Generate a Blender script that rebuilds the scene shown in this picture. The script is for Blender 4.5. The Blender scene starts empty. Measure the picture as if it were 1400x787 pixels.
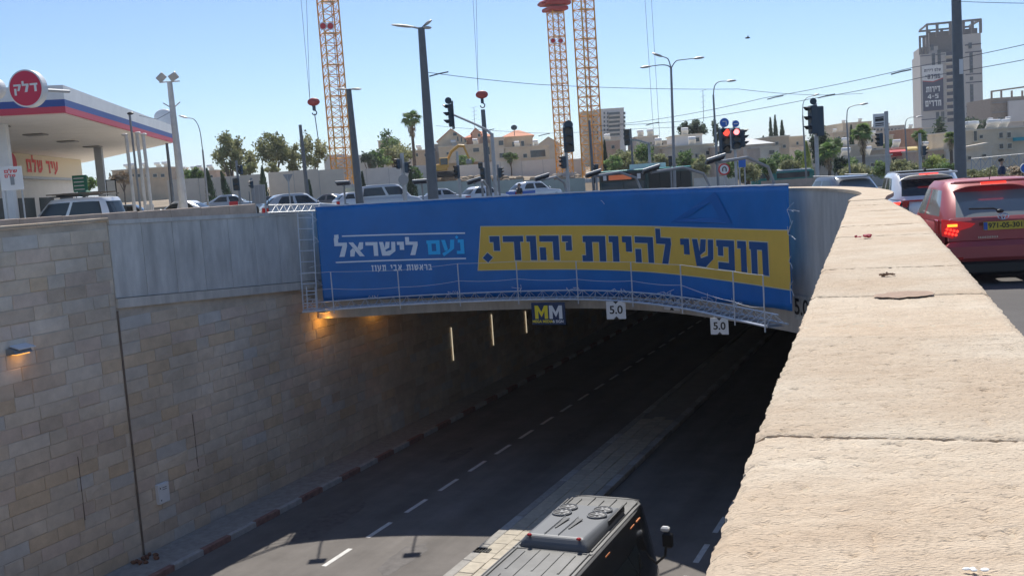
import bpy, bmesh, math, random
from mathutils import Vector, Matrix, noise
from mathutils.geometry import delaunay_2d_cdt
rnd = random.Random(7)
SC = bpy.context.scene
COL = SC.collection

# ---------------- camera (phone held 1.9 m above the upper road, slightly rolled) ----------------
F = 1370.0; ROLL = .068; PITCH = math.atan(146*math.cos(ROLL)/F); EZ = 1.9
_cr, _sr, _cp, _sp = math.cos(ROLL), math.sin(ROLL), math.cos(PITCH), math.sin(PITCH)
cam = bpy.data.cameras.new('camera'); cam.sensor_width = 36; cam.lens = 36*F/1400
cam.clip_start = .05; cam.clip_end = 9000
camo = bpy.data.objects.new('camera', cam); COL.objects.link(camo)
_R = Vector((1, 0, 0)); _U = Vector((0, _sp, _cp)); _D = Vector((0, _cp, -_sp))
_r = _cr*_R - _sr*_U; _u = _sr*_R + _cr*_U
camo.matrix_world = Matrix(((_r.x, _u.x, -_D.x, 0), (_r.y, _u.y, -_D.y, 0), (_r.z, _u.z, -_D.z, EZ), (0, 0, 0, 1)))
SC.camera = camo

# ---------------- sky, sun, exposure ----------------
SUN_EL, SUN_AZ = math.radians(54), math.radians(3)
w = bpy.data.worlds.new('World'); SC.world = w; w.use_nodes = True
nt = w.node_tree; bg = nt.nodes['Background']
sky = nt.nodes.new('ShaderNodeTexSky'); sky.sky_type = 'NISHITA'; sky.sun_disc = False
sky.sun_elevation = SUN_EL; sky.sun_rotation = SUN_AZ; sky.altitude = 1500; sky.air_density = 1.0; sky.dust_density = 1.0; sky.ozone_density = 5.5
nt.links.new(sky.outputs[0], bg.inputs[0]); bg.inputs[1].default_value = .08
sl = bpy.data.lights.new('sun', 'SUN'); sl.energy = 3.25; sl.angle = math.radians(.5); sl.color = (1, .95, .87)
so = bpy.data.objects.new('sun', sl); COL.objects.link(so)
so.rotation_euler = Vector((-math.sin(SUN_AZ)*math.cos(SUN_EL), -math.cos(SUN_AZ)*math.cos(SUN_EL), -math.sin(SUN_EL))).to_track_quat('-Z', 'Y').to_euler()
SC.view_settings.view_transform = 'Standard'; SC.view_settings.look = 'None'
SC.view_settings.exposure = 0.8; SC.view_settings.gamma = 1
SC.render.engine = 'CYCLES'
SC.cycles.max_bounces = 8; SC.cycles.diffuse_bounces = 7; SC.cycles.use_denoising = True
SC.cycles.caustics_reflective = False; SC.cycles.caustics_refractive = False

# ---------------- geometry helpers ----------------
def ray(px, py):
    u = (px-700)/F; v = -(py-393.5)/F
    a = u*_cr+v*_sr; b = -u*_sr+v*_cr
    return Vector((a, _cp+b*_sp, b*_cp-_sp))
def onz(px, py, z):
    r = ray(px, py); t = (z-EZ)/r.z; return Vector((r.x*t, r.y*t, z))
def at(px, py, Y):
    r = ray(px, py); return Vector((r.x*Y/r.y, Y, EZ+r.z*Y/r.y))
RD = math.atan(.455); RC, RS = math.cos(RD), math.sin(RD)      # heading of the underpass road
def st(s, t, z=0.): return Vector((RC*s+RS*t, -RS*s+RC*t, z))
def onS(px, py, S):
    r = ray(px, py); k = S/(RC*r.x-RS*r.y); p = r*k
    return RS*p.x+RC*p.y, EZ+p.z                                 # t, z on the wall plane s=S
_tb = [20, 45, 80, 110, 122, 132, 160, 300, 600, 3000]
_ta = [-.5, -.22, 0, .22, .5]
_tz = [(.6, .4, .1, 0, 0), (.55, .45, .1, 0, -.35), (.85, .5, 0, -.3, -1.2), (1, .6, -.3, -.5, -1.6), (1.2, .8, -.3, -.5, -1.7),
       (2.4, 2.4, 2.6, .5, -1.8), (2.8, 2.8, 2.8, 1, -1.5), (5, 5, 5, 4, 1), (8, 8, 8, 7, 5), (-5, -5, -5, -5, -5)]
def lerpt(xs, v):
    if v <= xs[0]: return 0, 0.
    for i in range(len(xs)-1):
        if v < xs[i+1]: return i, (v-xs[i])/(xs[i+1]-xs[i])
    return len(xs)-2, 1.
def G(x, y):
    i, f = lerpt(_tb, y); j, h = lerpt(_ta, x/max(y, 25))
    a = _tz[i][j]*(1-h)+_tz[i][j+1]*h; b = _tz[i+1][j]*(1-h)+_tz[i+1][j+1]*h
    return a*(1-f)+b*f
def gat(px, Y):            # ground point straight below pixel column px at distance Y
    p = at(px, 247-.068*(px-700), Y); return Vector((p.x, p.y, G(p.x, p.y)))
def topz(px, py, Y): return at(px, py, Y).z

def cat(P, n=8):
    P = [Vector(p) for p in P]; P = [2*P[0]-P[1]]+P+[2*P[-1]-P[-2]]; Q = []
    for i in range(1, len(P)-2):
        for k in range(n):
            t = k/n; a, b, c, d = P[i-1], P[i], P[i+1], P[i+2]
            Q.append(.5*(2*b+(-a+c)*t+(2*a-5*b+4*c-d)*t*t+(-a+3*b-3*c+d)*t**3))
    Q.append(P[-2]); return Q
class Curve:
    def __init__(s, P, n=8, raw=False):
        s.p = [Vector(p) for p in P] if raw else cat(P, n); s.L = [0.]
        for a, b in zip(s.p, s.p[1:]): s.L.append(s.L[-1]+(b-a).length)
        s.len = s.L[-1]
    def at(s, u, off=0.):   # plan point; off > 0 to the left of travel
        i = 0
        while i < len(s.p)-2 and u > s.L[i+1]: i += 1
        k = (u-s.L[i])/(s.L[i+1]-s.L[i]); p = s.p[i].lerp(s.p[i+1], k) if 0 <= k <= 1 else s.p[i]+(s.p[i+1]-s.p[i])*k
        def tan(j):
            a = s.p[max(j-1, 0)]; b = s.p[min(j+1, len(s.p)-1)]; return (b-a).normalized()
        t = tan(i).lerp(tan(i+1), min(max(k, 0), 1)).normalized()
        return Vector((p.x-t.y*off, p.y+t.x*off)), t
    def hit(s, px, py):     # where the view through a pixel of the photograph meets the curved wall: arc length, height
        r = ray(px, py); best = None
        for i, (a, b) in enumerate(zip(s.p, s.p[1:])):
            d = b-a; det = -r.x*d.y+r.y*d.x
            if abs(det) < 1e-9: continue
            t = (-a.x*d.y+a.y*d.x)/det; k = ((t*r.x-a.x)*d.x+(t*r.y-a.y)*d.y)/d.length_squared
            if (k >= 0 or i == 0) and (k <= 1 or i == len(s.p)-2) and t > 0: best = (s.L[i]+k*d.length, EZ+t*r.z)
            if best and 0 <= k <= 1: return best
        return best

# ---------------- mesh building ----------------
class MB:
    def __init__(s): s.v = []; s.f = []; s.m = []; s.mi = 0
    def add(s, vs, fs):
        n = len(s.v); s.v += [tuple(v) for v in vs]
        for f in fs: s.f.append(tuple(i+n for i in f)); s.m.append(s.mi)
        return s
    def quad(s, *p): return s.add(p, [tuple(range(len(p)))])
    def box(s, c, d, rz=0., R=None, ch=0.):
        x, y, z = d[0]/2, d[1]/2, d[2]/2; M = R or Matrix.Rotation(rz, 3, 'Z'); c = Vector(c)
        if ch:
            vs = []
            for k in (-1, 1):
                for (a, b, e) in ((x-ch, y-ch, z), (x, y, z-ch)):
                    pass
            P = [(-x, -y, -z+ch), (x, -y, -z+ch), (x, y, -z+ch), (-x, y, -z+ch), (-x, -y, z-ch), (x, -y, z-ch), (x, y, z-ch), (-x, y, z-ch),
                 (-x+ch, -y+ch, -z), (x-ch, -y+ch, -z), (x-ch, y-ch, -z), (-x+ch, y-ch, -z), (-x+ch, -y+ch, z), (x-ch, -y+ch, z), (x-ch, y-ch, z), (-x+ch, y-ch, z)]
            fs = [(0, 1, 5, 4), (1, 2, 6, 5), (2, 3, 7, 6), (3, 0, 4, 7), (12, 13, 14, 15), (11, 10, 9, 8)]
            for i in range(4):
                j = (i+1) % 4; fs += [(4+i, 4+j, 12+j, 12+i), (8+i, 8+j, j, i)]
        else:
            P = [(-x, -y, -z), (x, -y, -z), (x, y, -z), (-x, y, -z), (-x, -y, z), (x, -y, z), (x, y, z), (-x, y, z)]
            fs = [(0, 1, 5, 4), (1, 2, 6, 5), (2, 3, 7, 6), (3, 0, 4, 7), (4, 5, 6, 7), (3, 2, 1, 0)]
        return s.add([M @ Vector(p)+c for p in P], fs)
    def cyl(s, a, b, r0, r1=None, n=8, caps=True):
        a = Vector(a); b = Vector(b); r1 = r0 if r1 is None else r1
        d = (b-a).normalized(); e = d.orthogonal().normalized(); g = d.cross(e); vs = []
        for p, r in ((a, r0), (b, r1)):
            for i in range(n):
                t = 2*math.pi*i/n+math.pi/n; vs.append(p+e*(r*math.cos(t))+g*(r*math.sin(t)))
        fs = [(i, (i+1) % n, n+(i+1) % n, n+i) for i in range(n)]
        if caps: fs += [tuple(range(n-1, -1, -1)), tuple(range(n, 2*n))]
        return s.add(vs, fs)
    def tube(s, P, r, n=6, r1=None):
        P = [Vector(p) for p in P]; m = len(P); vs = []; e = None
        for i, p in enumerate(P):
            d = (P[min(i+1, m-1)]-P[max(i-1, 0)]).normalized()
            e = d.orthogonal().normalized() if e is None else (e-d*e.dot(d)).normalized()
            g = d.cross(e); rr = r if r1 is None else r+(r1-r)*i/(m-1)
            vs += [p+e*(rr*math.cos(2*math.pi*k/n))+g*(rr*math.sin(2*math.pi*k/n)) for k in range(n)]
        fs = [(i*n+k, i*n+(k+1) % n, (i+1)*n+(k+1) % n, (i+1)*n+k) for i in range(m-1) for k in range(n)]
        fs += [tuple(range(n-1, -1, -1)), tuple(range((m-1)*n, m*n))]
        return s.add(vs, fs)
    def ell(s, c, r, n=10, m=6, R=None):
        c = Vector(c); r = Vector((r, r, r)) if not hasattr(r, '__len__') else Vector(r); vs = []
        for j in range(m+1):
            a = math.pi*j/m
            for i in range(n):
                t = 2*math.pi*i/n; p = Vector((r.x*math.sin(a)*math.cos(t), r.y*math.sin(a)*math.sin(t), r.z*math.cos(a)))
                vs.append((R @ p if R else p)+c)
        fs = [(j*n+i, (j+1)*n+i, (j+1)*n+(i+1) % n, j*n+(i+1) % n) for j in range(m) for i in range(n)]
        return s.add(vs, fs)
    def prism(s, poly, h, M=None):
        n = len(poly); vs = [Vector((p[0], p[1], 0)) for p in poly]+[Vector((p[0], p[1], h)) for p in poly]
        if M: vs = [M @ v for v in vs]
        return s.add(vs, [tuple(range(n-1, -1, -1)), tuple(range(n, 2*n))]+[(i, (i+1) % n, n+(i+1) % n, n+i) for i in range(n)])
    def wall(s, curve, u0, u1, z0, z1, off0, off1, n=24):   # curved slab between two offsets
        rows = []
        for i in range(n+1):
            u = u0+(u1-u0)*i/n; f = i/n
            a, _ = curve.at(u, off0); b, _ = curve.at(u, off1)
            lo = z0(f) if callable(z0) else z0; hi = z1(f) if callable(z1) else z1
            rows.append([(a.x, a.y, lo), (a.x, a.y, hi), (b.x, b.y, hi), (b.x, b.y, lo)])
        vs = [p for r in rows for p in r]
        fs = [(i*4+k, i*4+4+k, i*4+4+(k+1) % 4, i*4+(k+1) % 4) for i in range(n) for k in range(4)]
        fs += [(3, 2, 1, 0), (n*4, n*4+1, n*4+2, n*4+3)]
        return s.add(vs, fs)
    def mesh(s, name, mat, smooth=False):
        me = bpy.data.meshes.new(name); me.from_pydata(s.v, [], s.f)
        for m in (mat if isinstance(mat, (list, tuple)) else [mat]): me.materials.append(m)
        if any(s.m): me.polygons.foreach_set('material_index', s.m)
        bm = bmesh.new(); bm.from_mesh(me); bmesh.ops.recalc_face_normals(bm, faces=bm.faces); bm.to_mesh(me); bm.free()
        if smooth:
            me.polygons.foreach_set('use_smooth', [True]*len(me.polygons))
            try: me.set_sharp_from_angle(angle=math.radians(38))
            except Exception: pass
        me.update(); return me
    def build(s, name, mat, parent=None, smooth=False, loc=None):
        if hasattr(smooth, '__len__'): smooth, loc = False, smooth
        return link(name, s.mesh(name, mat, smooth), parent, loc)
def link(name, me, parent=None, loc=None, rz=None):
    o = bpy.data.objects.new(name, me); COL.objects.link(o)
    if parent is not None: o.parent = parent
    if loc is not None: o.location = loc
    if rz is not None: o.rotation_euler.z = rz
    return o
def tag(o, label, cat, group=None):
    o['label'] = label; o['category'] = cat
    if group: o['group'] = group
    return o
def thing(name, label, cat, loc=(0, 0, 0), rz=0., group=None):
    o = bpy.data.objects.new(name, None); COL.objects.link(o); o.location = loc; o.rotation_euler = (0, 0, rz)
    o.empty_display_size = .2
    return tag(o, label, cat, group)
def struct(o): o['kind'] = 'structure'; return o
def stuff(o): o['kind'] = 'stuff'; return o

# ---------------- materials ----------------
MATS = {}
def mat(name, col, rough=.8, metal=0., var=0., vs=3., bump=0., bs=20., emit=None, es=0., spec=None, stretch=None, det=6., alpha=None, objvar=0., col2=None, coat=0., bd=.02, gn=0., gs=.35, speck=0., gcol=None):
    if name in MATS: return MATS[name]
    m = bpy.data.materials.new(name); m.use_nodes = True; n = m.node_tree; b = n.nodes['Principled BSDF']; MATS[name] = m
    b.inputs['Base Color'].default_value = (*col, 1); b.inputs['Roughness'].default_value = rough; b.inputs['Metallic'].default_value = metal
    if spec is not None: b.inputs['Specular IOR Level'].default_value = spec
    if coat: b.inputs['Coat Weight'].default_value = coat; b.inputs['Coat Roughness'].default_value = .05
    if alpha is not None: b.inputs['Alpha'].default_value = alpha
    if emit: b.inputs['Emission Color'].default_value = (*emit, 1); b.inputs['Emission Strength'].default_value = es
    tc = n.nodes.new('ShaderNodeTexCoord'); mp = n.nodes.new('ShaderNodeMapping'); n.links.new(tc.outputs['Object'], mp.inputs[0])
    if stretch: mp.inputs['Scale'].default_value = stretch
    oi = n.nodes.new('ShaderNodeObjectInfo')
    ad = n.nodes.new('ShaderNodeVectorMath'); ad.operation = 'ADD'; n.links.new(mp.outputs[0], ad.inputs[0])
    sc = n.nodes.new('ShaderNodeMath'); sc.operation = 'MULTIPLY'; sc.inputs[1].default_value = 37.; n.links.new(oi.outputs['Random'], sc.inputs[0])
    n.links.new(sc.outputs[0], ad.inputs[1])
    if var or objvar:
        nz = n.nodes.new('ShaderNodeTexNoise'); nz.inputs['Scale'].default_value = vs; nz.inputs['Detail'].default_value = det; nz.inputs['Roughness'].default_value = .65
        n.links.new(ad.outputs[0], nz.inputs['Vector'])
        mr = n.nodes.new('ShaderNodeMapRange'); mr.inputs[1].default_value = .3; mr.inputs[2].default_value = .7
        n.links.new(nz.outputs['Fac'], mr.inputs[0])
        mx = n.nodes.new('ShaderNodeMix'); mx.data_type = 'RGBA'
        c2 = col2 or tuple(min(1, c*(1+var)) for c in col); c1 = col if col2 else tuple(c*(1-var) for c in col)
        mx.inputs[6].default_value = (*c1, 1); mx.inputs[7].default_value = (*c2, 1); n.links.new(mr.outputs[0], mx.inputs[0])
        out = mx.outputs[2]
        if objvar:
            r2 = n.nodes.new('ShaderNodeMapRange'); r2.inputs[3].default_value = 1-objvar; r2.inputs[4].default_value = 1+objvar
            n.links.new(oi.outputs['Random'], r2.inputs[0]); vm = n.nodes.new('ShaderNodeVectorMath'); vm.operation = 'SCALE'
            n.links.new(out, vm.inputs[0]); n.links.new(r2.outputs[0], vm.inputs['Scale']); out = vm.outputs[0]
        if gn:
            ge = n.nodes.new('ShaderNodeNewGeometry'); g1 = n.nodes.new('ShaderNodeTexNoise'); g1.inputs['Scale'].default_value = gs; g1.inputs['Detail'].default_value = 5; n.links.new(ge.outputs['Position'], g1.inputs['Vector'])
            if name == 'asphalt':      # wheel tracks: long streaks along the underpass
                m1 = n.nodes.new('ShaderNodeMapping'); m1.inputs['Rotation'].default_value = (0, 0, math.atan(.455)); m2 = n.nodes.new('ShaderNodeMapping'); m2.inputs['Scale'].default_value = (1.9, .10, 1)
                n.links.new(ge.outputs['Position'], m1.inputs[0]); n.links.new(m1.outputs[0], m2.inputs[0]); n.links.new(m2.outputs[0], g1.inputs['Vector'])
            g2 = n.nodes.new('ShaderNodeMapRange'); g2.inputs[1].default_value = .33; g2.inputs[2].default_value = .67; n.links.new(g1.outputs['Fac'], g2.inputs[0])
            gm = n.nodes.new('ShaderNodeMix'); gm.data_type = 'RGBA'; gm.inputs[6].default_value = (*(gcol or (1-gn, 1-gn, 1-gn)), 1); gm.inputs[7].default_value = (1+gn*.4, 1+gn*.4, 1+gn*.4, 1); n.links.new(g2.outputs[0], gm.inputs[0])
            mu = n.nodes.new('ShaderNodeVectorMath'); mu.operation = 'MULTIPLY'; n.links.new(out, mu.inputs[0]); n.links.new(gm.outputs[2], mu.inputs[1]); out = mu.outputs[0]
        if speck:
            ge = n.nodes.new('ShaderNodeNewGeometry'); g1 = n.nodes.new('ShaderNodeTexNoise'); g1.inputs['Scale'].default_value = 95; g1.inputs['Detail'].default_value = 3; n.links.new(ge.outputs['Position'], g1.inputs['Vector'])
            g2 = n.nodes.new('ShaderNodeMapRange'); g2.inputs[1].default_value = .30; g2.inputs[2].default_value = .42; g2.inputs[3].default_value = 1-speck; g2.inputs[4].default_value = 1.; n.links.new(g1.outputs['Fac'], g2.inputs[0])
            mu = n.nodes.new('ShaderNodeVectorMath'); mu.operation = 'SCALE'; n.links.new(out, mu.inputs[0]); n.links.new(g2.outputs[0], mu.inputs['Scale']); out = mu.outputs[0]
        n.links.new(out, b.inputs['Base Color'])
    if bump:
        bz = n.nodes.new('ShaderNodeTexNoise'); bz.inputs['Scale'].default_value = bs; bz.inputs['Detail'].default_value = 8
        n.links.new(ad.outputs[0], bz.inputs['Vector']); bp = n.nodes.new('ShaderNodeBump'); bp.inputs['Strength'].default_value = min(1, bump); bp.inputs['Distance'].default_value = bd*max(1, bump)
        n.links.new(bz.outputs['Fac'], bp.inputs['Height']); n.links.new(bp.outputs[0], b.inputs['Normal'])
    return m

STONE = [mat('stone_'+nm, c, .9, var=.12, vs=3, bump=.45, bs=14, objvar=.04, gn=.2, gs=.4) for nm, c in (
    ('tan', (.64, .525, .40)), ('sand', (.65, .55, .43)), ('pinkish', (.64, .515, .41)), ('grey', (.61, .535, .44)), ('bluish', (.58, .545, .49)),
    ('ochre', (.65, .50, .34)), ('brown', (.57, .46, .35)), ('pale', (.67, .585, .48)))]
M_mortar = mat('mortar', (.60, .52, .42), .95, var=.3, vs=.9, gn=.2, bump=.3)
M_stonefar = mat('stone_plain', (.46, .40, .31), .9, var=.2, vs=1.5, bump=.4)
M_para = mat('parapet_stone', (.50, .41, .305), .92, var=.1, vs=14, bump=1., bs=150, stretch=(.6, 1.5, 1), bd=.006, col2=(.61, .52, .40), gn=.14, gs=2.2, gcol=(.94, .87, .81), speck=.28, objvar=.05)
M_paraside = mat('parapet_side_stone', (.50, .42, .31), .9, var=.2, vs=7, bump=.6, bs=30)
M_lowstone = mat('low_wall_stone', (.46, .37, .30), .9, var=.2, vs=2, bump=.4)
M_conc = mat('concrete_bluish', (.57, .555, .52), .9, gn=.15, var=.24, vs=1.1, bump=.25, bs=9, stretch=(2.2, 2.2, .5))
M_concw = mat('concrete_warm', (.56, .52, .46), .9, var=.22, vs=1.2, bump=.25, bs=9, stretch=(2, 2, .45))
M_asph = mat('asphalt', (.19, .175, .162), .95, spec=.2, gn=.22, gs=.6, var=.14, vs=1.2, bump=.5, bs=90)
M_asphup = mat('asphalt_upper', (.12, .113, .108), .92, spec=.3, var=.14, vs=.7, bump=.4, bs=60)
M_earth = mat('dry_earth', (.30, .24, .17), .95, var=.25, vs=.25, bump=.3)
M_white = mat('road_paint_white', (.62, .61, .58), .8, var=.18, vs=7)
M_red = mat('kerb_paint_red', (.27, .15, .125), .85, var=.3, vs=6)
M_kerbw = mat('kerb_paint_white', (.42, .41, .39), .85, var=.2, vs=6)
M_kerb = mat('kerb_concrete', (.33, .315, .29), .9, var=.2, vs=5)
M_paver = mat('paver_cream', (.47, .42, .335), .88, var=.15, vs=6, bump=.3, objvar=.08)
M_blue = mat('banner_blue', (.010, .17, .50), .42, var=.12, vs=.8, spec=.4)
M_bluedark = mat('banner_print_dark_blue', (.012, .06, .24), .55, spec=.25)
M_navy = mat('banner_print_navy', (.03, .10, .26), .6, spec=.2)
M_yel = mat('banner_print_yellow', (.82, .52, .09), .6, spec=.2, var=.06, vs=1)
M_cream = mat('banner_print_cream', (.72, .66, .48), .6, spec=.2)
M_pwhite = mat('banner_print_white', (.84, .90, .96), .6, spec=.2)
M_pcyan = mat('banner_print_light_blue', (.05, .55, .98), .6, spec=.2)
M_alu = mat('aluminium', (.66, .70, .75), .4, .35, var=.08, vs=8)
M_galv = mat('galvanised_steel', (.42, .43, .44), .5, .5, var=.12, vs=6)
M_plas = mat('white_plastic', (.75, .76, .78), .5)
M_pole = mat('pole_dark_grey', (.14, .155, .17), .55, .2, var=.12, vs=3)
M_poleg = mat('pole_grey', (.27, .285, .30), .55, .3, var=.12, vs=3)
M_polew = mat('pole_white', (.62, .60, .56), .6, var=.12, vs=3)
M_orange = mat('crane_orange', (.80, .38, .06), .5, var=.12, vs=1.5)
M_cred = mat('crane_red', (.42, .04, .035), .5, var=.1)
M_black = mat('black_plastic', (.012, .013, .015), .45)
M_sig = mat('signal_housing', (.025, .055, .085), .5)
M_rubber = mat('rubber', (.015, .015, .016), .85)
M_rim = mat('wheel_rim', (.30, .31, .32), .35, .8)
M_glass = mat('car_glass', (.02, .028, .032), .06, spec=.6)
M_glassl = mat('car_glass_light', (.16, .19, .20), .06, spec=.6)
M_win = mat('window_glass', (.03, .045, .06), .12, spec=.6)
M_tred = mat('tail_light_red', (.45, .01, .01), .25)
M_tlit = mat('tail_light_lit', (.8, .03, .02), .3, emit=(1, .05, .03), es=1.1)
M_tamber = mat('tail_light_amber', (.9, .3, .02), .3, emit=(1, .32, .03), es=1.3)
M_slit = mat('signal_red_lit', (.9, .05, .03), .3, emit=(1, .06, .035), es=1.0)
M_glow = mat('signal_glow_pink', (1, .3, .3), .3, emit=(1, .16, .16), es=2.2)
M_head = mat('headlight_glass', (.6, .62, .64), .15)
M_plate = mat('number_plate_yellow', (.62, .46, .05), .5)
M_plblue = mat('plate_blue', (.05, .12, .45), .5)
M_chrome = mat('chrome', (.75, .76, .78), .12, 1.)
M_roadline = mat('rope_white', (.7, .72, .74), .7)
M_signw = mat('sign_white', (.72, .73, .73), .5, var=.07, vs=1.2)
M_signb = mat('sign_blue', (.02, .14, .55), .45)
M_signr = mat('sign_red', (.55, .02, .03), .45)
M_tile = mat('red_roof_tile', (.60, .27, .16), .9, var=.22, vs=6, stretch=(1, 3, 1))
M_bld = [mat('house_stone_'+k, c, .92, var=.12, vs=.8) for k, c in (('cream', (.64, .54, .40)), ('tan', (.57, .46, .33)), ('pale', (.68, .61, .50)), ('grey', (.52, .48, .43)), ('pink', (.60, .45, .34)))]
M_bwhite = mat('building_white', (.62, .61, .60), .85, var=.06, vs=.5)
M_trunk = mat('bark', (.13, .10, .075), .95, var=.3, vs=5)
LEAF = {k: mat('leaf_'+k, c, .7, var=.35, vs=1.2, det=3) for k, c in (
    ('olive', (.25, .265, .11)), ('olive_pale', (.40, .40, .20)), ('green', (0.109, 0.189, 0.051)), ('green_pale', (0.217, 0.319, 0.094)), ('dark', (0.041, 0.080, 0.041)), ('dark_pale', (0.072, 0.123, 0.065)),
    ('pine', (0.072, 0.116, 0.065)), ('pine_pale', (0.131, 0.181, 0.109)), ('dry', (0.377, 0.275, 0.160)), ('yellow', (0.319, 0.377, 0.087)), ('yellow_pale', (0.464, 0.507, 0.145)))}
for k_, m_ in LEAF.items():      # thin leaves let some sunlight through
    if k_ == 'dry': continue
    n_ = m_.node_tree; pb = n_.nodes['Principled BSDF']; tr = n_.nodes.new('ShaderNodeBsdfTranslucent'); ms = n_.nodes.new('ShaderNodeMixShader'); ms.inputs[0].default_value = .42
    lk = pb.inputs['Base Color'].links[0].from_socket; n_.links.new(lk, tr.inputs[0]); n_.links.new(pb.outputs[0], ms.inputs[1]); n_.links.new(tr.outputs[0], ms.inputs[2]); n_.links.new(ms.outputs[0], n_.nodes['Material Output'].inputs[0])
M_hoard = mat('hoarding_cream', (.66, .58, .47), .85, var=.07, vs=1)
M_hoardw = mat('hoarding_white', (.68, .66, .62), .8, var=.06, vs=1)
M_fenceg = mat('fence_pale_green', (.40, .47, .43), .75, var=.08, vs=.8)
# ================= UNDERPASS =================
ZR = -6.6                     # lower road level
SW = -18.2                    # face of the left retaining wall
# plan curves
BC = Curve([(-5.95, 29.75), (-4.5, 29.95), (-2.9, 29.88), (-1.25, 29.55), (0.45, 29.05), (2.15, 28.2), (3.6, 26.8), (4.75, 24.75), (5.5, 22.9), (6.02, 21.45)])   # banner
RCV = Curve([(-6.2, 29.25), (-4.6, 29.4), (-3.0, 29.35), (-1.4, 29.05), (0.2, 28.6), (1.8, 27.8), (3.15, 26.4), (4.2, 24.4), (4.9, 22.2), (5.3, 20.85)])            # outer edge of the catwalk
_w = st(SW+.05, 25.4)
FC = Curve([(_w.x, _w.y), (-4.6, 30.45), (-2.9, 30.36), (-1.1, 30.0), (0.68, 29.45), (2.45, 28.55), (3.97, 27.1), (5.15, 25.0), (5.95, 23.1), (6.42, 21.6), (6.52, 20.2), (6.35, 18.4), (5.9, 16.6), (5.3, 15.3), (4.85, 14.2)], 6)   # concrete face
PLc = Curve([(4.85, 14.2), (3.34, 10.0), (.99, 3.5), (.25, 1.43), (-.85, -1.6), (-7.2, -19.5)], raw=True)                      # trench-side edge of the parapet
def vert(p, z): return Vector((p[0], p[1], z))

# upper ground with the trench cut out
hole = [st(SW-.3, -16), st(SW-.3, 25.2)]+[Vector((p.x, p.y, 0)) for p in FC.p[1:]]+[Vector((p.x, p.y, 0)) for p in PLc.p[1:]]
hole2 = [Vector((p.x, p.y)) for p in hole]
def inside(x, y, poly):
    c = False; n = len(poly)
    for i in range(n):
        a, b = poly[i], poly[i-1]
        if (a.y > y) != (b.y > y) and x < (b.x-a.x)*(y-a.y)/(b.y-a.y)+a.x: c = not c
    return c
def sheet(poly, holes, pts, zf, name, m):
    vs = list(poly); es = [(i, (i+1) % len(poly)) for i in range(len(poly))]; n = len(vs)
    for h in holes:
        es += [(n+i, n+(i+1) % len(h)) for i in range(len(h))]; vs += h; n = len(vs)
    vs += pts
    r = delaunay_2d_cdt([Vector((v.x, v.y)) for v in vs], es, [], 0, 1e-4)
    V = r[0]; Fs = []
    for f in r[2]:
        cx = sum(V[i].x for i in f)/len(f); cy = sum(V[i].y for i in f)/len(f)
        if not any(inside(cx, cy, h) for h in holes) and inside(cx, cy, poly): Fs.append(f)
    mb = MB(); mb.add([(v.x, v.y, zf(v.x, v.y)) for v in V], Fs); return struct(mb.build(name, m))
pts = []
for y in (-15, 0, 12, 20, 26, 32, 38, 45, 55, 65, 80, 95, 110, 122, 127, 132, 145, 160, 200, 250, 300, 400, 500, 600, 1000, 1700):
    for a in (-.9, -.7, -.5, -.36, -.22, -.11, 0, .11, .22, .36, .5, .7, .9):
        x = a*max(y, 25)
        if not inside(x, y, [Vector((p.x*1.02, p.y)) for p in hole]): pts.append(Vector((x, y)))
big = [Vector((-4000, -300)), Vector((4000, -300)), Vector((4000, 6000)), Vector((-4000, 6000))]
near = [Vector((-300, -60)), Vector((300, -60)), Vector((300, 125)), Vector((-300, 125))]
sheet(near, [hole2], [p for p in pts if p.y < 124], G, 'upper_road', M_asphup)
sheet(big, [near], [p for p in pts if p.y > 126], G, 'terrain', M_earth)

# lower road, footpath, median
def slab(name, s0, s1, t0, t1, z, m, th=.3):
    mb = MB(); P = [st(s0, t0), st(s1, t0), st(s1, t1), st(s0, t1)]
    mb.add([vert(p, z-th) for p in P]+[vert(p, z) for p in P], [(4, 5, 6, 7), (0, 1, 5, 4), (1, 2, 6, 5), (2, 3, 7, 6), (3, 0, 4, 7)]); return struct(mb.build(name, m))
T0, T1 = -17., 175.
slab('lower_road', SW-.4, 9., T0, T1, ZR, M_asph)
slab('lower_pavement', SW-.1, -17.12, T0, T1, ZR+.13, M_kerb, .13)
slab('road_median', -10.18, -9.02, T0, T1, ZR+.11, mat('median_concrete', (.30, .275, .235), .9, var=.15, vs=2), .11)
def dashes(s, t0, pitch, ln, n, wd=.13, name='lane_marking'):
    mb = MB()
    for i in range(n):
        t = t0+i*pitch; P = [st(s-wd/2, t), st(s+wd/2, t), st(s+wd/2, t+ln), st(s-wd/2, t+ln)]
        mb.quad(*[vert(p, ZR+.004) for p in P])
    return struct(mb.build(name, M_white))
_t = [onz(p, q, ZR) for p, q in ((440, 773), (500, 733), (551, 700))]
_tt = [RS*p.x+RC*p.y for p in _t]
pit = (_tt[2]-_tt[0])/2
dashes(-13.58, _tt[0]-pit*14, pit, 1.12, 75)
dashes(-5.45, _tt[0]-pit*14+.4, pit, 1.12, 75)
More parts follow.
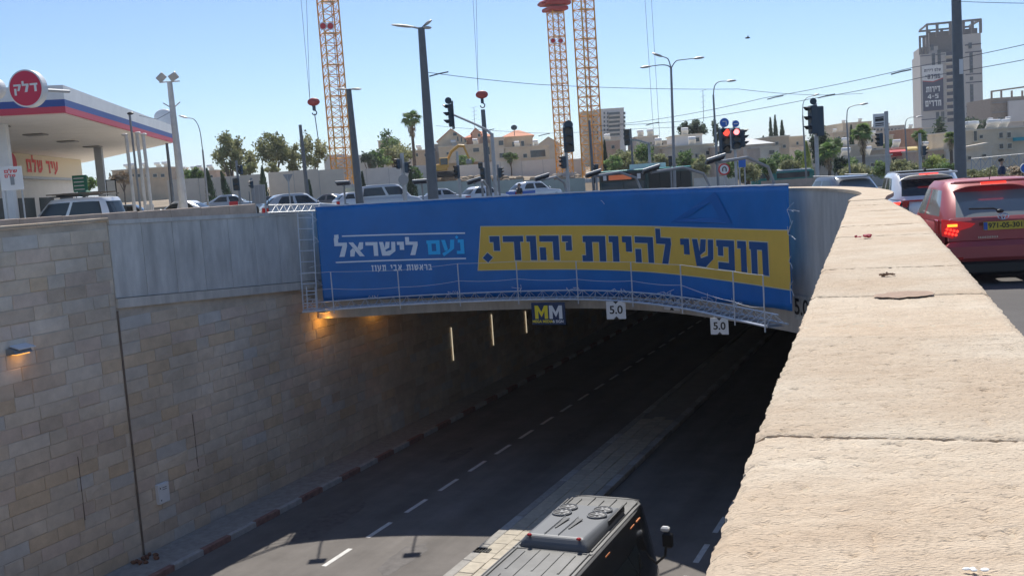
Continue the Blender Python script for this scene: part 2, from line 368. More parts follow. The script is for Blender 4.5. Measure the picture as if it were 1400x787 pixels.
# kerb stones, one metre each
def kerb(name, label, s0, s1, t0, n, cols, z):
    th = thing(name, label, 'kerb', st((s0+s1)/2, t0+n/2, ZR)); meshes = {}
    for i in range(n):
        m = cols(i)
        if m.name not in meshes: meshes[m.name] = MB().box((0, 0, 0), (abs(s1-s0), .985, z+.1), ch=.015).mesh('kerb_stone', m)
        o = link('kerb_stone', meshes[m.name], th, st((s0+s1)/2, t0+i+.5, ZR+(z-.1)/2)-th.location, -RD)
    return th
_k = onz(278, 758, ZR); k0 = RS*_k.x+RC*_k.y     # end of a white stone
kerb('kerb', 'red and white painted kerb at the foot of the stone wall', -17.10, -16.96, k0-12, 60, lambda i: M_kerbw if i % 2 == 1 else M_red, .15)
kerb('kerb', 'left kerb of the median with cream stones in the sun', -10.42, -10.18, k0-12, 55, lambda i: M_paver if i < 11 else (M_kerbw if i % 4 == 3 else M_kerb), .14)
_k = onz(858, 655, ZR); k1 = RS*_k.x+RC*_k.y
kerb('kerb', 'right kerb of the median with white dashes in the shade', -9.02, -8.78, k1-13, 60, lambda i: M_kerbw if i % 2 == 0 else M_kerb, .14)
md = struct(thing('median_paving', '', '', st(-9.6, 20, ZR))); del md['label'], md['category']
pm = [MB().box((0, 0, 0), (.385, .58, .06), ch=.01).mesh('paver', M_paver), MB().box((0, 0, 0), (.37, .59, .07), ch=.012).mesh('paver', M_paver)]
for r in range(3):
    for i in range(-6, 34):
        p = st(-10.18+.2+r*.387, k0-6+i*.6+(r % 2)*.3, ZR+.118+rnd.uniform(-.006, .006)); link('paver', rnd.choice(pm), md, p-md.location, -RD+rnd.uniform(-.01, .01))
gr = MB().box((0, 0, 0), (.36, .22, .02)); 
for i in range(5): gr.box((-.14+.07*i, 0, .015), (.02, .2, .02))
_k = onz(660, 752, ZR+.15); o = gr.build('drain_grate', M_black, None, (_k.x, _k.y, ZR+.16)); o.rotation_euler.z = -RD
tag(o, 'small dark drain grate set in the pale sunlit median', 'drain grate')

# left retaining wall: stone blocks on a mortared core
JT = 17.5; TE = 25.25         # wall joint, end of the open part
wall = thing('retaining_wall', 'long tan stone block wall on the left of the underpass', 'wall', st(SW, 10, ZR))
wl = wall.location.copy()
def wbox(s0, s1, t0, t1, z0, z1, m, name, parent, origin):
    P = [st(s0, t0), st(s1, t0), st(s1, t1), st(s0, t1)]; mb = MB()
    mb.add([vert(p, z0)-origin for p in P]+[vert(p, z1)-origin for p in P], [(3, 2, 1, 0), (4, 5, 6, 7), (0, 1, 5, 4), (1, 2, 6, 5), (2, 3, 7, 6), (3, 0, 4, 7)])
    return mb.build(name, m, parent)
wbox(SW-.5, SW-.012, T0, JT, ZR-.2, 1.6, M_mortar, 'mortar_core', wall, wl)
wbox(SW-.5, SW-.012, JT, TE+.3, ZR-.2, -.3, M_mortar, 'mortar_core', wall, wl)
wbox(SW-.5, SW-.012, TE+.3, T1, ZR-.2, -1.45, M_mortar, 'mortar_core', wall, wl)
HC = .305
blocks = []; LN = (.46, .6, .74, .88, 1.04)
for k in range(27):
    z = ZR+.12+HC*k; t = T0+rnd.uniform(0, .5)
    while t < 70:
        L = rnd.choice(LN)
        if t < JT < t+L:
            L2 = JT-t-.02
            if L2 > .15: blocks.append((t, L2, z))
            t = JT+.02; continue
        tc = t+L/2; ok = True
        if tc > JT:
            lim = -.5-.06*(tc-JT) if tc < TE+.2 else -1.47
            if z+HC > lim: ok = False
        if z+HC > 1.62: ok = False
        if ok: blocks.append((t, L, z))
        t += L
def area(b):
    t, L, z = b; p = st(SW, t+L/2); dz = EZ-z; d = math.sqrt(p.x**2+p.y**2+dz*dz)
    # projected position in the photograph
    y = p.y*_cp+dz*_sp; bb = (p.y*_sp-dz*_cp)/y; a = p.x/y; u = a*_cr-bb*_sr; v = a*_sr+bb*_cr
    X, Yp = 700+u*F, 393.5-v*F
    if p.y < 1 or not (-10 < X < 1400 and 0 < Yp < 795): return 0
    return L/d**3
blocks.sort(key=area, reverse=True)
WT = (5, 6, 4, 4, 2.2, 1.6, 3, 1.5)
bcache = {}
def bmesh_for(L, m, v):
    key = (round(L, 2), m, v)
    if key not in bcache:
        r = random.Random(v*7+m); a = L/2-.006; h = HC/2-.006; mb = MB(); d = .018; q = .014
        # outline ring at the mortar, chamfered rough face with a centre point
        ring0 = [(-a, -h), (a, -h), (a, h), (-a, h)]; ring1 = [(-a+q, -h+q), (a-q, -h+q), (a-q, h-q), (-a+q, h-q)]
        vs = [(0.0-.03, x, y) for x, y in ring0]+[(d-.004, x, y) for x, y in ring0]+[(d+r.uniform(-.008, .014), x, y) for x, y in ring1]+[(d+r.uniform(.0, .012), r.uniform(-.4, .4)*L/2, r.uniform(-.03, .03))]
        fs = [(i, (i+1) % 4, 4+(i+1) % 4, 4+i) for i in range(4)]+[(4+i, 4+(i+1) % 4, 8+(i+1) % 4, 8+i) for i in range(4)]+[(8+i, 8+(i+1) % 4, 12) for i in range(4)]
        mb.add(vs, fs); bcache[key] = mb.mesh('stone_block', STONE[m])
    return bcache[key]
rest = MB()
for n, (t, L, z) in enumerate(blocks):
    m = rnd.choices(range(8), WT)[0]
    if 14 < t < 25 and z < -3 and rnd.random() < .25: m = rnd.choice((5, 0))
    p = st(SW-.018, t+L/2, z+HC/2)
    if n < 300: link('stone_block', bmesh_for(L, m, n % 3), wall, p-wl, -RD)
    else:
        rest.mi = m; me = bmesh_for(L, m, n % 3); R = Matrix.Rotation(-RD, 3, 'Z')
        rest.add([R @ v.co+p-wl for v in me.vertices], [tuple(q.vertices) for q in me.polygons])
stuff(rest.build('far_stone_blocks', STONE, wall))
cp = [MB().box((0, 0, 0), (.46, .985, .07), ch=.012).mesh('coping_stone', M_para)]
for i in range(34): link('coping_stone', cp[0], wall, st(SW-.17, JT-.5-i, 1.655)-wl, -RD)
# fallen reddish rubble at the joint
mb = MB()
for i in range(14): mb.ell((rnd.gauss(0, .18), rnd.gauss(0, .3), rnd.uniform(.02, .07)), (rnd.uniform(.03, .08), rnd.uniform(.03, .09), .05), 6, 4)
_p = onz(195, 768, ZR+.13); tag(mb.build('rubble_heap', mat('rubble_red', (.20, .095, .06), .95, var=.3), None, _p), 'reddish rubble heaped at the foot of the wall joint', 'rubble')
mb = MB(); mb.cyl(st(SW+.02, JT, ZR+.15), st(SW+.02, JT, -.5), .022, n=6)
tag(mb.build('drain_pipe', mat('rusty_pipe', (.17, .13, .10), .8, var=.3, vs=9), None), 'thin rusty pipe running down the joint of the stone wall', 'pipe')
for (px, y0, y1, lab) in ((110, 622, 712, 'left thin drainage slot in the stone wall'), (266, 565, 645, 'thin drainage slot in the wall above the white box')):
    t, z1 = onS(px, y0, SW); t2, z0 = onS(px+2, y1, SW)
    mb = MB(); p = st(SW+.006, (t+t2)/2); mb.box((p.x, p.y, (z0+z1)/2), (.012, .018, z1-z0), -RD); tag(mb.build('drain_slot', MATS['rusty_pipe']), lab, 'drain slot')
# white service box
t, z = onS(220, 673, SW); b = thing('service_box', 'small white metal service box on the stone wall', 'box', st(SW+.005, t, z), -RD)
MB().box((.05, 0, 0), (.1, .36, .5), ch=.01).build('cabinet', M_signw, b)
mb = MB().box((.105, 0, 0), (.012, .32, .46), ch=.004); mb.build('door', M_signw, b)
[MB().box((.114, -.12, zz), (.01, .02, .035)).build('hinge', M_black, b) for zz in (-.15, .15)]
[MB().box((.1125, .02, .15-.05*j), (.004, .14, .012)).build('warning_print', M_black, b) for j in range(2)]
# wall lamp with amber light
t, z = onS(22, 480, SW); lm = thing('wall_lamp', 'wall lamp with a white curved hood and amber glow below', 'lamp', st(SW, t, z), -RD)
mb = MB(); pr = [(.0, .10), (.16, .11), (.30, .06), (.36, -.03), (.30, -.03), (.0, -.06)]
mb.prism([(x*.8, y*.8) for x, y in pr], .42, Matrix(((1, 0, 0, 0), (0, 0, 1, -.25), (0, 1, 0, 0), (0, 0, 0, 1)))); mb.build('hood', M_poleg, lm)
MB().box((.16, .04, .10), (.30, .42, .02), R=Matrix.Rotation(.22, 3, 'Y')).build('white_cover', M_plas, lm)
MB().box((.13, 0, -.048), (.16, .32, .02)).build('lens', mat('amber_lens', (1, .5, .1), .3, emit=(1, .45, .1), es=.8), lm)
def spot(loc, e, col=(1, .5, .13), r=.1):
    l = bpy.data.lights.new('lamp_light', 'POINT'); l.energy = e; l.color = col; l.shadow_soft_size = r
    o = bpy.data.objects.new('lamp_light', l); COL.objects.link(o); o.location = loc; return o
_sl = spot((.22, 0, -.2), .5); _sl.parent = lm

# left concrete spandrel
sp = thing('concrete_spandrel', 'grey concrete panel wall between the stone wall and the banner', 'wall', st(SW, JT, -.5)); so_ = sp.location.copy()
def span_s(t): return SW+.02+.26*((t-JT)/(TE-JT))**1.5
def zt(t): return 1.63-.027*(t-JT)
def zb(t): return -.44-.063*(t-JT)
N = 8; dT = (TE+.35-JT)/N
for i in range(N):
    a, b_ = JT+i*dT+.006, JT+(i+1)*dT-.006; mb = MB()
    vs = []
    for (t, q) in ((a, 0), (b_, 0)):
        s1 = span_s(t)
        for (s, z) in ((s1-.35, zb(t)+.24), (s1, zb(t)+.24), (s1, zt(t)-.11), (s1-.35, zt(t)-.11)): vs.append(st(s, t, z)-so_)
    mb.add(vs, [(0, 1, 2, 3), (7, 6, 5, 4)]+[(k, (k+1) % 4, 4+(k+1) % 4, 4+k) for k in range(4)]); mb.build('concrete_panel', M_conc, sp)
for nm, za, zc, o0, m in (('base_strip', lambda t: zb(t), lambda t: zb(t)+.225, .035, M_concw), ('top_beam', lambda t: zt(t)-.10, lambda t: zt(t), .03, M_conc)):
    mb = MB(); vs = []
    for i in range(13):
        t = JT+.01+(TE+.35-JT)*i/12; s1 = span_s(t)+o0
        for (s, z) in ((s1-.5, za(t)), (s1, za(t)), (s1, zc(t)), (s1-.5, zc(t))): vs.append(st(s, t, z)-so_)
    mb.add(vs, [(i*4+k, i*4+4+k, i*4+4+(k+1) % 4, i*4+(k+1) % 4) for i in range(12) for k in range(4)]+[(0, 1, 2, 3), (51, 50, 49, 48)]); mb.build(nm, m, sp)
# low second wall behind the coping
lw = thing('low_wall', 'low brown stone wall running behind the coping above the underpass', 'wall', st(SW-1.6, 5, .4)); lo_ = lw.location.copy()
lmsh = MB().box((0, 0, 0), (.3, 1.19, 1.4), ch=.012).mesh('wall_stone', M_lowstone)
for i in range(24):
    t = TE-1.2-i*1.2; link('wall_stone', lmsh, lw, st(SW-1.5, t, 1.73+.009*(TE-t)-.7+(.0 if i % 2 else .004))-lo_, -RD)

# bridge face: fascia with parapet, soffit, deck
br = thing('road_bridge', 'curved concrete bridge carrying the upper road over the underpass', 'bridge', (0, 29, 0)); bo = br.location.copy()
FL = FC.len
mb = MB().wall(FC, 0.0, FL, lambda f: -1.9+.3*max(0, (f-.75)/.25), lambda f: 1.36-.13*f, 0, .38, 60)
o = mb.build('fascia', M_concw, br); o.location = -bo
mb = MB().wall(FC, .1, FL, lambda f: 1.362-.13*f, lambda f: 1.42-.13*f+.01*max(0, f-.9)*10, -.02, .47, 60); o = mb.build('parapet_coping', M_para, br); o.location = -bo
dk = [Vector((p.x, p.y)) for p in FC.p]; 
mb = MB(); vs = []
far1 = st(9, T1); far0 = st(SW-.4, T1)
poly = [(p.x, p.y+.2) for p in dk[:-1]]+[(st(3.5, 14).x, st(3.5, 14).y), (far1.x, far1.y), (far0.x, far0.y)]
bmm = bmesh.new(); vv = [bmm.verts.new((x, y, -1.5)) for x, y in poly]
bmm.faces.new(vv); bmm.normal_update(); bmesh.ops.triangulate(bmm, faces=bmm.faces[:]); me = bpy.data.meshes.new('deck_soffit'); bmm.to_mesh(me); bmm.free(); me.materials.append(M_conc)
o = link('deck_soffit', me, br); o.location = -bo
# right wall of the underpass and tunnel, end walls
mb = MB().wall(PLc, 0, PLc.len, ZR-.2, 1.0, 0.02, .70, 10) if False else MB()
pr = [PLc.at(u, .02)[0] for u in (0, 4.4, 11.4, 13.6, 16.8, PLc.len)]; pq = [PLc.at(u, .7)[0] for u in (0, 4.4, 11.4, 13.6, 16.8, PLc.len)]
vs = []
for a, b_ in zip(pr, pq): vs += [(a.x, a.y, ZR-.2), (a.x, a.y, 1.02), (b_.x, b_.y, 1.02), (b_.x, b_.y, ZR-.2)]
n = len(pr); mb.add(vs, [(i*4+k, i*4+4+k, i*4+4+(k+1) % 4, i*4+(k+1) % 4) for i in range(n-1) for k in range(4)]+[(0, 1, 2, 3), (n*4-1, n*4-2, n*4-3, n*4-4)])
tag(mb.build('retaining_wall', M_stonefar), 'right side wall of the underpass beneath the near stone parapet', 'wall')
a = PLc.p[0]; tR = RS*a.x+RC*a.y; sR = RC*a.x-RS*a.y
tw = thing('tunnel_wall', 'dark right wall inside the tunnel beneath the bridge', 'wall', st(sR, tR, ZR)); wbox(sR, sR+.4, tR-.2, T1, ZR-.2, -1.52, M_stonefar, 'wall_face', tw, tw.location)
tw = thing('tunnel_wall', 'dark end wall far inside the tunnel', 'wall', st(-8, T1, ZR)); wbox(SW-.5, 3, T1, T1+.4, ZR-.2, -1.4, M_stonefar, 'wall_face', tw, tw.location)
tw = thing('retaining_wall', 'stone wall closing the underpass behind the viewer', 'wall', st(-8, T0, ZR)); wbox(SW-.5, 9, T0-.4, T0, ZR-.2, .3, M_stonefar, 'wall_face', tw, tw.location)
# pale light tubes on the tunnel wall
for i, (px, y0, y1) in enumerate(((617, 447, 493), (672, 429, 472), (718, 425, 455))):
    t, z1 = onS(px, y0, SW); t2, z0 = onS(px, y1, SW); tt = (t+t2)/2
    o = MB().cyl((0, 0, 0), (0, 0, z1-z0), .02, n=6).build('light_tube', mat('tube_light', (.8, .75, .6), .4, emit=(1, .85, .6), es=.33), None, st(SW+.05, tt, z0))
    tag(o, ('nearest and longest', 'middle', 'farthest and shortest')[i]+' of the three thin vertical light tubes on the tunnel wall', 'light', 'light tubes on the tunnel wall')
# amber tunnel lamps just inside the portal, against the left wall
for i, (px, py, e) in enumerate(((446, 424, 4), (520, 428, 3.5))):
    t, z = onS(px, py, SW+.3); p = st(SW+.3, t, -1.72)
    l = thing('tunnel_lamp', ('amber tunnel lamp glowing on the wall at the left end of the catwalk', 'second amber tunnel lamp, deeper under the bridge')[i], 'lamp', p, -RD)
    MB().box((0, 0, .08), (.25, .5, .12), ch=.02).build('lamp_housing', M_galv, l); MB().box((0, 0, .01), (.2, .44, .02)).build('lens', MATS['amber_lens'], l)
    q = spot((0.05, 0, -.25), e, (1, .48, .08)); q.parent = l

# repairs, stains and a crack on the lower road
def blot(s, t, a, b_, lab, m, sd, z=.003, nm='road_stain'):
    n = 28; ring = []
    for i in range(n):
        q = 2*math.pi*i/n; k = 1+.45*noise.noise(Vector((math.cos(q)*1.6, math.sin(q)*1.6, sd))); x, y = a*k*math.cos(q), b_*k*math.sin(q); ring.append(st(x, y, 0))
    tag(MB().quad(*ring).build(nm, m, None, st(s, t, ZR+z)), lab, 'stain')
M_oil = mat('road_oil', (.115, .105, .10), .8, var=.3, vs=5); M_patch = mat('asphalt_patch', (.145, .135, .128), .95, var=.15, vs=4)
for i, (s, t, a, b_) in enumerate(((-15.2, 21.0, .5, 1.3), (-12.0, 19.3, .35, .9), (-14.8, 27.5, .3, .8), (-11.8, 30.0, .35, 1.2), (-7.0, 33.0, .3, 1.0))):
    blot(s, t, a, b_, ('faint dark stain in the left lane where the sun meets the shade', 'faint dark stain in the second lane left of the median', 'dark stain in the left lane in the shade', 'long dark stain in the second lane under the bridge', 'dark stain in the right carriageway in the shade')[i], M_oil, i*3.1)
# ================= NEAR STONE PARAPET =================
PC = Curve(list(reversed([(4.85, 14.2), (3.34, 10.0), (.99, 3.5), (.25, 1.43), (-.85, -1.6), (-2.3, -5.5)])), raw=True)   # left edge, walking away from the viewer
PZ = 1.3; PW = .72
def pw(y): return PW if y < 10 else PW-.055*(y-10)
par = thing('stone_parapet', 'rough pale stone parapet running from the near corner towards the bridge', 'parapet', (1.2, 3, 0)); po = par.location.copy()
def pu(y):      # arc length at depth y
    lo, hi = 0, PC.len
    for _ in range(40):
        m = (lo+hi)/2
        if PC.at(m)[0].y < y: lo = m
        else: hi = m
    return lo
joints = [-4.2, -2.6, -1.2, -.05, 1.02, 2.19, 3.42, 4.42, 5.5, 6.6, 7.75, 8.9, 10.1, 11.3, 12.6, 13.95]
def slab_mesh(y0, y1, res, seed):
    u0, u1 = pu(y0)+.0025, pu(y1)-.0025; nu = max(4, int((u1-u0)/res)); nv = max(5, int(PW/res)); vs = []; fs = []
    off = Vector((seed*3.1, seed*1.7, 0)); dz = (seed % 3-1)*.0035
    for i in range(nu+1):
        u = u0+(u1-u0)*i/nu; a, t = PC.at(u); nrm = Vector((t.y, -t.x)); wd = pw(a.y)
        edge = min(u-u0, u1-u)
        for j in range(nv+1):
            f = j/nv; q = f*wd
            le = .008*noise.noise(Vector((u*7, seed, .3)))+.009*noise.noise(Vector((u*31, seed, 4))); ri = .010*noise.noise(Vector((u*9, seed, 9)))+.008*noise.noise(Vector((u*37, 2, seed)))
            q += (1-f)**6*le+f**6*ri; p = a+nrm*q
            P = Vector((u, q, 0))+off
            h = .0014*noise.noise(Vector((P.x*95, P.y*24, 1)))+.0022*noise.noise(P*75)+.0014*noise.noise(P*13)+.002*noise.noise(P*4)+.0009*math.sin(P.x*165+2.2*noise.noise(P*7))*max(0, .3+noise.noise(P*9+Vector((3, 3, 3))))
            k = noise.noise(P*34+Vector((9, 9, 9)));  h -= .008*max(0, k-.32)**1*2.2
            k = noise.noise(Vector((P.x*60, P.y*60, 5))); h -= .004*max(0, k-.25)*2
            d = min(q, wd-q)
            chip = .012*max(0, 1-d/.022)+.016*max(0, noise.noise(Vector((u*13, seed+j*0, 7)))-.1)*max(0, 1-d/.05)
            chip += .0035*max(0, 1-edge/.008)
            vs.append(Vector((p.x, p.y, PZ+dz+h-chip))-po)
    for i in range(nu):
        for j in range(nv):
            k = i*(nv+1)+j; fs.append((k, k+1, k+nv+2, k+nv+1))
    # skirt
    loop = [i*(nv+1) for i in range(nu+1)]+[nu*(nv+1)+j for j in range(1, nv+1)]+[i*(nv+1)+nv for i in range(nu-1, -1, -1)]+[j for j in range(nv-1, 0, -1)]
    base = len(vs)
    for li, k in enumerate(loop): v = vs[k]; vs.append(Vector((v.x, v.y, PZ-.14)))
    n = len(loop)
    for i in range(n): fs.append((loop[i], base+i, base+(i+1) % n, loop[(i+1) % n]))
    mb = MB(); mb.add(vs, fs); return mb
for i, (a, b) in enumerate(zip(joints, joints[1:])):
    res = .03 if a < .9 else (.009 if a < 2.3 else (.013 if a < 4.5 else .024))
    slab_mesh(a, b, res, i).build('coping_slab', M_para, par, smooth=True)
mb = MB(); u0, u1 = pu(-4.2), PC.len; vs = []
for i in range(31):
    u = u0+(u1-u0)*i/30; a, t = PC.at(u); nrm = Vector((t.y, -t.x)); wd = pw(a.y)
    for (q, z) in ((.02, 1.0), (.02, PZ-.006), (wd-.02, PZ-.006), (wd-.02, -.3)): p = a+nrm*q; vs.append(Vector((p.x, p.y, z))-po)
mb.add(vs, [(i*4+k, i*4+4+k, i*4+4+(k+1) % 4, i*4+(k+1) % 4) for i in range(30) for k in range(4)]+[(0, 1, 2, 3), (123, 122, 121, 120)])
mb.build('wall_core', M_paraside, par)
# litter and stains on the parapet
def on_par(px, py): return onz(px, py, PZ+.004)
p = on_par(1180, 325); mb = MB()
r = random.Random(3)
for i in range(9): mb.ell((r.uniform(-.055, .055), r.uniform(-.03, .03), r.uniform(.005, .018)), (r.uniform(.012, .028), r.uniform(.012, .03), r.uniform(.005, .012)), 6, 4, Matrix.Rotation(r.uniform(0, 3), 3, 'Z'))
tag(mb.build('sweet_wrapper', mat('wrapper_red', (.40, .035, .045), .45), None, p), 'crumpled red scrap lying on top of the stone parapet', 'litter')
p = on_par(1212, 377); mb = MB()
for i in range(16): mb.ell((r.gauss(0, .025), r.gauss(0, .018), r.uniform(.001, .012)), (r.uniform(.003, .012), r.uniform(.004, .012), r.uniform(.002, .007)), 6, 4, Matrix.Rotation(r.uniform(0, 3), 3, 'X'))
tag(mb.build('stone_chip', mat('chip_brown', (.22, .14, .09), .95), None, p), 'small brown crumbling lump on the parapet beyond the stain', 'stone chip')
def stain(px, py, a, b, rot, lab, col, sd):
    p = on_par(px, py); rr = random.Random(sd); n = 40; ring = []
    for i in range(n):
        t = 2*math.pi*i/n; k = 1+.35*noise.noise(Vector((math.cos(t)*2, math.sin(t)*2, sd)))+.15*noise.noise(Vector((math.cos(t)*6, math.sin(t)*6, sd)))
        x, y = a*k*math.cos(t), b*k*math.sin(t); ring.append((x*math.cos(rot)-y*math.sin(rot), x*math.sin(rot)+y*math.cos(rot), .0))
    tag(MB().quad(*ring).build('stain', mat(col, {'stain_brown': (.33, .22, .15), 'stain_grey': (.42, .36, .28)}[col], .8, var=.25, vs=30), None, p), lab, 'stain')
stain(1236, 402, .13, .10, .2, 'brown dried stain on the parapet top', 'stain_brown', 4)
p = on_par(1335, 779); mb = MB()
for i in range(6): mb.ell((r.uniform(-.012, .012), r.uniform(-.006, .006), .001), (r.uniform(.003, .007), .004, .002), 8, 5)
tag(mb.build('bird_dropping', mat('dropping_white', (.8, .8, .78), .7), None, p), 'whitish dropping on the nearest slab of the parapet', 'bird dropping')

# ================= LETTERS =================
R4 = lambda a, b, c, d: [(a, b), (c, b), (c, d), (a, d)]
GL = {
 'ח': (.74, [R4(0, .76, .74, 1), R4(.06, 0, .30, .76), R4(.50, 0, .74, .76)]), 'ו': (.37, [R4(0, .76, .37, 1), R4(.13, 0, .37, .76)]),
 'י': (.38, [R4(0, .76, .38, 1), R4(.14, .40, .38, .76)]), 'ה': (.76, [R4(0, .76, .76, 1), R4(.52, 0, .76, .76), R4(0, 0, .24, .52)]),
 'ד': (.78, [R4(0, .76, .78, 1), R4(.42, 0, .66, .76)]), 'ר': (.66, [R4(0, .76, .66, 1), R4(.42, 0, .66, .76)]),
 'ת': (.86, [R4(.04, .76, .86, 1), R4(.62, 0, .86, .76), R4(.13, 0, .37, .76), R4(0, 0, .13, .24)]),
 'ל': (.68, [R4(0, 1, .22, 1.34), R4(0, .76, .68, 1), [(.42, .76), (.68, .76), (.50, 0), (.22, 0)]]),
 'ש': (.88, [[(0, 1), (.22, 1), (.33, .30), (.24, 0), (.12, 0)], [(.24, 0), (.52, 0), (.86, .32), (.64, .42), (.33, .30)], [(.86, .32), (.88, 1), (.66, 1), (.64, .42)], [(.36, 1), (.58, 1), (.53, .58), (.285, .40), (.29, .56)]]),
 'פ': (.74, [R4(0, .78, .74, 1), R4(.50, .24, .74, .78), R4(.06, 0, .74, .24), R4(.06, .46, .28, .78)]),
 'ם': (.78, [R4(0, .76, .78, 1), R4(.06, 0, .78, .24), R4(.06, .24, .29, .76), R4(.55, .24, .78, .76)]),
 'ע': (.78, [[(.54, 1), (.78, 1), (.73, .38), (.56, .22), (.48, .40)], [(.56, .22), (.10, -.14), (0, .06), (.36, .28), (.48, .40)], [(0, 1), (.23, 1), (.36, .34), (.28, .24), (.17, .24)]]),
 'נ': (.46, [R4(.1, .78, .46, 1), R4(.23, .22, .46, .78), R4(0, 0, .46, .22)]),
 'א': (.82, [[(0, 1), (.25, 1), (.82, 0), (.55, 0)], [(.03, 0), (.26, 0), (.33, .40), (.20, .60), (.06, .42)], [(.58, 1), (.80, 1), (.76, .55), (.60, .42), (.47, .62)]]),
 'ב': (.76, [R4(.04, .78, .62, 1), R4(.40, .22, .62, .78), R4(0, 0, .76, .22)]),
 'מ': (.80, [[(.08, 0), (.30, 0), (.38, .76), (.20, .76), (.16, .6)], R4(.20, .76, .80, 1), R4(.57, .24, .80, .76), R4(.42, 0, .80, .24), [(0, 1), (.20, 1), (.20, .76), (.08, .72)]]),
 'ז': (.46, [R4(0, .78, .46, 1), R4(.14, 0, .36, .78)]), 'ק': (.74, [R4(0, .76, .74, 1), [(.50, .76), (.74, .76), (.56, .16), (.34, .2)], R4(.04, -.32, .27, .50)]),
 'ן': (.37, [R4(0, .76, .37, 1), R4(.13, -.3, .37, .76)]), 'ט': (.76, [R4(0, .0, .76, .24), R4(0, .24, .24, 1), R4(.52, .24, .76, 1), R4(.38, .78, .52, 1)]), 'ס': (.76, [R4(0, .76, .78, 1), R4(.06, 0, .7, .24), R4(.06, .24, .29, .76), R4(.53, .24, .76, .76)]),
 '.': (.30, [[(.15, -.08), (.30, .09), (.15, .26), (0, .09)]]), '-': (.4, [R4(0, .42, .4, .6)]), '4': (.62, [R4(.36, 0, .56, 1), R4(0, .2, .36, .38), R4(.56, .2, .64, .38), [(0, .38), (.18, .38), (.36, .8), (.36, 1)]]),
 '5': (.56, [R4(0, .8, .56, 1), R4(0, .5, .2, .8), R4(.2, .48, .56, .64), R4(.34, .18, .56, .48), R4(0, 0, .56, .18)]),
 '0': (.56, [R4(0, .82, .56, 1), R4(0, 0, .56, .18), R4(0, .18, .2, .82), R4(.36, .18, .56, .82)]),
 '8': (.56, [R4(0, .82, .56, 1), R4(0, 0, .56, .18), R4(0, .18, .2, .82), R4(.36, .18, .56, .82), R4(.2, .42, .36, .58)]),
 '7': (.54, [R4(0, .8, .54, 1), [(.30, .8), (.54, .8), (.34, 0), (.12, 0)]]), '9': (.56, [R4(0, .82, .56, 1), R4(.36, 0, .56, .82), R4(0, .42, .2, .82), R4(.2, .42, .36, .58), R4(0, 0, .36, .16)]),
 '6': (.56, [R4(0, .82, .56, 1), R4(0, 0, .2, .82), R4(.36, 0, .56, .58), R4(.2, .42, .36, .58), R4(.2, 0, .36, .16)]),
 '1': (.3, [R4(.08, 0, .3, 1), R4(0, .76, .08, .94)]), '3': (.56, [R4(0, .82, .56, 1), R4(.36, 0, .56, .82), R4(.1, .42, .36, .58), R4(0, 0, .36, .18)]),
 '*': (.4, [R4(.14, .5, .26, .9), R4(0, .62, .14, .76), R4(.26, .62, .4, .76)]),
}
def words(text, x0, x1, z0, z1, gap=.13, space=.5, rtl=True, sub=0):
    """polygons of a line of print in a box; Hebrew is set from right to left"""
    W = 0; items = []
    for ch in text:
        if ch == ' ': W += space; continue
        items.append((ch, W)); W += GL[ch][0]+gap
    W -= gap; k = (x1-x0)/W; h = z1-z0; out = []
    for ch, off in items:
        g, polys = GL[ch]
        for P in polys:
            Q = []
            for x, z in P:
                X = (x1-(off+g-x)*k) if rtl else (x0+(off+x)*k)
                Q.append((X, z0+z*h))
            out.append(Q)
    return out
def printed(name, polys, m, parent, fn):
    mb = MB()
    for P in polys: mb.quad(*[fn(x, z) for x, z in P])
    return mb.build(name, m, parent)
def fontpolys(txt, size, bold=0.):
    c = bpy.data.curves.new('print', 'FONT'); c.body = txt; c.size = size; c.offset = bold; c.align_x = 'CENTER'; c.align_y = 'CENTER'
    o = bpy.data.objects.new('print', c); COL.objects.link(o); dg = bpy.context.evaluated_depsgraph_get(); me = o.evaluated_get(dg).to_mesh()
    P = [[(me.vertices[i].co.x, me.vertices[i].co.y) for i in p.vertices] for p in me.polygons]
    o.evaluated_get(dg).to_mesh_clear(); bpy.data.objects.remove(o); bpy.data.curves.remove(c); return P

# ================= BANNER =================
ban = thing('banner', 'wide blue and yellow Hebrew banner stretched along the curved bridge face', 'banner', (0, 29, -1.3)); bno = ban.location.copy()
BL = BC.len; UL = .30
ztop = lambda f: 1.525-.10*min(1, f*1.3); zbot = lambda f: -1.27-.24*math.sin(math.pi*min(1, f*.62+.08))+.0
def bz0(u): f = (u-UL)/(BL-UL); return -1.28-.2*math.sin(math.pi*min(1, max(0, f*1.05)))+(.0 if f < .9 else -.02)
def bz1(u): f = (u-UL)/(BL-UL); return 1.523-.11*min(1, f*1.4)
vs = []; n = 260; nz_ = 20
def wave(u, z):
    e = max(0, 1-abs(z-1.5)/.35)+max(0, 1-abs(z+1.4)/.3)+max(0, 1-(u-UL)/.5)+max(0, 1-(BL-u)/.6)
    return .022*noise.noise(Vector((u*.8, z*.5, 0)))+.010*noise.noise(Vector((u*2.6+z*1.3, z*.9, 5)))+.012*e*noise.noise(Vector((u*5.5, z*1.1, 9)))
for i in range(n+1):
    u = UL+(BL-UL)*i/n
    for j in range(nz_+1):
        f = j/nz_; z = bz0(u)+(bz1(u)-bz0(u))*f
        wv = wave(u, z)
        a, t = BC.at(u, wv); 
        if j == nz_: z += .012*math.sin(u*9.1)*noise.noise(Vector((u*2.7, 0, 0)))*2
        vs.append(Vector((a.x, a.y, z))-bno)
mb = MB(); mb.add(vs, [(i*(nz_+1)+j, (i+1)*(nz_+1)+j, (i+1)*(nz_+1)+j+1, i*(nz_+1)+j+1) for i in range(n) for j in range(nz_)])
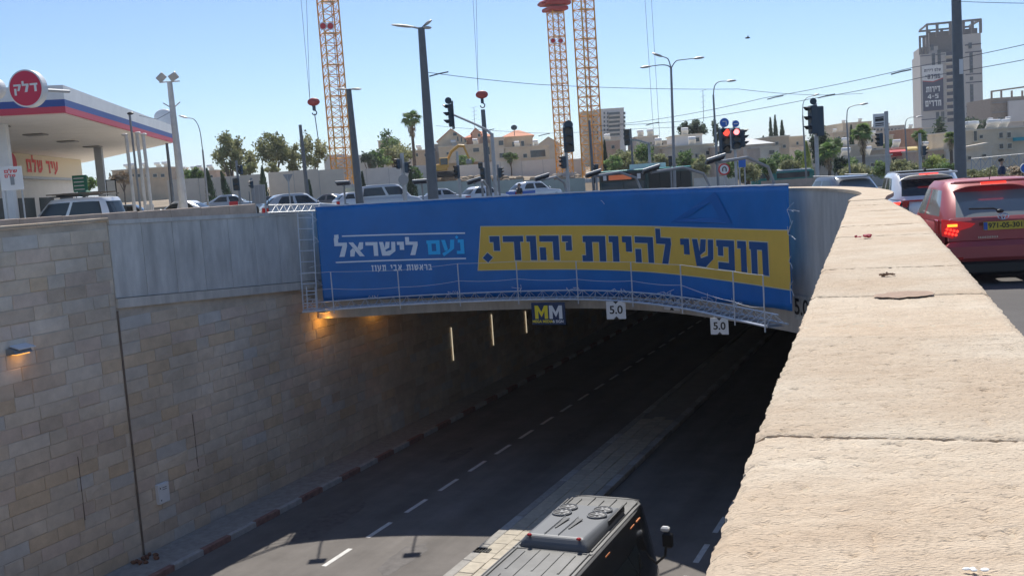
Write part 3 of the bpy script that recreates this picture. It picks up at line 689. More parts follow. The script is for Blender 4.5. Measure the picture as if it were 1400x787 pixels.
o = mb.build('fabric', M_blue, ban, smooth=True); sm = o.modifiers.new('thick', 'SOLIDIFY'); sm.thickness = .004; sm.offset = 1
# top hem lit by the sun
mb = MB(); P = []
for i in range(121):
    u = UL+(BL-UL)*i/120; a, t = BC.at(u, .012); P.append(Vector((a.x, a.y, bz1(u)+.018+.012*noise.noise(Vector((u*5, 1, 1)))))-bno)
mb.tube(P, .022, 5); mb.build('top_hem', mat('hem_white', (.7, .72, .76), .6), ban)
def bpt(off):
    def f(u, z): a, t = BC.at(u, -off+wave(u, z)); return Vector((a.x, a.y, z))-bno
    return f
def dense(poly, step=.35):
    out = []
    for a, b in zip(poly, poly[1:]+poly[:1]):
        k = max(1, int(abs(b[0]-a[0])/step))
        out += [(a[0]+(b[0]-a[0])*i/k, a[1]+(b[1]-a[1])*i/k) for i in range(k)]
    return out
BH = lambda x, y: BC.hit(x, y)
# yellow band as a strip
tl, bl, tr, br_ = BH(658, 310), BH(654, 369), BH(1074, 315), BH(1076, 395)
ub0, ub1 = bl[0], BL-.012
def band(off, e, m, nm):
    mb = MB(); k = 60; f = bpt(off); vs = []
    mid_t = BH(900, 310); mid_b = BH(900, 372)
    for i in range(k+1):
        g = i/k; ut = tl[0]-e+(ub1-tl[0]+e)*g; ub = bl[0]-e+(ub1-bl[0]+e)*g
        def q(u, a, mm, b): # quadratic through three heights
            x = (u-a[0])/(ub1-a[0]); xm = (mm[0]-a[0])/(ub1-a[0]); lin = a[1]+(b-a[1])*x; lm = a[1]+(b-a[1])*xm
            return lin+(mm[1]-lm)*x*(1-x)/(xm*(1-xm))
        vs += [f(ub, q(ub, bl, mid_b, br_[1])-e), f(ut, q(ut, tl, mid_t, tr[1])+e)]
    mb.add(vs, [(2*i, 2*i+2, 2*i+3, 2*i+1) for i in range(k)]); return mb.build(nm, m, ban)
band(.018, .022, M_cream, 'band_outline'); band(.022, 0, M_yel, 'yellow_band')
def bline(text, pl_, pr_, zl, zr, m, off=.026, nm='lettering', gap=.13, space=.5, outline=None):
    """text between two u positions; zl and zr are (bottom, top) heights at the left and right end"""
    polys = words(text, pl_, pr_, 0, 1, gap, space); out = []
    f = bpt(off); mb = MB()
    for P in polys:
        P = dense(P)
        mb.quad(*[f(u, (zl[0]+(zr[0]-zl[0])*((u-pl_)/(pr_-pl_)))+((zl[1]+(zr[1]-zl[1])*((u-pl_)/(pr_-pl_)))-(zl[0]+(zr[0]-zl[0])*((u-pl_)/(pr_-pl_))))*z) for u, z in P])
    return mb.build(nm, m, ban)
def big_word(text, x0, x1, yl, yr, gap=.13):
    a0, a1 = BH(x0, yl[0]), BH(x0, yl[1]); b0, b1 = BH(x1, yr[0]), BH(x1, yr[1])
    # cream rim behind each letter, then the navy letter
    e = .022
    for off, m, grow in ((.025, M_cream, e), (.029, M_navy, 0)):
        polys = words(text, a0[0], b0[0], 0, 1, gap); f = bpt(off); mb = MB()
        for P in polys:
            cx = sum(p[0] for p in P)/len(P); cz = sum(p[1] for p in P)/len(P); hh = a1[1]-a0[1]; Q = []
            for u, z in P:
                g = (u-a0[0])/(b0[0]-a0[0]); lo = a0[1]+(b0[1]-a0[1])*g; hi = a1[1]+(b1[1]-a1[1])*g
                Q.append((u+(grow if u > cx else -grow), lo+(hi-lo)*z+(grow if z > cz else -grow)))
            mb.quad(*[f(u, z) for u, z in dense(Q, .25)])
        mb.build('lettering' if not grow else 'lettering_rim', m, ban)
big_word('חופשי', 932.5, 1053, (358+3, 326), (377, 331.5))
big_word('להיות', 797.7, 920, (357, 322.3), (361, 325.5))
big_word('יהודי', 671.8, 783.7, (356, 322.8), (355.5, 322))
c = BH(667.3, 352); d = .155; f = bpt(.029); g = bpt(.025)
for ff, dd, m in ((g, d+.028, M_cream), (f, d, M_navy)): mb = MB().quad(*[ff(c[0]+a*dd, c[1]+b*dd*.95) for a, b in ((0, -1), (1, 0), (0, 1), (-1, 0))]); mb.build('printed_diamond', m, ban)
# left block: two rules, party line and tag line
def rule(x0, y0, x1, y1, th, m=M_pwhite):
    a, b = BH(x0, y0), BH(x1, y1); f = bpt(.02); k = 12; vs = []
    for i in range(k+1):
        u = a[0]+(b[0]-a[0])*i/k; z = a[1]+(b[1]-a[1])*i/k; vs += [f(u, z-th/2), f(u, z+th/2)]
    mb = MB(); mb.add(vs, [(2*i, 2*i+2, 2*i+3, 2*i+1) for i in range(k)]); mb.build('printed_rule', m, ban)
rule(467.5, 322.8, 636, 318.5, .042); rule(459, 358.7, 637.3, 353.2, .042)
def bword(text, x0, x1, yl, yr, m, off=.022, gap=.13, space=.5):
    a0, a1 = BH(x0, yl[0]), BH(x0, yl[1]); b0, b1 = BH(x1, yr[0]), BH(x1, yr[1])
    return bline(text, a0[0], b0[0], (a0[1], a1[1]), (b0[1], b1[1]), m, off, gap=gap, space=space)
bword('לישראל', 458.5, 572.5, (351.3, 331.7), (348.5, 330), M_pwhite, gap=.09)
o = MB(); f = bpt(.0225); a = BH(461.3, 332); b_ = BH(461.3, 320.5)
o.quad(f(a[0]-.078, a[1]+.12), f(a[0]+.05, a[1]+.12), f(a[0]+.05, b_[1]), f(a[0]-.078, b_[1]-.01)); o.build('lettering', M_pwhite, ban)
bword('נעם', 584.5, 635.5, (348, 328.5), (346.8, 327), M_pcyan, gap=.1)
c = BH(624.5, 324.2); mb = MB().quad(*[f(c[0]+a*.055, c[1]+b*.055) for a, b in ((0, -1), (1, 0), (0, 1), (-1, 0))]); mb.build('printed_dot', M_pcyan, ban)
bword('בראשות אבי מעוז', 508.5, 591, (371, 362.3), (368.8, 361), M_pwhite, gap=.2, space=.75)
# faint darker star shape in the print near the right end
f = bpt(.017); P0 = BH(955, 281); R_ = .95
ap = BH(978, 262); bl_, br2 = BH(917, 303), BH(1001, 305)
tri = [(ap[0], min(ap[1], 1.33)), (bl_[0], .56), (br2[0], .56)]; cx_ = sum(a for a, b in tri)/3; cz_ = sum(b for a, b in tri)/3; inn = [(cx_+(a-cx_)*.52, cz_+(b-cz_)*.52) for a, b in tri]
mb = MB()
for k in range(3):
    j = (k+1) % 3; mb.quad(*[f(u, z) for u, z in dense([tri[k], tri[j], inn[j], inn[k]], .2)])
mb.build('emblem_print', mat('banner_print_faint', (.009, .135, .43), .42, spec=.4), ban)
# zip ties down both ends
rt = random.Random(5)
def ties(u, z, sgn, n=4, ln=.3):
    a, t = BC.at(u, -.03); mb = MB()
    for i in range(n):
        d = Vector((t.x*sgn*rt.uniform(.4, 1), t.y*sgn*rt.uniform(.4, 1), rt.uniform(-.7, .7))).normalized(); q = Vector((-t.y, t.x, 0))*rt.uniform(-.6, -.1)
        d = (d+q).normalized()*ln*rt.uniform(.5, 1); p = Vector((a.x, a.y, z))-bno
        mb.tube([p, p+d*.5+Vector((0, 0, .02)), p+d], .006, 4)
    mb.build('cable_tie', M_plas, ban)
for py in (287, 320, 357, 391): ties(BL-.02, BC.hit(1070, py)[1] if BC.hit(1070, py) else 0, 1, 4, .42)
for py in (300, 330, 362, 390): ties(UL+.02, BH(440, py)[1], -1, 2, .42)
ties(BC.hit(822, 268)[0], 1.2, 1, 1, .3)

# ================= CATWALK AND TRUSSES =================
cw = thing('catwalk', 'curved aluminium truss catwalk with thin posts below the banner', 'catwalk', (0, 28.6, -1.5)); co_ = cw.location.copy()
CU0, CU1 = .0, RCV.len
def rp(u, off, z): a, _ = RCV.at(u, off); return Vector((a.x, a.y, z))-co_
NS = 60
for nm, off, z, r_ in (('outer_rail', 0, -1.5, .03), ('inner_rail', .5, -1.5, .025), ('upper_chord', .28, -1.28, .02)):
    mb = MB().tube([rp(CU0+(CU1-CU0)*i/NS, off, z) for i in range(NS+1)], r_, 6); mb.build(nm, M_alu, cw)
nb = 40; bm1 = MB()
for i in range(nb):
    u = CU0+(CU1-CU0)*(i+.5)/nb; mb = MB().tube([rp(u, 0, -1.5), rp(u, .5, -1.5)], .014, 5); mb.build('cross_bar', M_alu, cw)
    mb = MB(); d = .14
    mb.tube([rp(u-d, .02, -1.5), rp(u, .28, -1.28), rp(u+d, .02, -1.5)], .011, 4); mb.tube([rp(u-d, .48, -1.5), rp(u, .28, -1.28), rp(u+d, .48, -1.5)], .011, 4); mb.build('lattice_bar', M_alu, cw)
mb = MB()
for i in range(NS):
    u, v = CU0+(CU1-CU0)*i/NS, CU0+(CU1-CU0)*(i+1)/NS; mb.quad(rp(u, .06, -1.53), rp(v, .06, -1.53), rp(v, .44, -1.53), rp(u, .44, -1.53))
mb.build('deck_plate', mat('grating_grey', (.28, .29, .30), .6, .4, var=.2, vs=12), cw)
PX = [(456, 371, 426), (547, 369, 420), (629, 360, 414), (709, 357, 413), (791, 357, 415), (866, 358, 418), (934, 362, 427), (1006, 371, 443), (1047, 376, 446)]
tops = []
for x, y0, y1 in PX:
    h = RCV.hit(x+.5, y1-3); u = h[0] if h else CU1; tz = RCV.hit(x, y0); tz = tz[1] if tz else -.45
    a = rp(u, -.03, -1.62); b_ = rp(u, -.03, tz); MB().cyl(a, b_, .017, n=6).build('post', M_alu, cw); tops.append((u, tz))
def rope(zs, nm, sag):
    mb = MB(); P = [rp(CU0, -.03, zs[0][1])]
    for (u0, z0), (u1, z1) in zip(zs, zs[1:]):
        for k in range(6): f = k/6; P.append(rp(u0+(u1-u0)*f, -.03, z0+(z1-z0)*f-sag*4*f*(1-f)))
    P.append(rp(zs[-1][0], -.03, zs[-1][1])); mb.tube(P, .007, 4); mb.build(nm, M_roadline, cw)
rope(tops, 'upper_rope', .012); rope([(u, z-.5-(.18 if i > 6 else .0)) for i, (u, z) in enumerate(tops)], 'lower_rope', .045)
for u in (.25, 2.0, 4.3, 6.2, 8.0, 9.6, 11.4, 13.2, 14.4):
    if u < CU1:
        mb = MB()
        for k in range(4):
            p = rp(u+rt.uniform(-.25, .25), .3, -1.3); mb.tube([p, p+Vector((rt.uniform(-.12, .12), -.05, .1)), p+Vector((rt.uniform(-.2, .2), -.08, rt.uniform(-.1, .22)))], .007, 4)
        mb.build('cable_tie', M_plas, cw)
# upright ladder trusses at the left end
def ladder(name, lab, P0, P1, Q0, Q1, n, m=M_alu, r=.02, zig=False):
    t = thing(name, lab, 'truss', P0); o0 = Vector(P0)
    for a, b in ((P0, P1), (Q0, Q1)): MB().tube([Vector(a)-o0, Vector(b)-o0], r, 6).build('chord', m, t)
    for i in range(n):
        f = (i+.5)/n; a = Vector(P0).lerp(Vector(P1), f)-o0; b = Vector(Q0).lerp(Vector(Q1), f+(.5/n if zig else 0))-o0; MB().tube([a, b], r*.65, 5).build('rung', m, t)
        if zig: a = Vector(P0).lerp(Vector(P1), min(1, f+1/n))-o0; MB().tube([a, b], r*.65, 5).build('rung', m, t)
    return t
def onc(px, py, off, C=RCV):
    Cv = Curve([(C.at(u, off)[0].x, C.at(u, off)[0].y) for u in [C.len*i/30 for i in range(31)]], raw=True); h = Cv.hit(px, py); a, _ = Cv.at(h[0]); return Vector((a.x, a.y, h[1]))
A0, A1 = at(415, 426, 29.3), at(406.5, 290, 29.5); B0, B1 = at(421, 426, 29.25), at(412, 300, 29.3)
ladder('truss', 'slim upright truss against the concrete at the left end of the catwalk', A0, A1, at(434, 424, 29.4), at(427, 290, 29.6), 9)
ladder('truss', 'short inner upright frame at the left foot of the catwalk truss', at(421, 427, 29.0), at(419, 392, 29.05), at(433, 426, 29.0), at(431, 392, 29.05), 3)
ladder('truss', 'zigzag aluminium truss lying on the wall top left of the banner', at(366, 291, 28.6), at(437, 288, 29.9), at(367, 280.5, 28.9), at(437, 279.5, 30.1), 7, M_galv, .02, True)

# hanging clearance signs and company board
def sign50(px, py, wpx, lab, off=-.12, rz=None):
    Cv = RCV; h = Cv.hit(px, py); a, t = Cv.at(h[0], off); D = a.y; wd = wpx*D/F
    s = thing('clearance_sign', lab, 'sign', (a.x, a.y, h[1]), math.atan2(t.y, t.x) if rz is None else rz, 'white 5.0 clearance signs along the bridge')
    w2 = wd/2; hgt = w2*.92
    P = [(-w2, -hgt), (-w2*.28, -hgt), (0, -hgt*.68), (w2*.28, -hgt), (w2, -hgt), (w2, hgt), (w2*.28, hgt), (0, hgt*.68), (-w2*.28, hgt), (-w2, hgt)]
    M = Matrix(((1, 0, 0, 0), (0, 0, 1, 0), (0, 1, 0, 0), (0, 0, 0, 1)))
    MB().prism(P, .015, M).build('plate', M_signw, s)
    for q in (-1, 1): MB().quad((q*w2*.28, -.003, hgt), (0, -.003, hgt*.68), (-q*0, -.003, hgt)) if False else None
    mb = MB()
    for P in fontpolys('5.0', hgt*1.25, .006): mb.quad(*[(x, -.005, z) for x, z in P])
    mb.build('printed_number', M_black, s); mb = MB()
    for q in (-1, 1): mb.add([(-w2*.28, -.0, q*hgt), (w2*.28, 0, q*hgt), (0, 0, q*hgt*.68), (-w2*.28, .012, q*hgt), (w2*.28, .012, q*hgt), (0, .012, q*hgt*.68)], [(0, 1, 2), (3, 4, 5), (0, 1, 4, 3)])
    mb.build('black_notch', M_black, s)
    for q in (-.6, .6): MB().cyl((w2*q, .02, hgt*.9), (w2*q, .10, hgt+.12), .008, n=5).build('hanger', M_alu, s)
    return s
sign50(846.5, 423, 27, 'square white 5.0 sign nearest the middle of the bridge', rz=-.3)
sign50(990, 445, 25, 'square white 5.0 sign near the right end of the catwalk', rz=-.45)
s = sign50(888, 413, 34, 'white 5.0 sign half hidden behind the catwalk', .72)
# painted figure on the concrete wall right of the banner
h = FC.hit(1098, 421); fu, fz = h; pf = thing('clearance_sign', 'worn white 5.0 sign on the concrete right of the banner', 'sign', tuple(FC.at(fu, -.03)[0])+(fz,), math.atan2(FC.at(fu)[1].y, FC.at(fu)[1].x), 'white 5.0 clearance signs along the bridge')
MB().box((0, 0, 0), (.62, .02, .55)).build('plate', mat('sign_worn', (.5, .5, .47), .7, var=.3, vs=9), pf); mb = MB()
for P in fontpolys('5.0', .5, .01): mb.quad(*[(x, -.014, z) for x, z in P])
mb.build('printed_number', M_black, pf)
h = RCV.hit(751.5, 428); a, t = RCV.at(h[0], -.1)
s = thing('company_board', 'dark blue board with big yellow and white letters MM below the catwalk', 'board', (a.x, a.y, h[1]), math.atan2(t.y, t.x)); k = a.y/F
MB().box((0, .02, 0), (50*k, .04, 31*k), ch=.01).build('board', mat('board_navy', (.012, .035, .10), .5), s)
def mletter(x0, x1, z0, z1, m):
    wd = x1-x0; st_ = wd*.26; mb = MB()
    for P in ([(x0, z0), (x0+st_, z0), (x0+st_, z1), (x0, z1)], [(x1-st_, z0), (x1, z0), (x1, z1), (x1-st_, z1)], [(x0+st_, z1), (x0+st_, z1-st_*1.5), (x0+wd/2, z0+wd*.12), (x0+wd/2, z0+wd*.5)], [(x1-st_, z1), (x1-st_, z1-st_*1.5), (x0+wd/2, z0+wd*.12), (x0+wd/2, z0+wd*.5)]): mb.quad(*[(x, -.004, z) for x, z in P])
    mb.build('lettering', m, s)
mletter(-20*k, -.5*k, -7*k, 11.5*k, mat('print_yellow', (.85, .68, .03), .5)); mletter(1.5*k, 21*k, -7*k, 11.5*k, M_signw)
for part, x, m in (('MEGA MEDIA', -9*k, MATS['print_yellow']), ('& SIGN', 14*k, M_signw)):
    mb = MB()
    for P in fontpolys(part, 5.2*k, .003): mb.quad(*[(u+x, -.004, z-10.8*k) for u, z in P])
    mb.build('lettering', m, s)

# floodlights that light the banner, on bent arms from the bridge top
def flood(hp, bp, lab):
    u = BC.hit(bp[0], bp[1]); a, t = BC.at(min(max(u[0], .5), BL-.2), .2); base = Vector((a.x, a.y, 1.30)); Yh = a.y-1.1
    hd = at(hp[0], hp[1], Yh)
    s = thing('banner_floodlight', lab, 'floodlight', base, 0, 'floodlights on bent arms above the banner'); h = hd-base
    c1 = Vector((h.x*.12, h.y*.1, h.z*.55+.1)); c2 = Vector((h.x*.45, h.y*.3, h.z*.98))
    MB().tube([(0, 0, -.2), (0, 0, .05), c1, c2, h-Vector((0, 0, .08))], .035 if abs(hp[0]-bp[0]) > 12 else .028, 7).build('arm', M_poleg, s, smooth=True)
    d = Matrix.Rotation(-.3, 3, 'X') @ Matrix.Rotation(-.25 if abs(hp[0]-bp[0]) > 12 else 0, 3, 'Y')
    MB().box(h, (.42, .26, .06), R=d, ch=.015).build('lamp_head', M_poleg, s)
    MB().box(h+d @ Vector((0, 0, -.036)), (.36, .20, .015), R=d).build('lens', M_black, s)
    MB().cyl((0, 0, -.12), (0, 0, -.02), .09, n=8).build('base_plate', M_galv, s)
flood((469, 250), (472, 283), 'leftmost floodlight, on a short straight stem above the banner')
flood((574, 248), (577, 278), 'small floodlight on a straight stem left of the thick dark pole')
flood((648, 247), (668, 274), 'floodlight above the banner just left of the white hatchback')
flood((741, 242), (772, 267), 'floodlight on a curved arm in front of the striped police car')
flood((811, 237), (871, 262), 'floodlight on a long curved arm in front of the bus front')
flood((890, 231), (963, 256), 'floodlight on a long arm across the dark side of the bus')
flood((978, 217), (1050, 253), 'rightmost floodlight, arching over the right end of the banner')
# ================= VEHICLES =================
def sel(n, ex, N):
    """superellipse ring points, spaced by arc length: list of (cx, cy) in -1..1"""
    P = []
    for i in range(720):
        t = 2*math.pi*i/720; c, s = math.cos(t), math.sin(t)
        P.append((math.copysign(abs(c)**(2/ex), c), math.copysign(abs(s)**(2/ex), s)))
    return P
def ringpts(ex, a, b, N):
    P = sel(0, ex, N); L = [0]
    for i in range(720):
        p, q = P[i], P[(i+1) % 720]; L.append(L[-1]+math.hypot((p[0]-q[0])*a, (p[1]-q[1])*b))
    out = []; j = 0
    for k in range(N):
        d = L[-1]*k/N
        while L[j+1] < d: j += 1
        f = (d-L[j])/(L[j+1]-L[j]+1e-9); p, q = P[j], P[(j+1) % 720]; out.append((p[0]+(q[0]-p[0])*f, p[1]+(q[1]-p[1])*f))
    return out
def interp(tab, x):
    if x <= tab[0][0]: return tab[0][1]
    for (a, va), (b, vb) in zip(tab, tab[1:]):
        if x <= b:
            f = (x-a)/(b-a); f = f*f*(3-2*f) if len(tab[0]) > 2 else f
            return va+(vb-va)*f
    return tab[-1][1]
PAINT = {}
def paint(k, c): return mat('car_paint_'+k, c, .28, .25, coat=.6, var=.04, vs=2)
STY = {  # length, width, height, belt table over y/L (rear -.5 .. front .5), roof front/rear, belt front/rear (fractions of L)
 'hatch': (3.95, 1.70, 1.50, [(-.5, .92), (-.3, .93), (.1, .90), (.24, .86), (.42, .74), (.5, .55)], (.08, -.31), (.27, -.475), .74),
 'suv': (4.5, 1.86, 1.66, [(-.5, 1.02), (-.3, 1.04), (.1, 1.02), (.24, .98), (.42, .88), (.5, .62)], (.08, -.33), (.25, -.475), .78),
 'sedan': (4.6, 1.80, 1.46, [(-.5, .90), (-.38, .97), (-.2, .93), (.1, .90), (.24, .87), (.42, .74), (.5, .52)], (.07, -.20), (.24, -.36), .76),
 'van': (4.5, 1.85, 1.90, [(-.5, 1.05), (-.3, 1.06), (.1, 1.05), (.26, 1.0), (.42, .86), (.5, .6)], (.14, -.44), (.33, -.49), .84)}
def car(lab, loc, hd, style, col, name='car', category='car', glass=None, N=56, group=None, lit=False, H=None, pillar=True, near=False):
    L, W, Ht, belt, (rf, rr), (bf, rb), wr = STY[style]; Ht = H or Ht; k = Ht/STY[style][2]
    t = thing(name, lab, category, loc, -hd, group); pm = col; gl = glass or M_glass
    wm = W/2
    # body: rings from the sill up to the belt
    V = [(.18, .90, .985), (.27, .965, .995), (.42, 1.0, 1.0), (.60, 1.0, 1.0), (.80, .985, .997), (.93, .955, .99), (1.0, .90, .975)]
    base = ringpts(5.5, wm, L/2, N); rings = []
    for v, wf, lf in V:
        R_ = []
        for cx, cy in base:
            y = cy*lf*L/2; zt_ = interp(belt, y/L)*k; z = zt_*v
            taper = 1-.09*max(0, (abs(cy)-.55)/.45)**2
            R_.append(Vector((cx*wf*wm*taper, y, z)))
        rings.append(R_)
    for s_ in (.6, .25):      # bonnet and deck surface
        rings.append([Vector((p.x*s_, p.y*(.98 if s_ == .6 else .93), interp(belt, p.y*(.98 if s_ == .6 else .93)/L)*k+(.03 if s_ == .6 else .045))) for p in rings[6]])
    def quads(rs, fn):
        out = {}; n = len(rs[0])
        for j in range(len(rs)-1):
            for i in range(n):
                q = (i+1) % n; c = fn(j, i); out.setdefault(c, []).append((rs[j][i], rs[j][q], rs[j+1][q], rs[j+1][i]))
        return out
    cen = [((base[i][0]+base[(i+1) % N][0])/2, (base[i][1]+base[(i+1) % N][1])/2) for i in range(N)]
    tl_lo, tl_hi = (3, 5) if style in ('hatch', 'suv') else (3, 5)
    def fb(j, i):
        cx, cy = cen[i]
        if j == 0: return 'bumper'
        if cy < -.86 and abs(cx) > .62 and tl_lo <= j < tl_hi and style != 'van': return 'tail_light'
        if cy < -.86 and abs(cx) > .86 and 2 <= j < 6 and style == 'van': return 'tail_light'
        if cy > .86 and abs(cx) > .55 and 3 <= j < 5: return 'headlight'
        if near and j == 1 and cy < -.7: return 'bumper'
        return 'body'
    Q = quads(rings, fb)
    # cabin rings
    yf0, yr0, yf1, yr1 = bf*L, rb*L, rf*L, rr*L; CV = [0, .14, .5, .86, .95, 1.0]; cb = ringpts(5, wm*.9, (yf0-yr0)/2, N); cr_ = []
    w0, w1 = wm*.915, wm*wr
    for v in CV:
        R_ = []; e = v**1.15
        for cx, cy in cb:
            vv = v if v < .95 else v
            yf = yf0+(yf1-yf0)*vv; yr = yr0+(yr1-yr0)*vv**1.3; w_ = w0+(w1-w0)*vv
            if v == 1.0: yf -= .05; yr += .05; w_ -= .06
            y = (yf+yr)/2+cy*(yf-yr)/2; zb_ = interp(belt, y/L)*k-.01; zt_ = Ht-.035-.05*abs(cy)**3-(.03 if v < 1 else 0)+(.02 if v == 1. else 0)
            R_.append(Vector((cx*w_, y, zb_+(zt_-zb_)*(v if v < 1 else 1))))
        cr_.append(R_)
    for s_ in (.7, .3): cr_.append([Vector((p.x*s_, (p.y-(yf1+yr1)/2)*s_+(yf1+yr1)/2, Ht-(.012 if s_ == .7 else 0))) for p in cr_[5]])
    cc = [((cb[i][0]+cb[(i+1) % N][0])/2, (cb[i][1]+cb[(i+1) % N][1])/2) for i in range(N)]
    ws = {'hatch': (-.68, .80), 'suv': (-.62, .80), 'sedan': (-.78, .82), 'van': (-.86, .86)}[style]
    def fc(j, i):
        cx, cy = cc[i]
        if j in (1, 2):
            if cy > .93 and abs(cx) < .86: return 'windscreen'
            if cy < -.93 and abs(cx) < .84: return 'rear_window'
            if abs(cx) > .88 and ws[0] < cy < ws[1] and not (abs(cy-.06) < .035): return 'side_window'
        if j == 0 and (abs(cx) > .88 and ws[0] < cy < ws[1]): return 'body'
        return 'body'
    Q2 = quads(cr_, fc)
    for d in (Q2,):
        for kk, v in d.items(): Q.setdefault(kk, []).extend(v)
    def part(nm, m, qs, push=0., smooth=True):
        if not qs: return None
        mb = MB(); idx = {}
        for q in qs:
            f = []
            for p in q:
                key = (round(p.x, 4), round(p.y, 4), round(p.z, 4))
                if key not in idx: idx[key] = len(mb.v); mb.v.append(tuple(p))
                f.append(idx[key])
            if len(set(f)) > 2: mb.f.append(tuple(dict.fromkeys(f))); mb.m.append(0)
        return mb.build(nm, m, t, smooth)
    part('body', pm, Q['body']); part('bumper', M_black if style != 'van' else M_galv, Q['bumper'])
    for nm in ('windscreen', 'rear_window'):
        part(nm, gl, Q.get(nm, []))
    sw = Q.get('side_window', [])
    for sg in (-1, 1):
        for grp in (lambda y: y < 0.06, lambda y: y >= .06):
            part('side_window', gl, [q for q in sw if q[0].x*sg > 0 and grp((q[0].y+q[1].y)/2/((yf0-yr0)/2)-((yf0+yr0)/2)/((yf0-yr0)/2))])
    for nm, m in (('tail_light', M_tlit if lit else M_tred), ('headlight', M_head)):
        for sg in (-1, 1): part(nm, m, [q for q in Q.get(nm, []) if q[0].x*sg > 0])
    for y in (-.30*L, .31*L):
        for sg in (-1, 1):
            r_ = .32 if style in ('suv', 'van') else .30
            a = MB().cyl((sg*(wm-.20), y, r_), (sg*(wm-.005), y, r_), r_+.045, n=18).build('wheel_arch', M_black, t)
            wl_ = MB().cyl((sg*(wm-.2), y, r_), (sg*(wm+.008), y, r_), r_, n=20).build('tyre', M_rubber, t)
            mb = MB().cyl((sg*(wm-.0), y, r_), (sg*(wm+.018), y, r_), r_*.62, n=14)
            mb.build('rim', M_rim, wl_)
    for sg in (-1, 1):
        mb = MB().ell((sg*(wm+.10), .165*L, interp(belt, .165)*k+.09), (.11, .07, .085), 8, 6); mb.build('mirror', M_black if near else pm, t, True)
    MB().box((0, -L/2+.012, .62*k), (.5, .03, .11)).build('number_plate', M_plate, t)
    return t
def place(px, Y, lift=0.): p = gat(px, Y); p.z += lift; return p

# --- red hatchback, close on the right ---
pc = at(1371, 303, 14.0); hdg = math.radians(13.5)
ctr = Vector((pc.x, pc.y, 0))+Vector((math.sin(hdg), math.cos(hdg), 0))*1.97
rc = car('dark red hatchback with lit brake lights just beyond the stone parapet', (ctr.x, ctr.y, -.03), hdg, 'hatch', mat('car_paint_dark_red', (.40, .075, .08), .45, .1, coat=.35, var=.06, vs=2), N=96, glass=mat('car_glass_rear', (.22, .24, .235), .1, spec=.6), near=True)
for ch in list(rc.children):
    if ch.name.startswith('number_plate') or ch.name.startswith('tail_light'): bpy.data.objects.remove(ch)
def rpart(nm, m, mb, sm=False, par=rc): return mb.build(nm, m, par, sm)
Lh = 3.95/2
M_red1 = MATS['car_paint_dark_red']
rpart('tail_panel', M_red1, MB().box((0, -Lh+.05, .80), (1.42, .12, .36), ch=.04), True)
rpart('bumper_skin', M_red1, MB().box((0, -Lh+.0, .50), (1.52, .18, .30), ch=.07), True)
rpart('bumper_lower', M_black, MB().box((0, -Lh+.02, .27), (1.46, .18, .2), ch=.04), True)
for sg in (-1, 1):
    hs = rpart('tail_light', mat('lamp_lens_red', (.62, .03, .04), .15, emit=(1, .03, .03), es=.12), MB().prism([(sg*.80, .98), (sg*.36, .90), (sg*.42, .85), (sg*.60, .80), (sg*.66, .70), (sg*.80, .74)], .05, Matrix(((1, 0, 0, 0), (0, 0, 1, -Lh-.028), (0, 1, 0, 0), (0, 0, 0, 1)))))
    rpart('side_lamp', M_tred, MB().box((sg*.835, -Lh+.14, .87), (.03, .26, .2), ch=.012))
    rpart('lit_strip', M_tamber, MB().box((sg*.665, -Lh-.034, .885), (.13, .012, .035)), par=rc)
    for i in range(8):
        rpart('lit_led', M_tlit, MB().ell((sg*(.60+.045*(i % 4)+(.0 if i < 4 else .02)), -Lh-.036, .80-.05*(i//4)+.012*(i % 4)), (.019, .01, .019), 8, 5))
rpart('tail_bar', mat('smoked_red', (.16, .02, .02), .2), MB().box((0, -Lh-.012, .885), (.62, .02, .045)))
rpart('spoiler', M_red1, MB().box((0, -Lh+.66, 1.458), (1.06, .26, .035), ch=.012, R=Matrix.Rotation(-.06, 3, 'X')), True)
rpart('brake_light', M_tlit, MB().box((0, -Lh+.53, 1.435), (.34, .02, .028)))
rpart('number_plate', M_plate, MB().box((.0, -Lh-.025, .855), (.52, .015, .115)))
rpart('plate_band', M_plblue, MB().box((-.232, -Lh-.034, .855), (.05, .005, .105)))
mb = MB()
for P in fontpolys('971-05-301', .098, .002): mb.quad(*[(x+.03, -Lh-.036, z+.855) for x, z in P])
rpart('plate_number', M_black, mb)
def ringm(cx, cz, rx, rz, y, th=.008, n=20):
    mb = MB(); P = [Vector((cx+rx*math.cos(2*math.pi*i/n), y, cz+rz*math.sin(2*math.pi*i/n))) for i in range(n+1)]; mb.tube(P, th, 5); return mb
for a in ((0, 1.0, .07, .045), (0, 1.0, .022, .04), (0, 1.015, .045, .018)): rpart('chrome_emblem', M_chrome, ringm(a[0], a[1]-.02, a[2], a[3], -Lh-.03, .006))
mb = MB().tube([(-.02, -Lh+.06, 1.055), (-.1, -Lh+.09, 1.09), (-.42, -Lh+.10, 1.10)], .013, 6); mb.ell((-.02, -Lh+.06, 1.05), (.05, .03, .03)); rpart('wiper', M_black, mb)
rpart('aerial', M_black, MB().cyl((.02, -Lh+.86, 1.48), (.02, -Lh+.72, 1.66), .006, .003, n=5))
mb = MB()
for i in range(12): mb.box((-.32+.02*i*1.1, -Lh-.022, .70), (.008, .004, .03))
rpart('model_badge', M_chrome, mb)
for sg in (-1, 1): rpart('reflector', M_tred, MB().box((sg*.62, -Lh-.09, .42), (.16, .012, .035)))
for sg, yy in ((-1, .12), (-1, -.62)): rpart('door_handle', M_red1, MB().box((sg*.855, yy, .86), (.03, .17, .03), ch=.01))
rpart('mirror', M_black, MB().ell((-1.0, 1.05, .98), (.15, .09, .10), 12, 8), True)
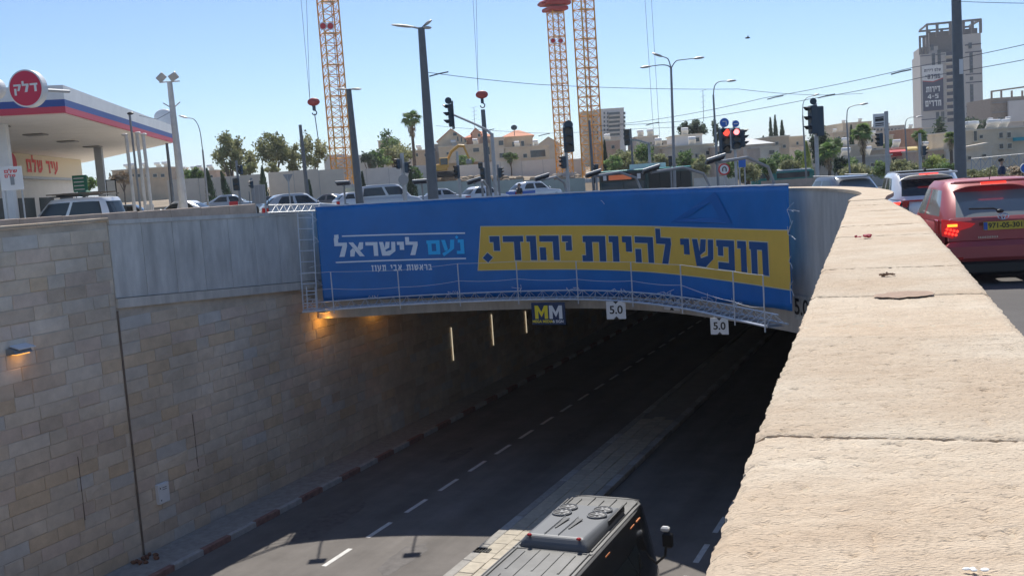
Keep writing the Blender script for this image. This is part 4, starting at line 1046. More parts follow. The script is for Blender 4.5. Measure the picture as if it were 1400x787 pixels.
# driver and seats seen through the rear window as dark shapes
for sx in (-.36, .36): rpart('headrest', M_black, MB().ell((sx, -.25, 1.22), (.14, .06, .10), 10, 7), True)

# --- white SUV ahead of it ---
pc = at(1275, 262, 23.5); hdg = math.radians(12.5); ctr = Vector((pc.x, pc.y, 0))+Vector((math.sin(hdg), math.cos(hdg), 0))*2.25
ws_ = car('white sport utility car with black roof ahead of the red hatchback', (ctr.x, ctr.y, G(ctr.x, ctr.y)-.13), hdg, 'suv', paint('white', (.72, .73, .74)), N=80, near=True)
for ch in list(ws_.children):
    if ch.name.startswith('tail_light') or ch.name.startswith('number_plate'): bpy.data.objects.remove(ch)
Ls = 2.25
rpart('roof_panel', M_black, MB().box((0, -.55, 1.655), (1.22, 1.7, .02), ch=.008), par=ws_)
rpart('spoiler', MATS['car_paint_white'], MB().box((0, -Ls+.62, 1.60), (1.30, .34, .05), ch=.015), True, ws_)
rpart('brake_light', M_tlit, MB().box((0, -Ls+.43, 1.585), (.42, .02, .03)), par=ws_)
rpart('tail_bar', M_tred, MB().box((0, -Ls-.005, .985), (1.4, .03, .035)), par=ws_)
for sg in (-1, 1):
    for q, hh in ((.80, .22), (.60, .20)):
        lit = q > .7
        rpart('tail_light', M_tlit if lit and sg < 0 else M_tred, MB().prism([(sg*(q+.07), .97), (sg*(q-.09), .97), (sg*(q+.0), .97-hh), (sg*(q+.07), .99-hh)], .04, Matrix(((1, 0, 0, 0), (0, 0, 1, -Ls-.018), (0, 1, 0, 0), (0, 0, 0, 1)))), par=ws_)
rpart('number_plate', M_plate, MB().box((0, -Ls-.022, .80), (.52, .02, .115)), par=ws_)
rpart('bumper_lower', M_black, MB().box((0, -Ls+.02, .42), (1.66, .16, .42), ch=.05), True, ws_)
rpart('aerial_fin', M_black, MB().box((0, -Ls+.9, 1.69), (.03, .14, .06), ch=.008), par=ws_)
# --- grey SUV farther on ---
p = place(1141, 37, -.28); gs = car('dark grey sport utility car beyond the right end of the banner', p, math.radians(-7), 'suv', paint('grey', (.17, .19, .22)), glass=M_glassl)
for sg in (-1, 1): rpart('roof_rail', M_galv, MB().cyl((sg*.62, -1.3, 1.66), (sg*.62, .5, 1.68), .02, n=5), par=gs)
rpart('rear_spoiler', MATS['car_paint_grey'], MB().box((0, -1.62, 1.6), (1.28, .3, .045), ch=.012), par=gs)

# --- cars of the junction, left to right ---
car('grey blue car half hidden by the white pipe posts of the filling station', place(181, 62), math.radians(82), 'sedan', paint('grey_blue', (.12, .15, .18)), N=40, group='cars waiting beyond the left wall')
car('white saloon car behind the foot of the floodlight mast', place(247, 60, .05), math.radians(-80), 'sedan', paint('white', (.72, .73, .74)), N=40, group='cars waiting beyond the left wall')
car('pale silver blue car left of the grey steel panel', place(318, 70, .3), math.radians(80), 'sedan', paint('silver_blue', (.32, .38, .44)), N=40, group='cars waiting beyond the left wall')
car('dark car just behind the silver car at the left banner end', place(377, 72, .0), math.radians(60), 'hatch', paint('charcoal', (.05, .055, .065)), N=36, group='cars waiting beyond the left wall')
car('silver sport utility car just left of the banner top', place(410, 56, -.05), math.radians(66), 'suv', paint('silver', (.48, .50, .52)), N=48, group='cars waiting beyond the left wall')
car('dark brown grey car under the left crane', place(447, 84, .0), math.radians(-75), 'sedan', paint('brown_grey', (.14, .13, .125)), N=36)
car('small white car tucked behind the silver people carrier', place(487, 80, .05), math.radians(60), 'hatch', paint('white', (.72, .73, .74)), N=36)
car('silver white people carrier left of the thick dark pole', place(533, 70, .1), math.radians(76), 'van', paint('silver_white', (.55, .56, .57)), name='people_carrier', category='van', N=48)
car('silver saloon car right behind the thick dark pole', place(606, 78, .1), math.radians(78), 'sedan', paint('silver', (.48, .50, .52)), N=40)
car('white hatchback seen from behind between two signal poles', place(662, 74, .12), math.radians(55), 'hatch', paint('white', (.72, .73, .74)), N=48, lit=False)
pc_ = car('white and blue sport utility car with a blue tail panel', place(731, 80, .15), math.radians(62), 'suv', paint('white', (.72, .73, .74)), N=48)
rpart('blue_stripe', M_signb, MB().box((0, -2.262, .82), (1.5, .03, .3)), par=pc_); 
for sg in (-1, 1): rpart('blue_stripe', M_signb, MB().box((sg*.935, -1.2, .85), (.02, 1.3, .22)), par=pc_)
# white van in the filling station
wv = car('white van with laden roof rack parked under the filling station canopy', place(97, 42, .0), math.radians(-80), 'van', paint('white', (.72, .73, .74)), name='van', category='van', N=64)
for sg in (-.6, .6): rpart('roof_bar', M_black, MB().cyl((sg, -1.9, 1.98), (sg, .5, 1.98), .02, n=5), par=wv)
for y in (-1.8, -1.0, -.2, .5): rpart('roof_bar', M_black, MB().cyl((-.62, y, 1.97), (.62, y, 1.97), .02, n=5), par=wv)
rr_ = random.Random(11)
for i in range(7): rpart('roof_load', mat('timber_load', (.22, .17, .12), .9, var=.3), MB().box((rr_.uniform(-.3, .3), rr_.uniform(-1.3, .0), 2.02+.03*i*.4), (.07, 1.7, .05), rr_.uniform(-.06, .06)), par=wv)
rpart('roof_load', mat('tarp_green', (.06, .17, .12), .8), MB().ell((0, -.7, 2.06), (.28, .3, .14), 10, 6), True, wv)
rpart('roof_load', M_black, MB().ell((0, .25, 2.03), (.3, .32, .09), 10, 6), True, wv)
# white buses in the dip on the right
for i, (px, Y) in enumerate(((1054, 92), (1080, 88))):
    p = gat(px, Y); t = thing('minibus', ('left minibus with a white and turquoise roof below the hedge', 'right minibus with a white and turquoise roof below the hedge')[i], 'minibus', p, math.radians(-100+i*8), 'minibuses in the dip right of the banner')
    M_teal = mat('bus_teal', (.02, .22, .20), .4)
    MB().box((0, 0, 1.0), (1.9, 3.6, 1.5), ch=.12).build('body', M_teal, t, True); MB().box((0, 0, 1.78), (1.7, 3.2, .14), ch=.06).build('roof', M_signw, t, True)
    for sg in (-1, 1): MB().box((sg*.96, 0, 1.35), (.02, 2.8, .45)).build('side_window', M_win, t)
    MB().box((0, 1.81, 1.35), (1.6, .02, .5)).build('windscreen', M_win, t)
    for sg in (-1, 1):
        for y in (-1.1, 1.1): MB().cyl((sg*.8, y, .3), (sg*.97, y, .3), .3, n=12).build('wheel', M_rubber, t)

# --- city bus ---
p = gat(884, 72); p.z = G(p.x, p.y)-.15; hb = math.radians(-118); 
M_bus = mat('bus_dark_green', (.012, .055, .055), .45); M_busg = mat('bus_glass', (.012, .018, .022), .35, spec=.15); M_turq = mat('bus_turquoise', (.03, .26, .23), .4)
bp_ = at(826, 246, 60); bq = at(945, 246, 68); dv = Vector((bq.x-bp_.x, bq.y-bp_.y)); LB = 8.6
bus = thing('city_bus', 'dark green city bus with orange destination display behind the banner', 'bus', (0, 0, 0))
# corner of the bus nearest the viewer splits front face (left) and long side (right)
cA = at(819, 240, 60.5); cB = at(884, 240, 57.5); cC = at(946, 240, 61)
def blk(P, Q, dep, z0, z1, m, nm, out=0., ch=None):
    """panel from P to Q (plan), thickness dep inwards"""
    d = Vector((Q.x-P.x, Q.y-P.y, 0)).normalized(); n = Vector((d.y, -d.x, 0)); 
    if n.y > 0: n = -n
    a = Vector((P.x, P.y, 0))+n*out; b = Vector((Q.x, Q.y, 0))+n*out; mb = MB(); vs = []
    for z in (z0, z1): vs += [(a.x, a.y, z), (b.x, b.y, z), (b.x-n.x*dep, b.y-n.y*dep, z), (a.x-n.x*dep, a.y-n.y*dep, z)]
    mb.add(vs, [(0, 1, 5, 4), (1, 2, 6, 5), (2, 3, 7, 6), (3, 0, 4, 7), (4, 5, 6, 7), (3, 2, 1, 0)]); return mb.build(nm, m, bus)
zg = -.35; zt_ = at(884, 229.5, 57.5).z
def lp(P, Q, f): return P.lerp(Q, f)
vs = []
dF = Vector((cA.x-cB.x, cA.y-cB.y, 0)); dS = Vector((cC.x-cB.x, cC.y-cB.y, 0)); cD = Vector((cB.x, cB.y, 0))+dF+dS
mb = MB(); foot = [cA, cB, cC, cD]
mb.add([(q.x, q.y, zg+.3) for q in foot]+[(q.x, q.y, zt_-.075) for q in foot], [(0, 1, 5, 4), (1, 2, 6, 5), (2, 3, 7, 6), (3, 0, 4, 7), (4, 5, 6, 7), (3, 2, 1, 0)]); mb.build('body', M_bus, bus)
cm = sum((Vector((q.x, q.y, 0)) for q in foot), Vector())/4
mb = MB(); ins = [Vector((q.x, q.y, 0)).lerp(cm, .05) for q in foot]
mb.add([(q.x, q.y, zt_-.07) for q in foot]+[(q.x, q.y, zt_-.02) for q in ins], [(0, 1, 5, 4), (1, 2, 6, 5), (2, 3, 7, 6), (3, 0, 4, 7), (4, 5, 6, 7)]); mb.build('roof', M_turq, bus)
for f0, f1 in ((.02, .30), (.36, .62)):
    q0 = lp(cB, cC, f0); q1 = lp(cB, cC, f1); blk(Vector((q0.x, q0.y, 0)).lerp(cm, .3), Vector((q1.x, q1.y, 0)).lerp(cm, .3), 1.2, zt_-.03, zt_+.26, M_signw, 'roof_unit')
for f0, f1 in ((.04, .26), (.27, .49), (.50, .72), (.73, .96)): blk(lp(cB, cC, f0), lp(cB, cC, f1), .02, zg+1.1, zt_-.32, M_busg, 'side_window', .03)
for f0, f1 in ((.05, .52), (.53, .96)): blk(lp(cA, cB, f0), lp(cA, cB, f1), .02, zg+1.0, zt_-.72, mat('bus_windscreen', (.03, .07, .09), .08, spec=.6), 'windscreen', .03)
blk(lp(cA, cB, .04), lp(cA, cB, .97), .02, zt_-.66, zt_-.2, M_black, 'display_box', .035)
dsp = blk(lp(cA, cB, .22), lp(cA, cB, .70), .01, zt_-.58, zt_-.3, mat('orange_display', (.35, .12, .06), .5, emit=(1, .25, .08), es=.12), 'destination_display', .05)
for f in (.10, .82):
    blk(lp(cA, cB, f), lp(cA, cB, f+.07), .01, zt_-.58, zt_-.28, M_signw, 'white_mark', .05)
blk(lp(cB, cC, .0), lp(cB, cC, 1.), .02, zt_-.30, zt_-.16, M_bus, 'cant_rail', .04)
for (q, ff) in ((cB, .18), (cB, .82)):
    w_ = lp(cB, cC, ff); d = Vector((dS.y, -dS.x, 0)).normalized(); d = d if d.y < 0 else -d; c0 = Vector((w_.x, w_.y, zg+.5)); MB().cyl(c0-d*.2, c0+d*.04, .48, n=18).build('wheel', M_rubber, bus)
MB().tube([(cA.x, cA.y, zt_-.3), (cA.x-.3, cA.y-.35, zt_-.35), (cA.x-.34, cA.y-.4, zt_-.7)], .05, 6).build('mirror_arm', M_black, bus)

# ================= VAN IN THE UNDERPASS =================
M_vanroof = mat('van_roof_grey', (.13, .13, .126), .5, .2, var=.22, vs=2.5, bump=.05)
M_vanbody = mat('van_body_black', (.012, .013, .015), .22, coat=.6, spec=.5)
M_acu = mat('air_unit_grey', (.125, .135, .148), .5, var=.05, vs=3)
VZ = 2.5; vf = onz(835, 677, ZR+VZ); lf_ = onz(785, 671, ZR+VZ); rf_ = onz(884, 683, ZR+VZ)
cs = ((RC*lf_.x-RS*lf_.y)+(RC*rf_.x-RS*rf_.y))/2; ct = max(RS*lf_.x+RC*lf_.y, RS*rf_.x+RC*rf_.y); hw = abs((RC*rf_.x-RS*rf_.y)-(RC*lf_.x-RS*lf_.y))/2
LV = 6.2; van = thing('passenger_van', 'dark passenger van with ribbed grey roof and twin fan air unit', 'van', st(cs, ct-LV/2, ZR), -RD)
V = [(-.05+.35, 1.22, 0), (.55, 1.30, 0), (1.1, 1.33, 0), (1.5, 1.30, .04), (2.1, 1.13, .10), (2.38, 1.05, .14), (2.47, 1.0, .20)]
base = ringpts(9, hw, LV/2, 72); rings = []
for z, wf, ins_ in V:
    rings.append([Vector((cx*hw*wf*(1-.05*max(0, cy)**6), (cy*LV/2+(0.55*max(0, 1-(z/1.25))*0 if cy < 0 else 0))-(ins_*.6 if cy > 0 else -ins_*.3)+(max(0, (1.35-z))*.75*max(0, cy)**8 if z < 1.35 else 0), z)) for cx, cy in base])
mb = MB(); vs = [p for R_ in rings for p in R_]; nR = 72
mb.add(vs, [(j*nR+i, j*nR+(i+1) % nR, (j+1)*nR+(i+1) % nR, (j+1)*nR+i) for j in range(len(rings)-1) for i in range(nR)])
mb.build('body', M_vanbody, van, True)
top = rings[-1]; mb = MB(); vs = []
for s_, dz in ((1, 0), (.97, .02), (.9, .032), (.6, .042), (.2, .046)): vs += [Vector((p.x*s_, (p.y)*(.995 if s_ == .97 else (.97 if s_ == .9 else (.8 if s_ == .6 else (.4 if s_ == .2 else 1)))), 2.47+dz)) for p in top]
mb.add(vs, [(j*nR+i, j*nR+(i+1) % nR, (j+1)*nR+(i+1) % nR, (j+1)*nR+i) for j in range(4) for i in range(nR)]+[tuple(4*nR+i for i in range(nR))]); roof = mb.build('roof', M_vanroof, van, True)
y1 = LV/2
for k_, x in enumerate((-.60, -.42, -.2, 0.0, .2, .42, .60)):
    x *= hw/.72
    segs = ((y1-.95, y1-.32), (y1-4.6, y1-3.05), (y1-5.9, y1-4.75)) if abs(x) < .5 else ((y1-2.9, y1-.4), (y1-5.9, y1-3.0))
    if k_ % 2 and abs(x) < .5: segs = ((y1-.85, y1-.45), (y1-3.9, y1-3.15), (y1-5.4, y1-4.1))
    for a, b in segs: MB().box((x, (a+b)/2, 2.515), (.035, b-a, .022), ch=.009).build('roof_rib', M_vanroof, roof)
for yy in (y1-3.02, y1-4.66): MB().box((0, yy, 2.514), (hw*1.86, .03, .014), ch=.005).build('roof_rib', M_vanroof, roof)
for sg in (-1, 1): MB().box((sg*(hw-.055), -.1, 2.50), (.035, LV-.7, .028), ch=.01).build('gutter', M_vanroof, roof)
# air unit
ac = MB(); ya, yb = y1-1.02, y1-2.98; aw = hw*.80
P = [(-aw, ya, 2.50), (aw, ya, 2.50), (aw, yb, 2.50), (-aw, yb, 2.50)]; T = [(-aw+.07, ya-.16, 2.66), (aw-.07, ya-.16, 2.66), (aw-.10, yb+.10, 2.71), (-aw+.10, yb+.10, 2.71)]
mb = MB(); mb.add(P+[(x*1.0, y, 2.585) for x, y, z in P]+T, [(0, 1, 5, 4), (1, 2, 6, 5), (2, 3, 7, 6), (3, 0, 4, 7), (4, 5, 9, 8), (5, 6, 10, 9), (6, 7, 11, 10), (7, 4, 8, 11), (8, 9, 10, 11)])
au = mb.build('air_unit', M_acu, van)
bv = au.modifiers.new('soft', 'BEVEL'); bv.width = .05; bv.segments = 3
def slopeZ(y): return 2.674+(2.71-2.66)*((ya-.16)-y)/((ya-.16)-(yb+.10))
for x in (-.31, .31):
    for y in (y1-1.42, y1-1.72):
        z = slopeZ(y)+.004; fx = x*hw/.72
        w_ = MB(); n = 20
        w_.tube([(fx+.165*math.cos(2*math.pi*i/n), y+.165*math.sin(2*math.pi*i/n), z+.002) for i in range(n+1)], .013, 6); w_.build('fan_ring', M_acu, au)
        MB().cyl((fx, y, z-.002), (fx, y, z+.003), .165, n=20).build('fan_well', M_black, au)
        b_ = MB()
        for i in range(7):
            a = 2*math.pi*i/7; c_, s_ = math.cos(a), math.sin(a); c2, s2 = math.cos(a+.55), math.sin(a+.55)
            b_.quad((fx+.05*c_, y+.05*s_, z+.007), (fx+.13*c_, y+.13*s_, z+.006), (fx+.13*math.cos(a+.35), y+.13*math.sin(a+.35), z+.012), (fx+.05*math.cos(a+.35), y+.05*math.sin(a+.35), z+.009))
        b_.cyl((fx, y, z+.003), (fx, y, z+.016), .04, n=10); b_.build('fan', mat('fan_grey', (.22, .225, .23), .5), au)
for x in (-.12, .12):
    a = MB(); a.prism([(x-.05, y1-2.0), (x+.05, y1-2.0), (x-.01, y1-2.5), (x-.03, y1-2.5)], .012, Matrix.Translation((0, 0, slopeZ(y1-2.2)-.002))); a.build('moulded_recess', mat('recess_dark', (.07, .075, .08), .6), au)
    MB().box((x-.08, y1-2.35, slopeZ(y1-2.35)+.004), (.012, .95, .012), R=Matrix.Rotation(-.03, 3, 'X')).build('moulded_ridge', M_acu, au)
for sg in (-1, 1): MB().ell((sg*aw*.72, yb+.06, 2.712), (.045, .04, .025), 10, 6).build('marker_lamp', mat('marker_red', (.4, .02, .02), .2), au)
for i in range(5): MB().box((aw-.02, y1-1.45-.0, 2.56+.026*i), (.03, .85, .012)).build('vent_slat', M_black, au)
MB().box((hw*1.36-.14, -.4, 1.9), (.03, LV*.72, .5), R=Matrix.Rotation(-.26, 3, 'Y')).build('side_window', M_glass, van)
MB().box((-hw*1.36+.14, -.4, 1.9), (.03, LV*.72, .5), R=Matrix.Rotation(.26, 3, 'Y')).build('side_window', M_glass, van)
for y in (y1-.9, y1-1.25, y1-2.6, y1-4.2): MB().box((hw*1.05, y, 2.36), (.02, .22, .025)).build('side_marker', mat('marker_orange', (.7, .22, .05), .4), van)
# tall mirror on the right front corner with white cap
MB().tube([(hw*1.2, y1-.35, 1.35), (hw*1.3+.1, y1-.30, 1.5), (hw*1.3+.16, y1-.28, 1.95)], .025, 7).build('mirror_arm', M_black, van)
mm = MB().box((hw*1.3+.16, y1-.28, 1.80), (.18, .10, .30), ch=.04).build('mirror', M_black, van); MB().box((hw*1.3+.12, y1-.27, 2.0), (.15, .10, .10), ch=.03).build('mirror_cap', M_signw, mm)
for y in (-LV*.28, LV*.33):
    for sg in (-1, 1):
        q = MB().cyl((sg*(hw*1.33-.24), y, .36), (sg*(hw*1.33+.012), y, .36), .36, n=20).build('wheel', M_rubber, van); MB().cyl((sg*(hw*1.33), y, .36), (sg*(hw*1.33+.025), y, .36), .2, n=12).build('rim', M_rim, q)
for sg in (-1, 1): MB().box((sg*.7*hw/.72, -LV/2-.01, 1.1), (.16, .04, .5), ch=.01).build('tail_light', M_tred, van)
MB().box((0, -LV/2-.01, 1.8), (1.2, .03, .6)).build('rear_window', M_glass, van)

for y in (y1-.25, y1-4.66, y1-5.6): MB().box((0, y, 2.505), (hw*1.7, .012, .008)).build('roof_seam', M_black, roof)
MB().box((hw*1.30-.02, -.2, .95), (.02, LV*.9, .03)).build('side_trim', M_galv, van)
for y in (y1-1.55, y1-3.4): MB().box((hw*1.31, y, 1.2), (.012, .02, 1.6), R=Matrix.Rotation(0, 3, 'Y')).build('door_seam', M_rubber, van)
# ================= STREET FURNITURE, CRANES, FILLING STATION =================
def P0(px, Y): return gat(px, Y)
def rel(o, v): return Vector(v)-o.location
def lamp_single(lab, px0, pxt, pyt, Y, arms, r=.07, m=None, headlen=.6, group=None, armr=.035, name='street_lamp'):
    """upright pole; each arm is a list of (px, py) pixels of the photograph on the plane of the pole"""
    m = m or M_poleg; b = P0(px0, Y); top = at(pxt, pyt, Y); t = thing(name, lab, 'street lamp', b, 0, group)
    top = Vector((b.x*.15+top.x*.85, Y, top.z)) if abs(top.x-b.x) < .8 else Vector((b.x, Y, top.z))
    MB().cyl((0, 0, 0), rel(t, top), r*1.25, r*.8, 10).build('pole', m, t)
    for A in arms:
        pts = [rel(t, top)-Vector((0, 0, .05))]+[rel(t, at(x, y, Y)) for x, y in A]
        C = [Vector(p) for p in cat([tuple(p) for p in pts], 5)] if len(pts) > 2 else pts
        MB().tube(C, armr, 6, armr*.7).build('arm', m, t, True)
        e = pts[-1]; d = (pts[-1]-pts[-2]).normalized(); h = MB(); R = Matrix.Rotation(-math.atan2(d.z, d.x), 3, 'Y')
        h.ell(e+d*headlen*.35, (headlen*.55, .14, .07), 10, 6, R); h.build('lamp_head', M_galv, t, True)
    MB().cyl((0, 0, 0), (0, 0, .5), r*1.7, n=8).build('pole_foot', m, t)
    return t
M_disc = mat('sign_back_grey', (.30, .31, .32), .5, .3)
LENS = {'off': mat('lens_dark', (.03, .03, .03), .3), 'red': M_slit, 'redglow': M_glow}
def head(parent, c, h, face=0., n=3, lit=None, board=False, visor=True, wf=.36):
    """traffic light head; face 0 looks at the viewer, positive turns its front to the left"""
    c = Vector(c); R = Matrix.Rotation(-face, 3, 'Z'); w_ = h*wf; d = .16*h+.06
    hb = MB().box((0, 0, 0), (w_, d, h), ch=.03); hb.v = [tuple(R @ Vector(v)+c) for v in hb.v]; ho = hb.build('signal_head', M_sig, parent)
    if board:
        b = MB().box((0, d*.3, 0), (w_*1.9, .03, h*1.22), ch=.01); b.v = [tuple(R @ Vector(v)+c) for v in b.v]; b.build('backing_board', M_sig, parent)
        b = MB().box((0, d*.3+.018, 0), (w_*2.0, .006, h*1.26)); b.v = [tuple(R @ Vector(v)+c) for v in b.v]; b.build('board_rim', M_signw, parent)
    for i in range(n):
        z = h/2-h/n*(i+.5); rr = min(w_*.40, h/n*.42); k = 'off'
        if lit and i == 0: k = lit
        l_ = MB().cyl((0, -d/2-.004, z), (0, -d/2-.02, z), rr, n=14); l_.v = [tuple(R @ Vector(v)+c) for v in l_.v]; l_.build('lens', LENS[k], ho)
        if visor:
            v_ = MB(); P = []; m_ = 8
            for j in range(m_+1):
                a = math.pi*j/m_; P.append((rr*1.12*math.cos(a), rr*1.12*math.sin(a)))
            vs = [(x, -d/2, z+y) for x, y in P]+[(x, -d/2-rr*1.9*(.35+.65*y/(rr*1.12)), z+y) for x, y in P]
            v_.add(vs, [(j, j+1, m_+2+j, m_+1+j) for j in range(m_)]); v_.v = [tuple(R @ Vector(q)+c) for q in v_.v]; v_.build('visor', M_black, ho)
    return ho
def signal(lab, px, pyt, Y, heads, r=.055, arm=None, m=None, discs=(), group=None, lean=None, z0=None):
    b = P0(px, Y); t = thing('traffic_signal', lab, 'traffic light', b, 0, group); tp = at(lean or px, pyt, Y); tp.x = b.x; m = m or M_poleg
    MB().cyl((0, 0, 0), rel(t, tp), r*1.15, r, 9).build('pole', m, t)
    if arm:
        pts = [rel(t, at(x, y, Y)) for x, y in arm]; pts[0].x = 0; MB().tube(pts, r*.8, 7, r*.6).build('arm', m, t)
    for hd in heads:
        x, y, hp, fc = hd[:4]; kw = hd[4] if len(hd) > 4 else {}
        c = rel(t, at(x, y, Y)); c.y -= .12; head(t, c, hp*Y/F, math.radians(fc), **kw)
        if abs(c.x) > .1 and not arm: MB().cyl((0, 0, c.z), (c.x, 0, c.z), .02, n=5).build('bracket', m, t)
    for (x, y, rp_, mm) in discs:
        c = rel(t, at(x, y, Y)); c.y -= .14; MB().cyl(c, c+Vector((0, .03, 0)), rp_*Y/F, n=20).build('round_sign', mm, t)
    return t
def disc_sign(parent, c, r, face_m, rim_m, arrow=None):
    c = Vector(c); MB().cyl(c, c+Vector((0, .03, 0)), r, n=24).build('round_sign', rim_m, parent)
    MB().cyl(c-Vector((0, .003, 0)), c, r*.86 if rim_m is not M_signr else r*.76, n=24).build('sign_face', face_m, parent)

# thick dark poles of the tramway wires and lights
def bigpole(lab, px0, pyb, pxt, pyt, Y, r0, r1, heads=()):
    b = P0(px0, Y); top = at(pxt, pyt, Y); t = thing('lamp_mast', lab, 'lamp mast', b)
    tr = rel(t, top); tr.x *= .5
    MB().cyl((0, 0, 0), tr, r0, r1, 14).build('mast', M_pole, t, True)
    for hx, hy in heads:
        e = rel(t, at(hx, hy, Y)); e.x += tr.x-rel(t, top).x; d = Vector((e.x-tr.x, 0, e.z-tr.z)); R = Matrix.Rotation(-math.atan2(d.z, abs(d.x))*(1 if d.x > 0 else -1), 3, 'Y')
        MB().tube([tr-Vector((0, 0, .05)), tr+d*.4], .04, 6).build('arm', M_poleg, t)
        MB().ell(tr+d*.8, (abs(d.x)*.5+.05, .16, .06), 12, 6, R).build('lamp_head', mat('lamp_head_pale', (.5, .5, .49), .5), t, True)
    MB().cyl((0, 0, 0), (0, 0, .12), r0*1.7, n=12).build('base_plate', M_pole, t); return t
bigpole('thick dark lamp mast with three light heads rising behind the banner', 591, 272, 577, 38, 42, .24, .14, ((546, 35), (588, 30), (587, 38)))
bigpole('thick dark mast with small twin heads in front of the left crane', 491, 268, 474, 122, 52, .22, .13, ((462, 122), (487, 122)))
bigpole('very thick grey pole standing against the tower block on the right', 1313, 236, 1304, -60, 38, .22, .16)
MB().box((0, -.2, 5.2), (.14, .02, .55)).build('notice_strip', M_signw, bpy.data.objects['lamp_mast.002'])
# slim dark posts
def post(lab, px0, pxt, pyt, Y, r=.06, m=None, name='pole', cat_='pole', grp=None):
    b = P0(px0, Y); tp = at(pxt, pyt, Y); t = thing(name, lab, cat_, b, 0, grp); v = rel(t, tp); v.x *= .4
    MB().cyl((0, 0, 0), v, r*1.2, r*.8, 9).build('shaft', m or M_pole, t); MB().cyl((0, 0, 0), (0, 0, .3), r*1.6, n=8).build('foot', m or M_pole, t); return t
post('dark leaning pole between the silver car and the left crane', 421, 407, 171, 62, .12)
post('dark pole behind the canopy corner of the filling station', 237, 227, 196, 60, .10)
post('thin dark post beyond the white pipe posts', 206, 199, 200, 58, .05)
post('tall dark pole under the crane hook behind the signal arm', 668, 659, 150, 64, .17)
post('slim brown pole right of the middle crane masts', 811, 804, 165, 70, .10)
post('slim pole carrying the wires left of the white towers hedge', 866, 861, 176, 75, .08)

# lamps
lamp_single('single arm street lamp right of the floodlight mast', 284, 277, 205, 66, [[(273, 178), (266, 164), (255, 161)]], .07)
lamp_single('double arm street lamp above the dark side of the bus', 921, 918, 92, 56, [[(913, 90), (904, 89), (888, 91)], [(924, 84), (932, 82), (950, 80)], [(914, 82), (910, 79), (904, 77)]], .075)
lamp_single('curved street lamp behind the two red traffic lights', 981, 975, 130, 62, [[(977, 118), (983, 112), (995, 111)]], .07)
lamp_single('distant curved street lamp right of the cypress group', 1102, 1097, 158, 85, [[(1098, 142), (1103, 134), (1112, 131)]], .07)
lamp_single('curved street lamp left of the tall palm', 1162, 1157, 165, 70, [[(1159, 150), (1166, 145), (1177, 143)]], .06)
lamp_single('small curved street lamp left of the tower block', 1241, 1237, 175, 85, [[(1239, 165), (1244, 161), (1254, 160)]], .07)

# white floodlight mast at the filling station
b = P0(251, 50); t = thing('floodlight_mast', 'white floodlight mast with two tilted lamps beside the canopy', 'floodlight mast', b); tp = rel(t, at(231, 112, 50)); tp.x *= .75
MB().cyl((0, 0, 0), tp, .22, .13, 12).build('mast', M_polew, t)
for dx, rot in ((-.35, -.7), (.25, -.5)):
    MB().box(tp+Vector((dx, -.1, .22)), (.42, .12, .34), R=Matrix.Rotation(rot, 3, 'Y') @ Matrix.Rotation(.5, 3, 'X'), ch=.02).build('flood_lamp', M_galv, t)
MB().cyl(tp+Vector((-.5, 0, .0)), tp+Vector((.5, 0, 0)), .035, n=6).build('cross_arm', M_polew, t)
for sg in (-1, 1): MB().cyl(tp+Vector((.03, 0, -1.3)), tp+Vector((sg*.42, 0, -1.0)), .03, n=5).build('side_arm', M_polew, t)
# pipe posts
for i, (px, yt) in enumerate(((184, 184), (192, 155), (199, 182), (207, 184))):
    b = P0(px, 47); t = thing('vent_pipe', ('leftmost white vent pipe with a hooked top', 'tallest dark tipped vent pipe in the group of four', 'inner white vent pipe of the group of four', 'rightmost white vent pipe of the group of four')[i], 'pipe', b, 0, 'vent pipes at the filling station')
    tp = rel(t, at(px-2, yt, 47)); tp.x = -.05
    MB().cyl((0, 0, 0), tp, .075 if i != 1 else .05, n=8).build('pipe', M_polew if i != 1 else M_poleg, t)
    MB().ell(tp+Vector((-.06 if i == 0 else .04, 0, .02)), (.16, .1, .07), 8, 5).build('cap', M_polew if i != 1 else M_black, t)
MB().box((0.7, -.0, 1.2), (.35, .1, .5)).build('cabinet', M_polew, bpy.data.objects['vent_pipe'])

# canopy
ZC = 5.6
Bc = onz(90, 154, ZC); Cc = onz(238, 195, ZC); e1 = (Cc-Bc); e1.z = 0; L1 = e1.length; e1.normalize(); e2 = Vector((-e1.y, e1.x, 0))
ts = thing('station_canopy', 'white filling station canopy with red and blue band', 'canopy', (Bc.x, Bc.y, ZC)); DW = 19
def cp_(a, b_, z): return e1*a+e2*b_+Vector((0, 0, z))
Dc = onz(116, 222, ZC)-Bc; Ac = onz(0, 158.5, ZC)-Bc; Ac = Ac.normalized()*30; Q4 = [Vector((0, 0, 0)), Cc-Bc, Dc, Dc+Ac*.9, Ac]; QC = sum(Q4, Vector())/5
def band_(z0, z1, m, nm, out=0.):
    o_ = [q+(q-QC).normalized()*out for q in Q4]; n = 5; mb = MB()
    mb.add([q+Vector((0, 0, z0)) for q in o_]+[q+Vector((0, 0, z1)) for q in o_], [tuple(range(n-1, -1, -1)), tuple(range(n, 2*n))]+[(i, (i+1) % n, n+(i+1) % n, n+i) for i in range(n)]); mb.build(nm, m, ts)
band_(-.03, .12, mat('canopy_soffit', (.80, .76, .70), .8, var=.05, vs=1), 'soffit', -.15)
band_(.0, .24, mat('band_red', (.55, .05, .09), .5), 'red_band', .0); band_(.24, .50, mat('band_blue', (.03, .08, .30), .5), 'blue_band', .003); band_(.50, 1.03, M_signw, 'white_fascia', .006)
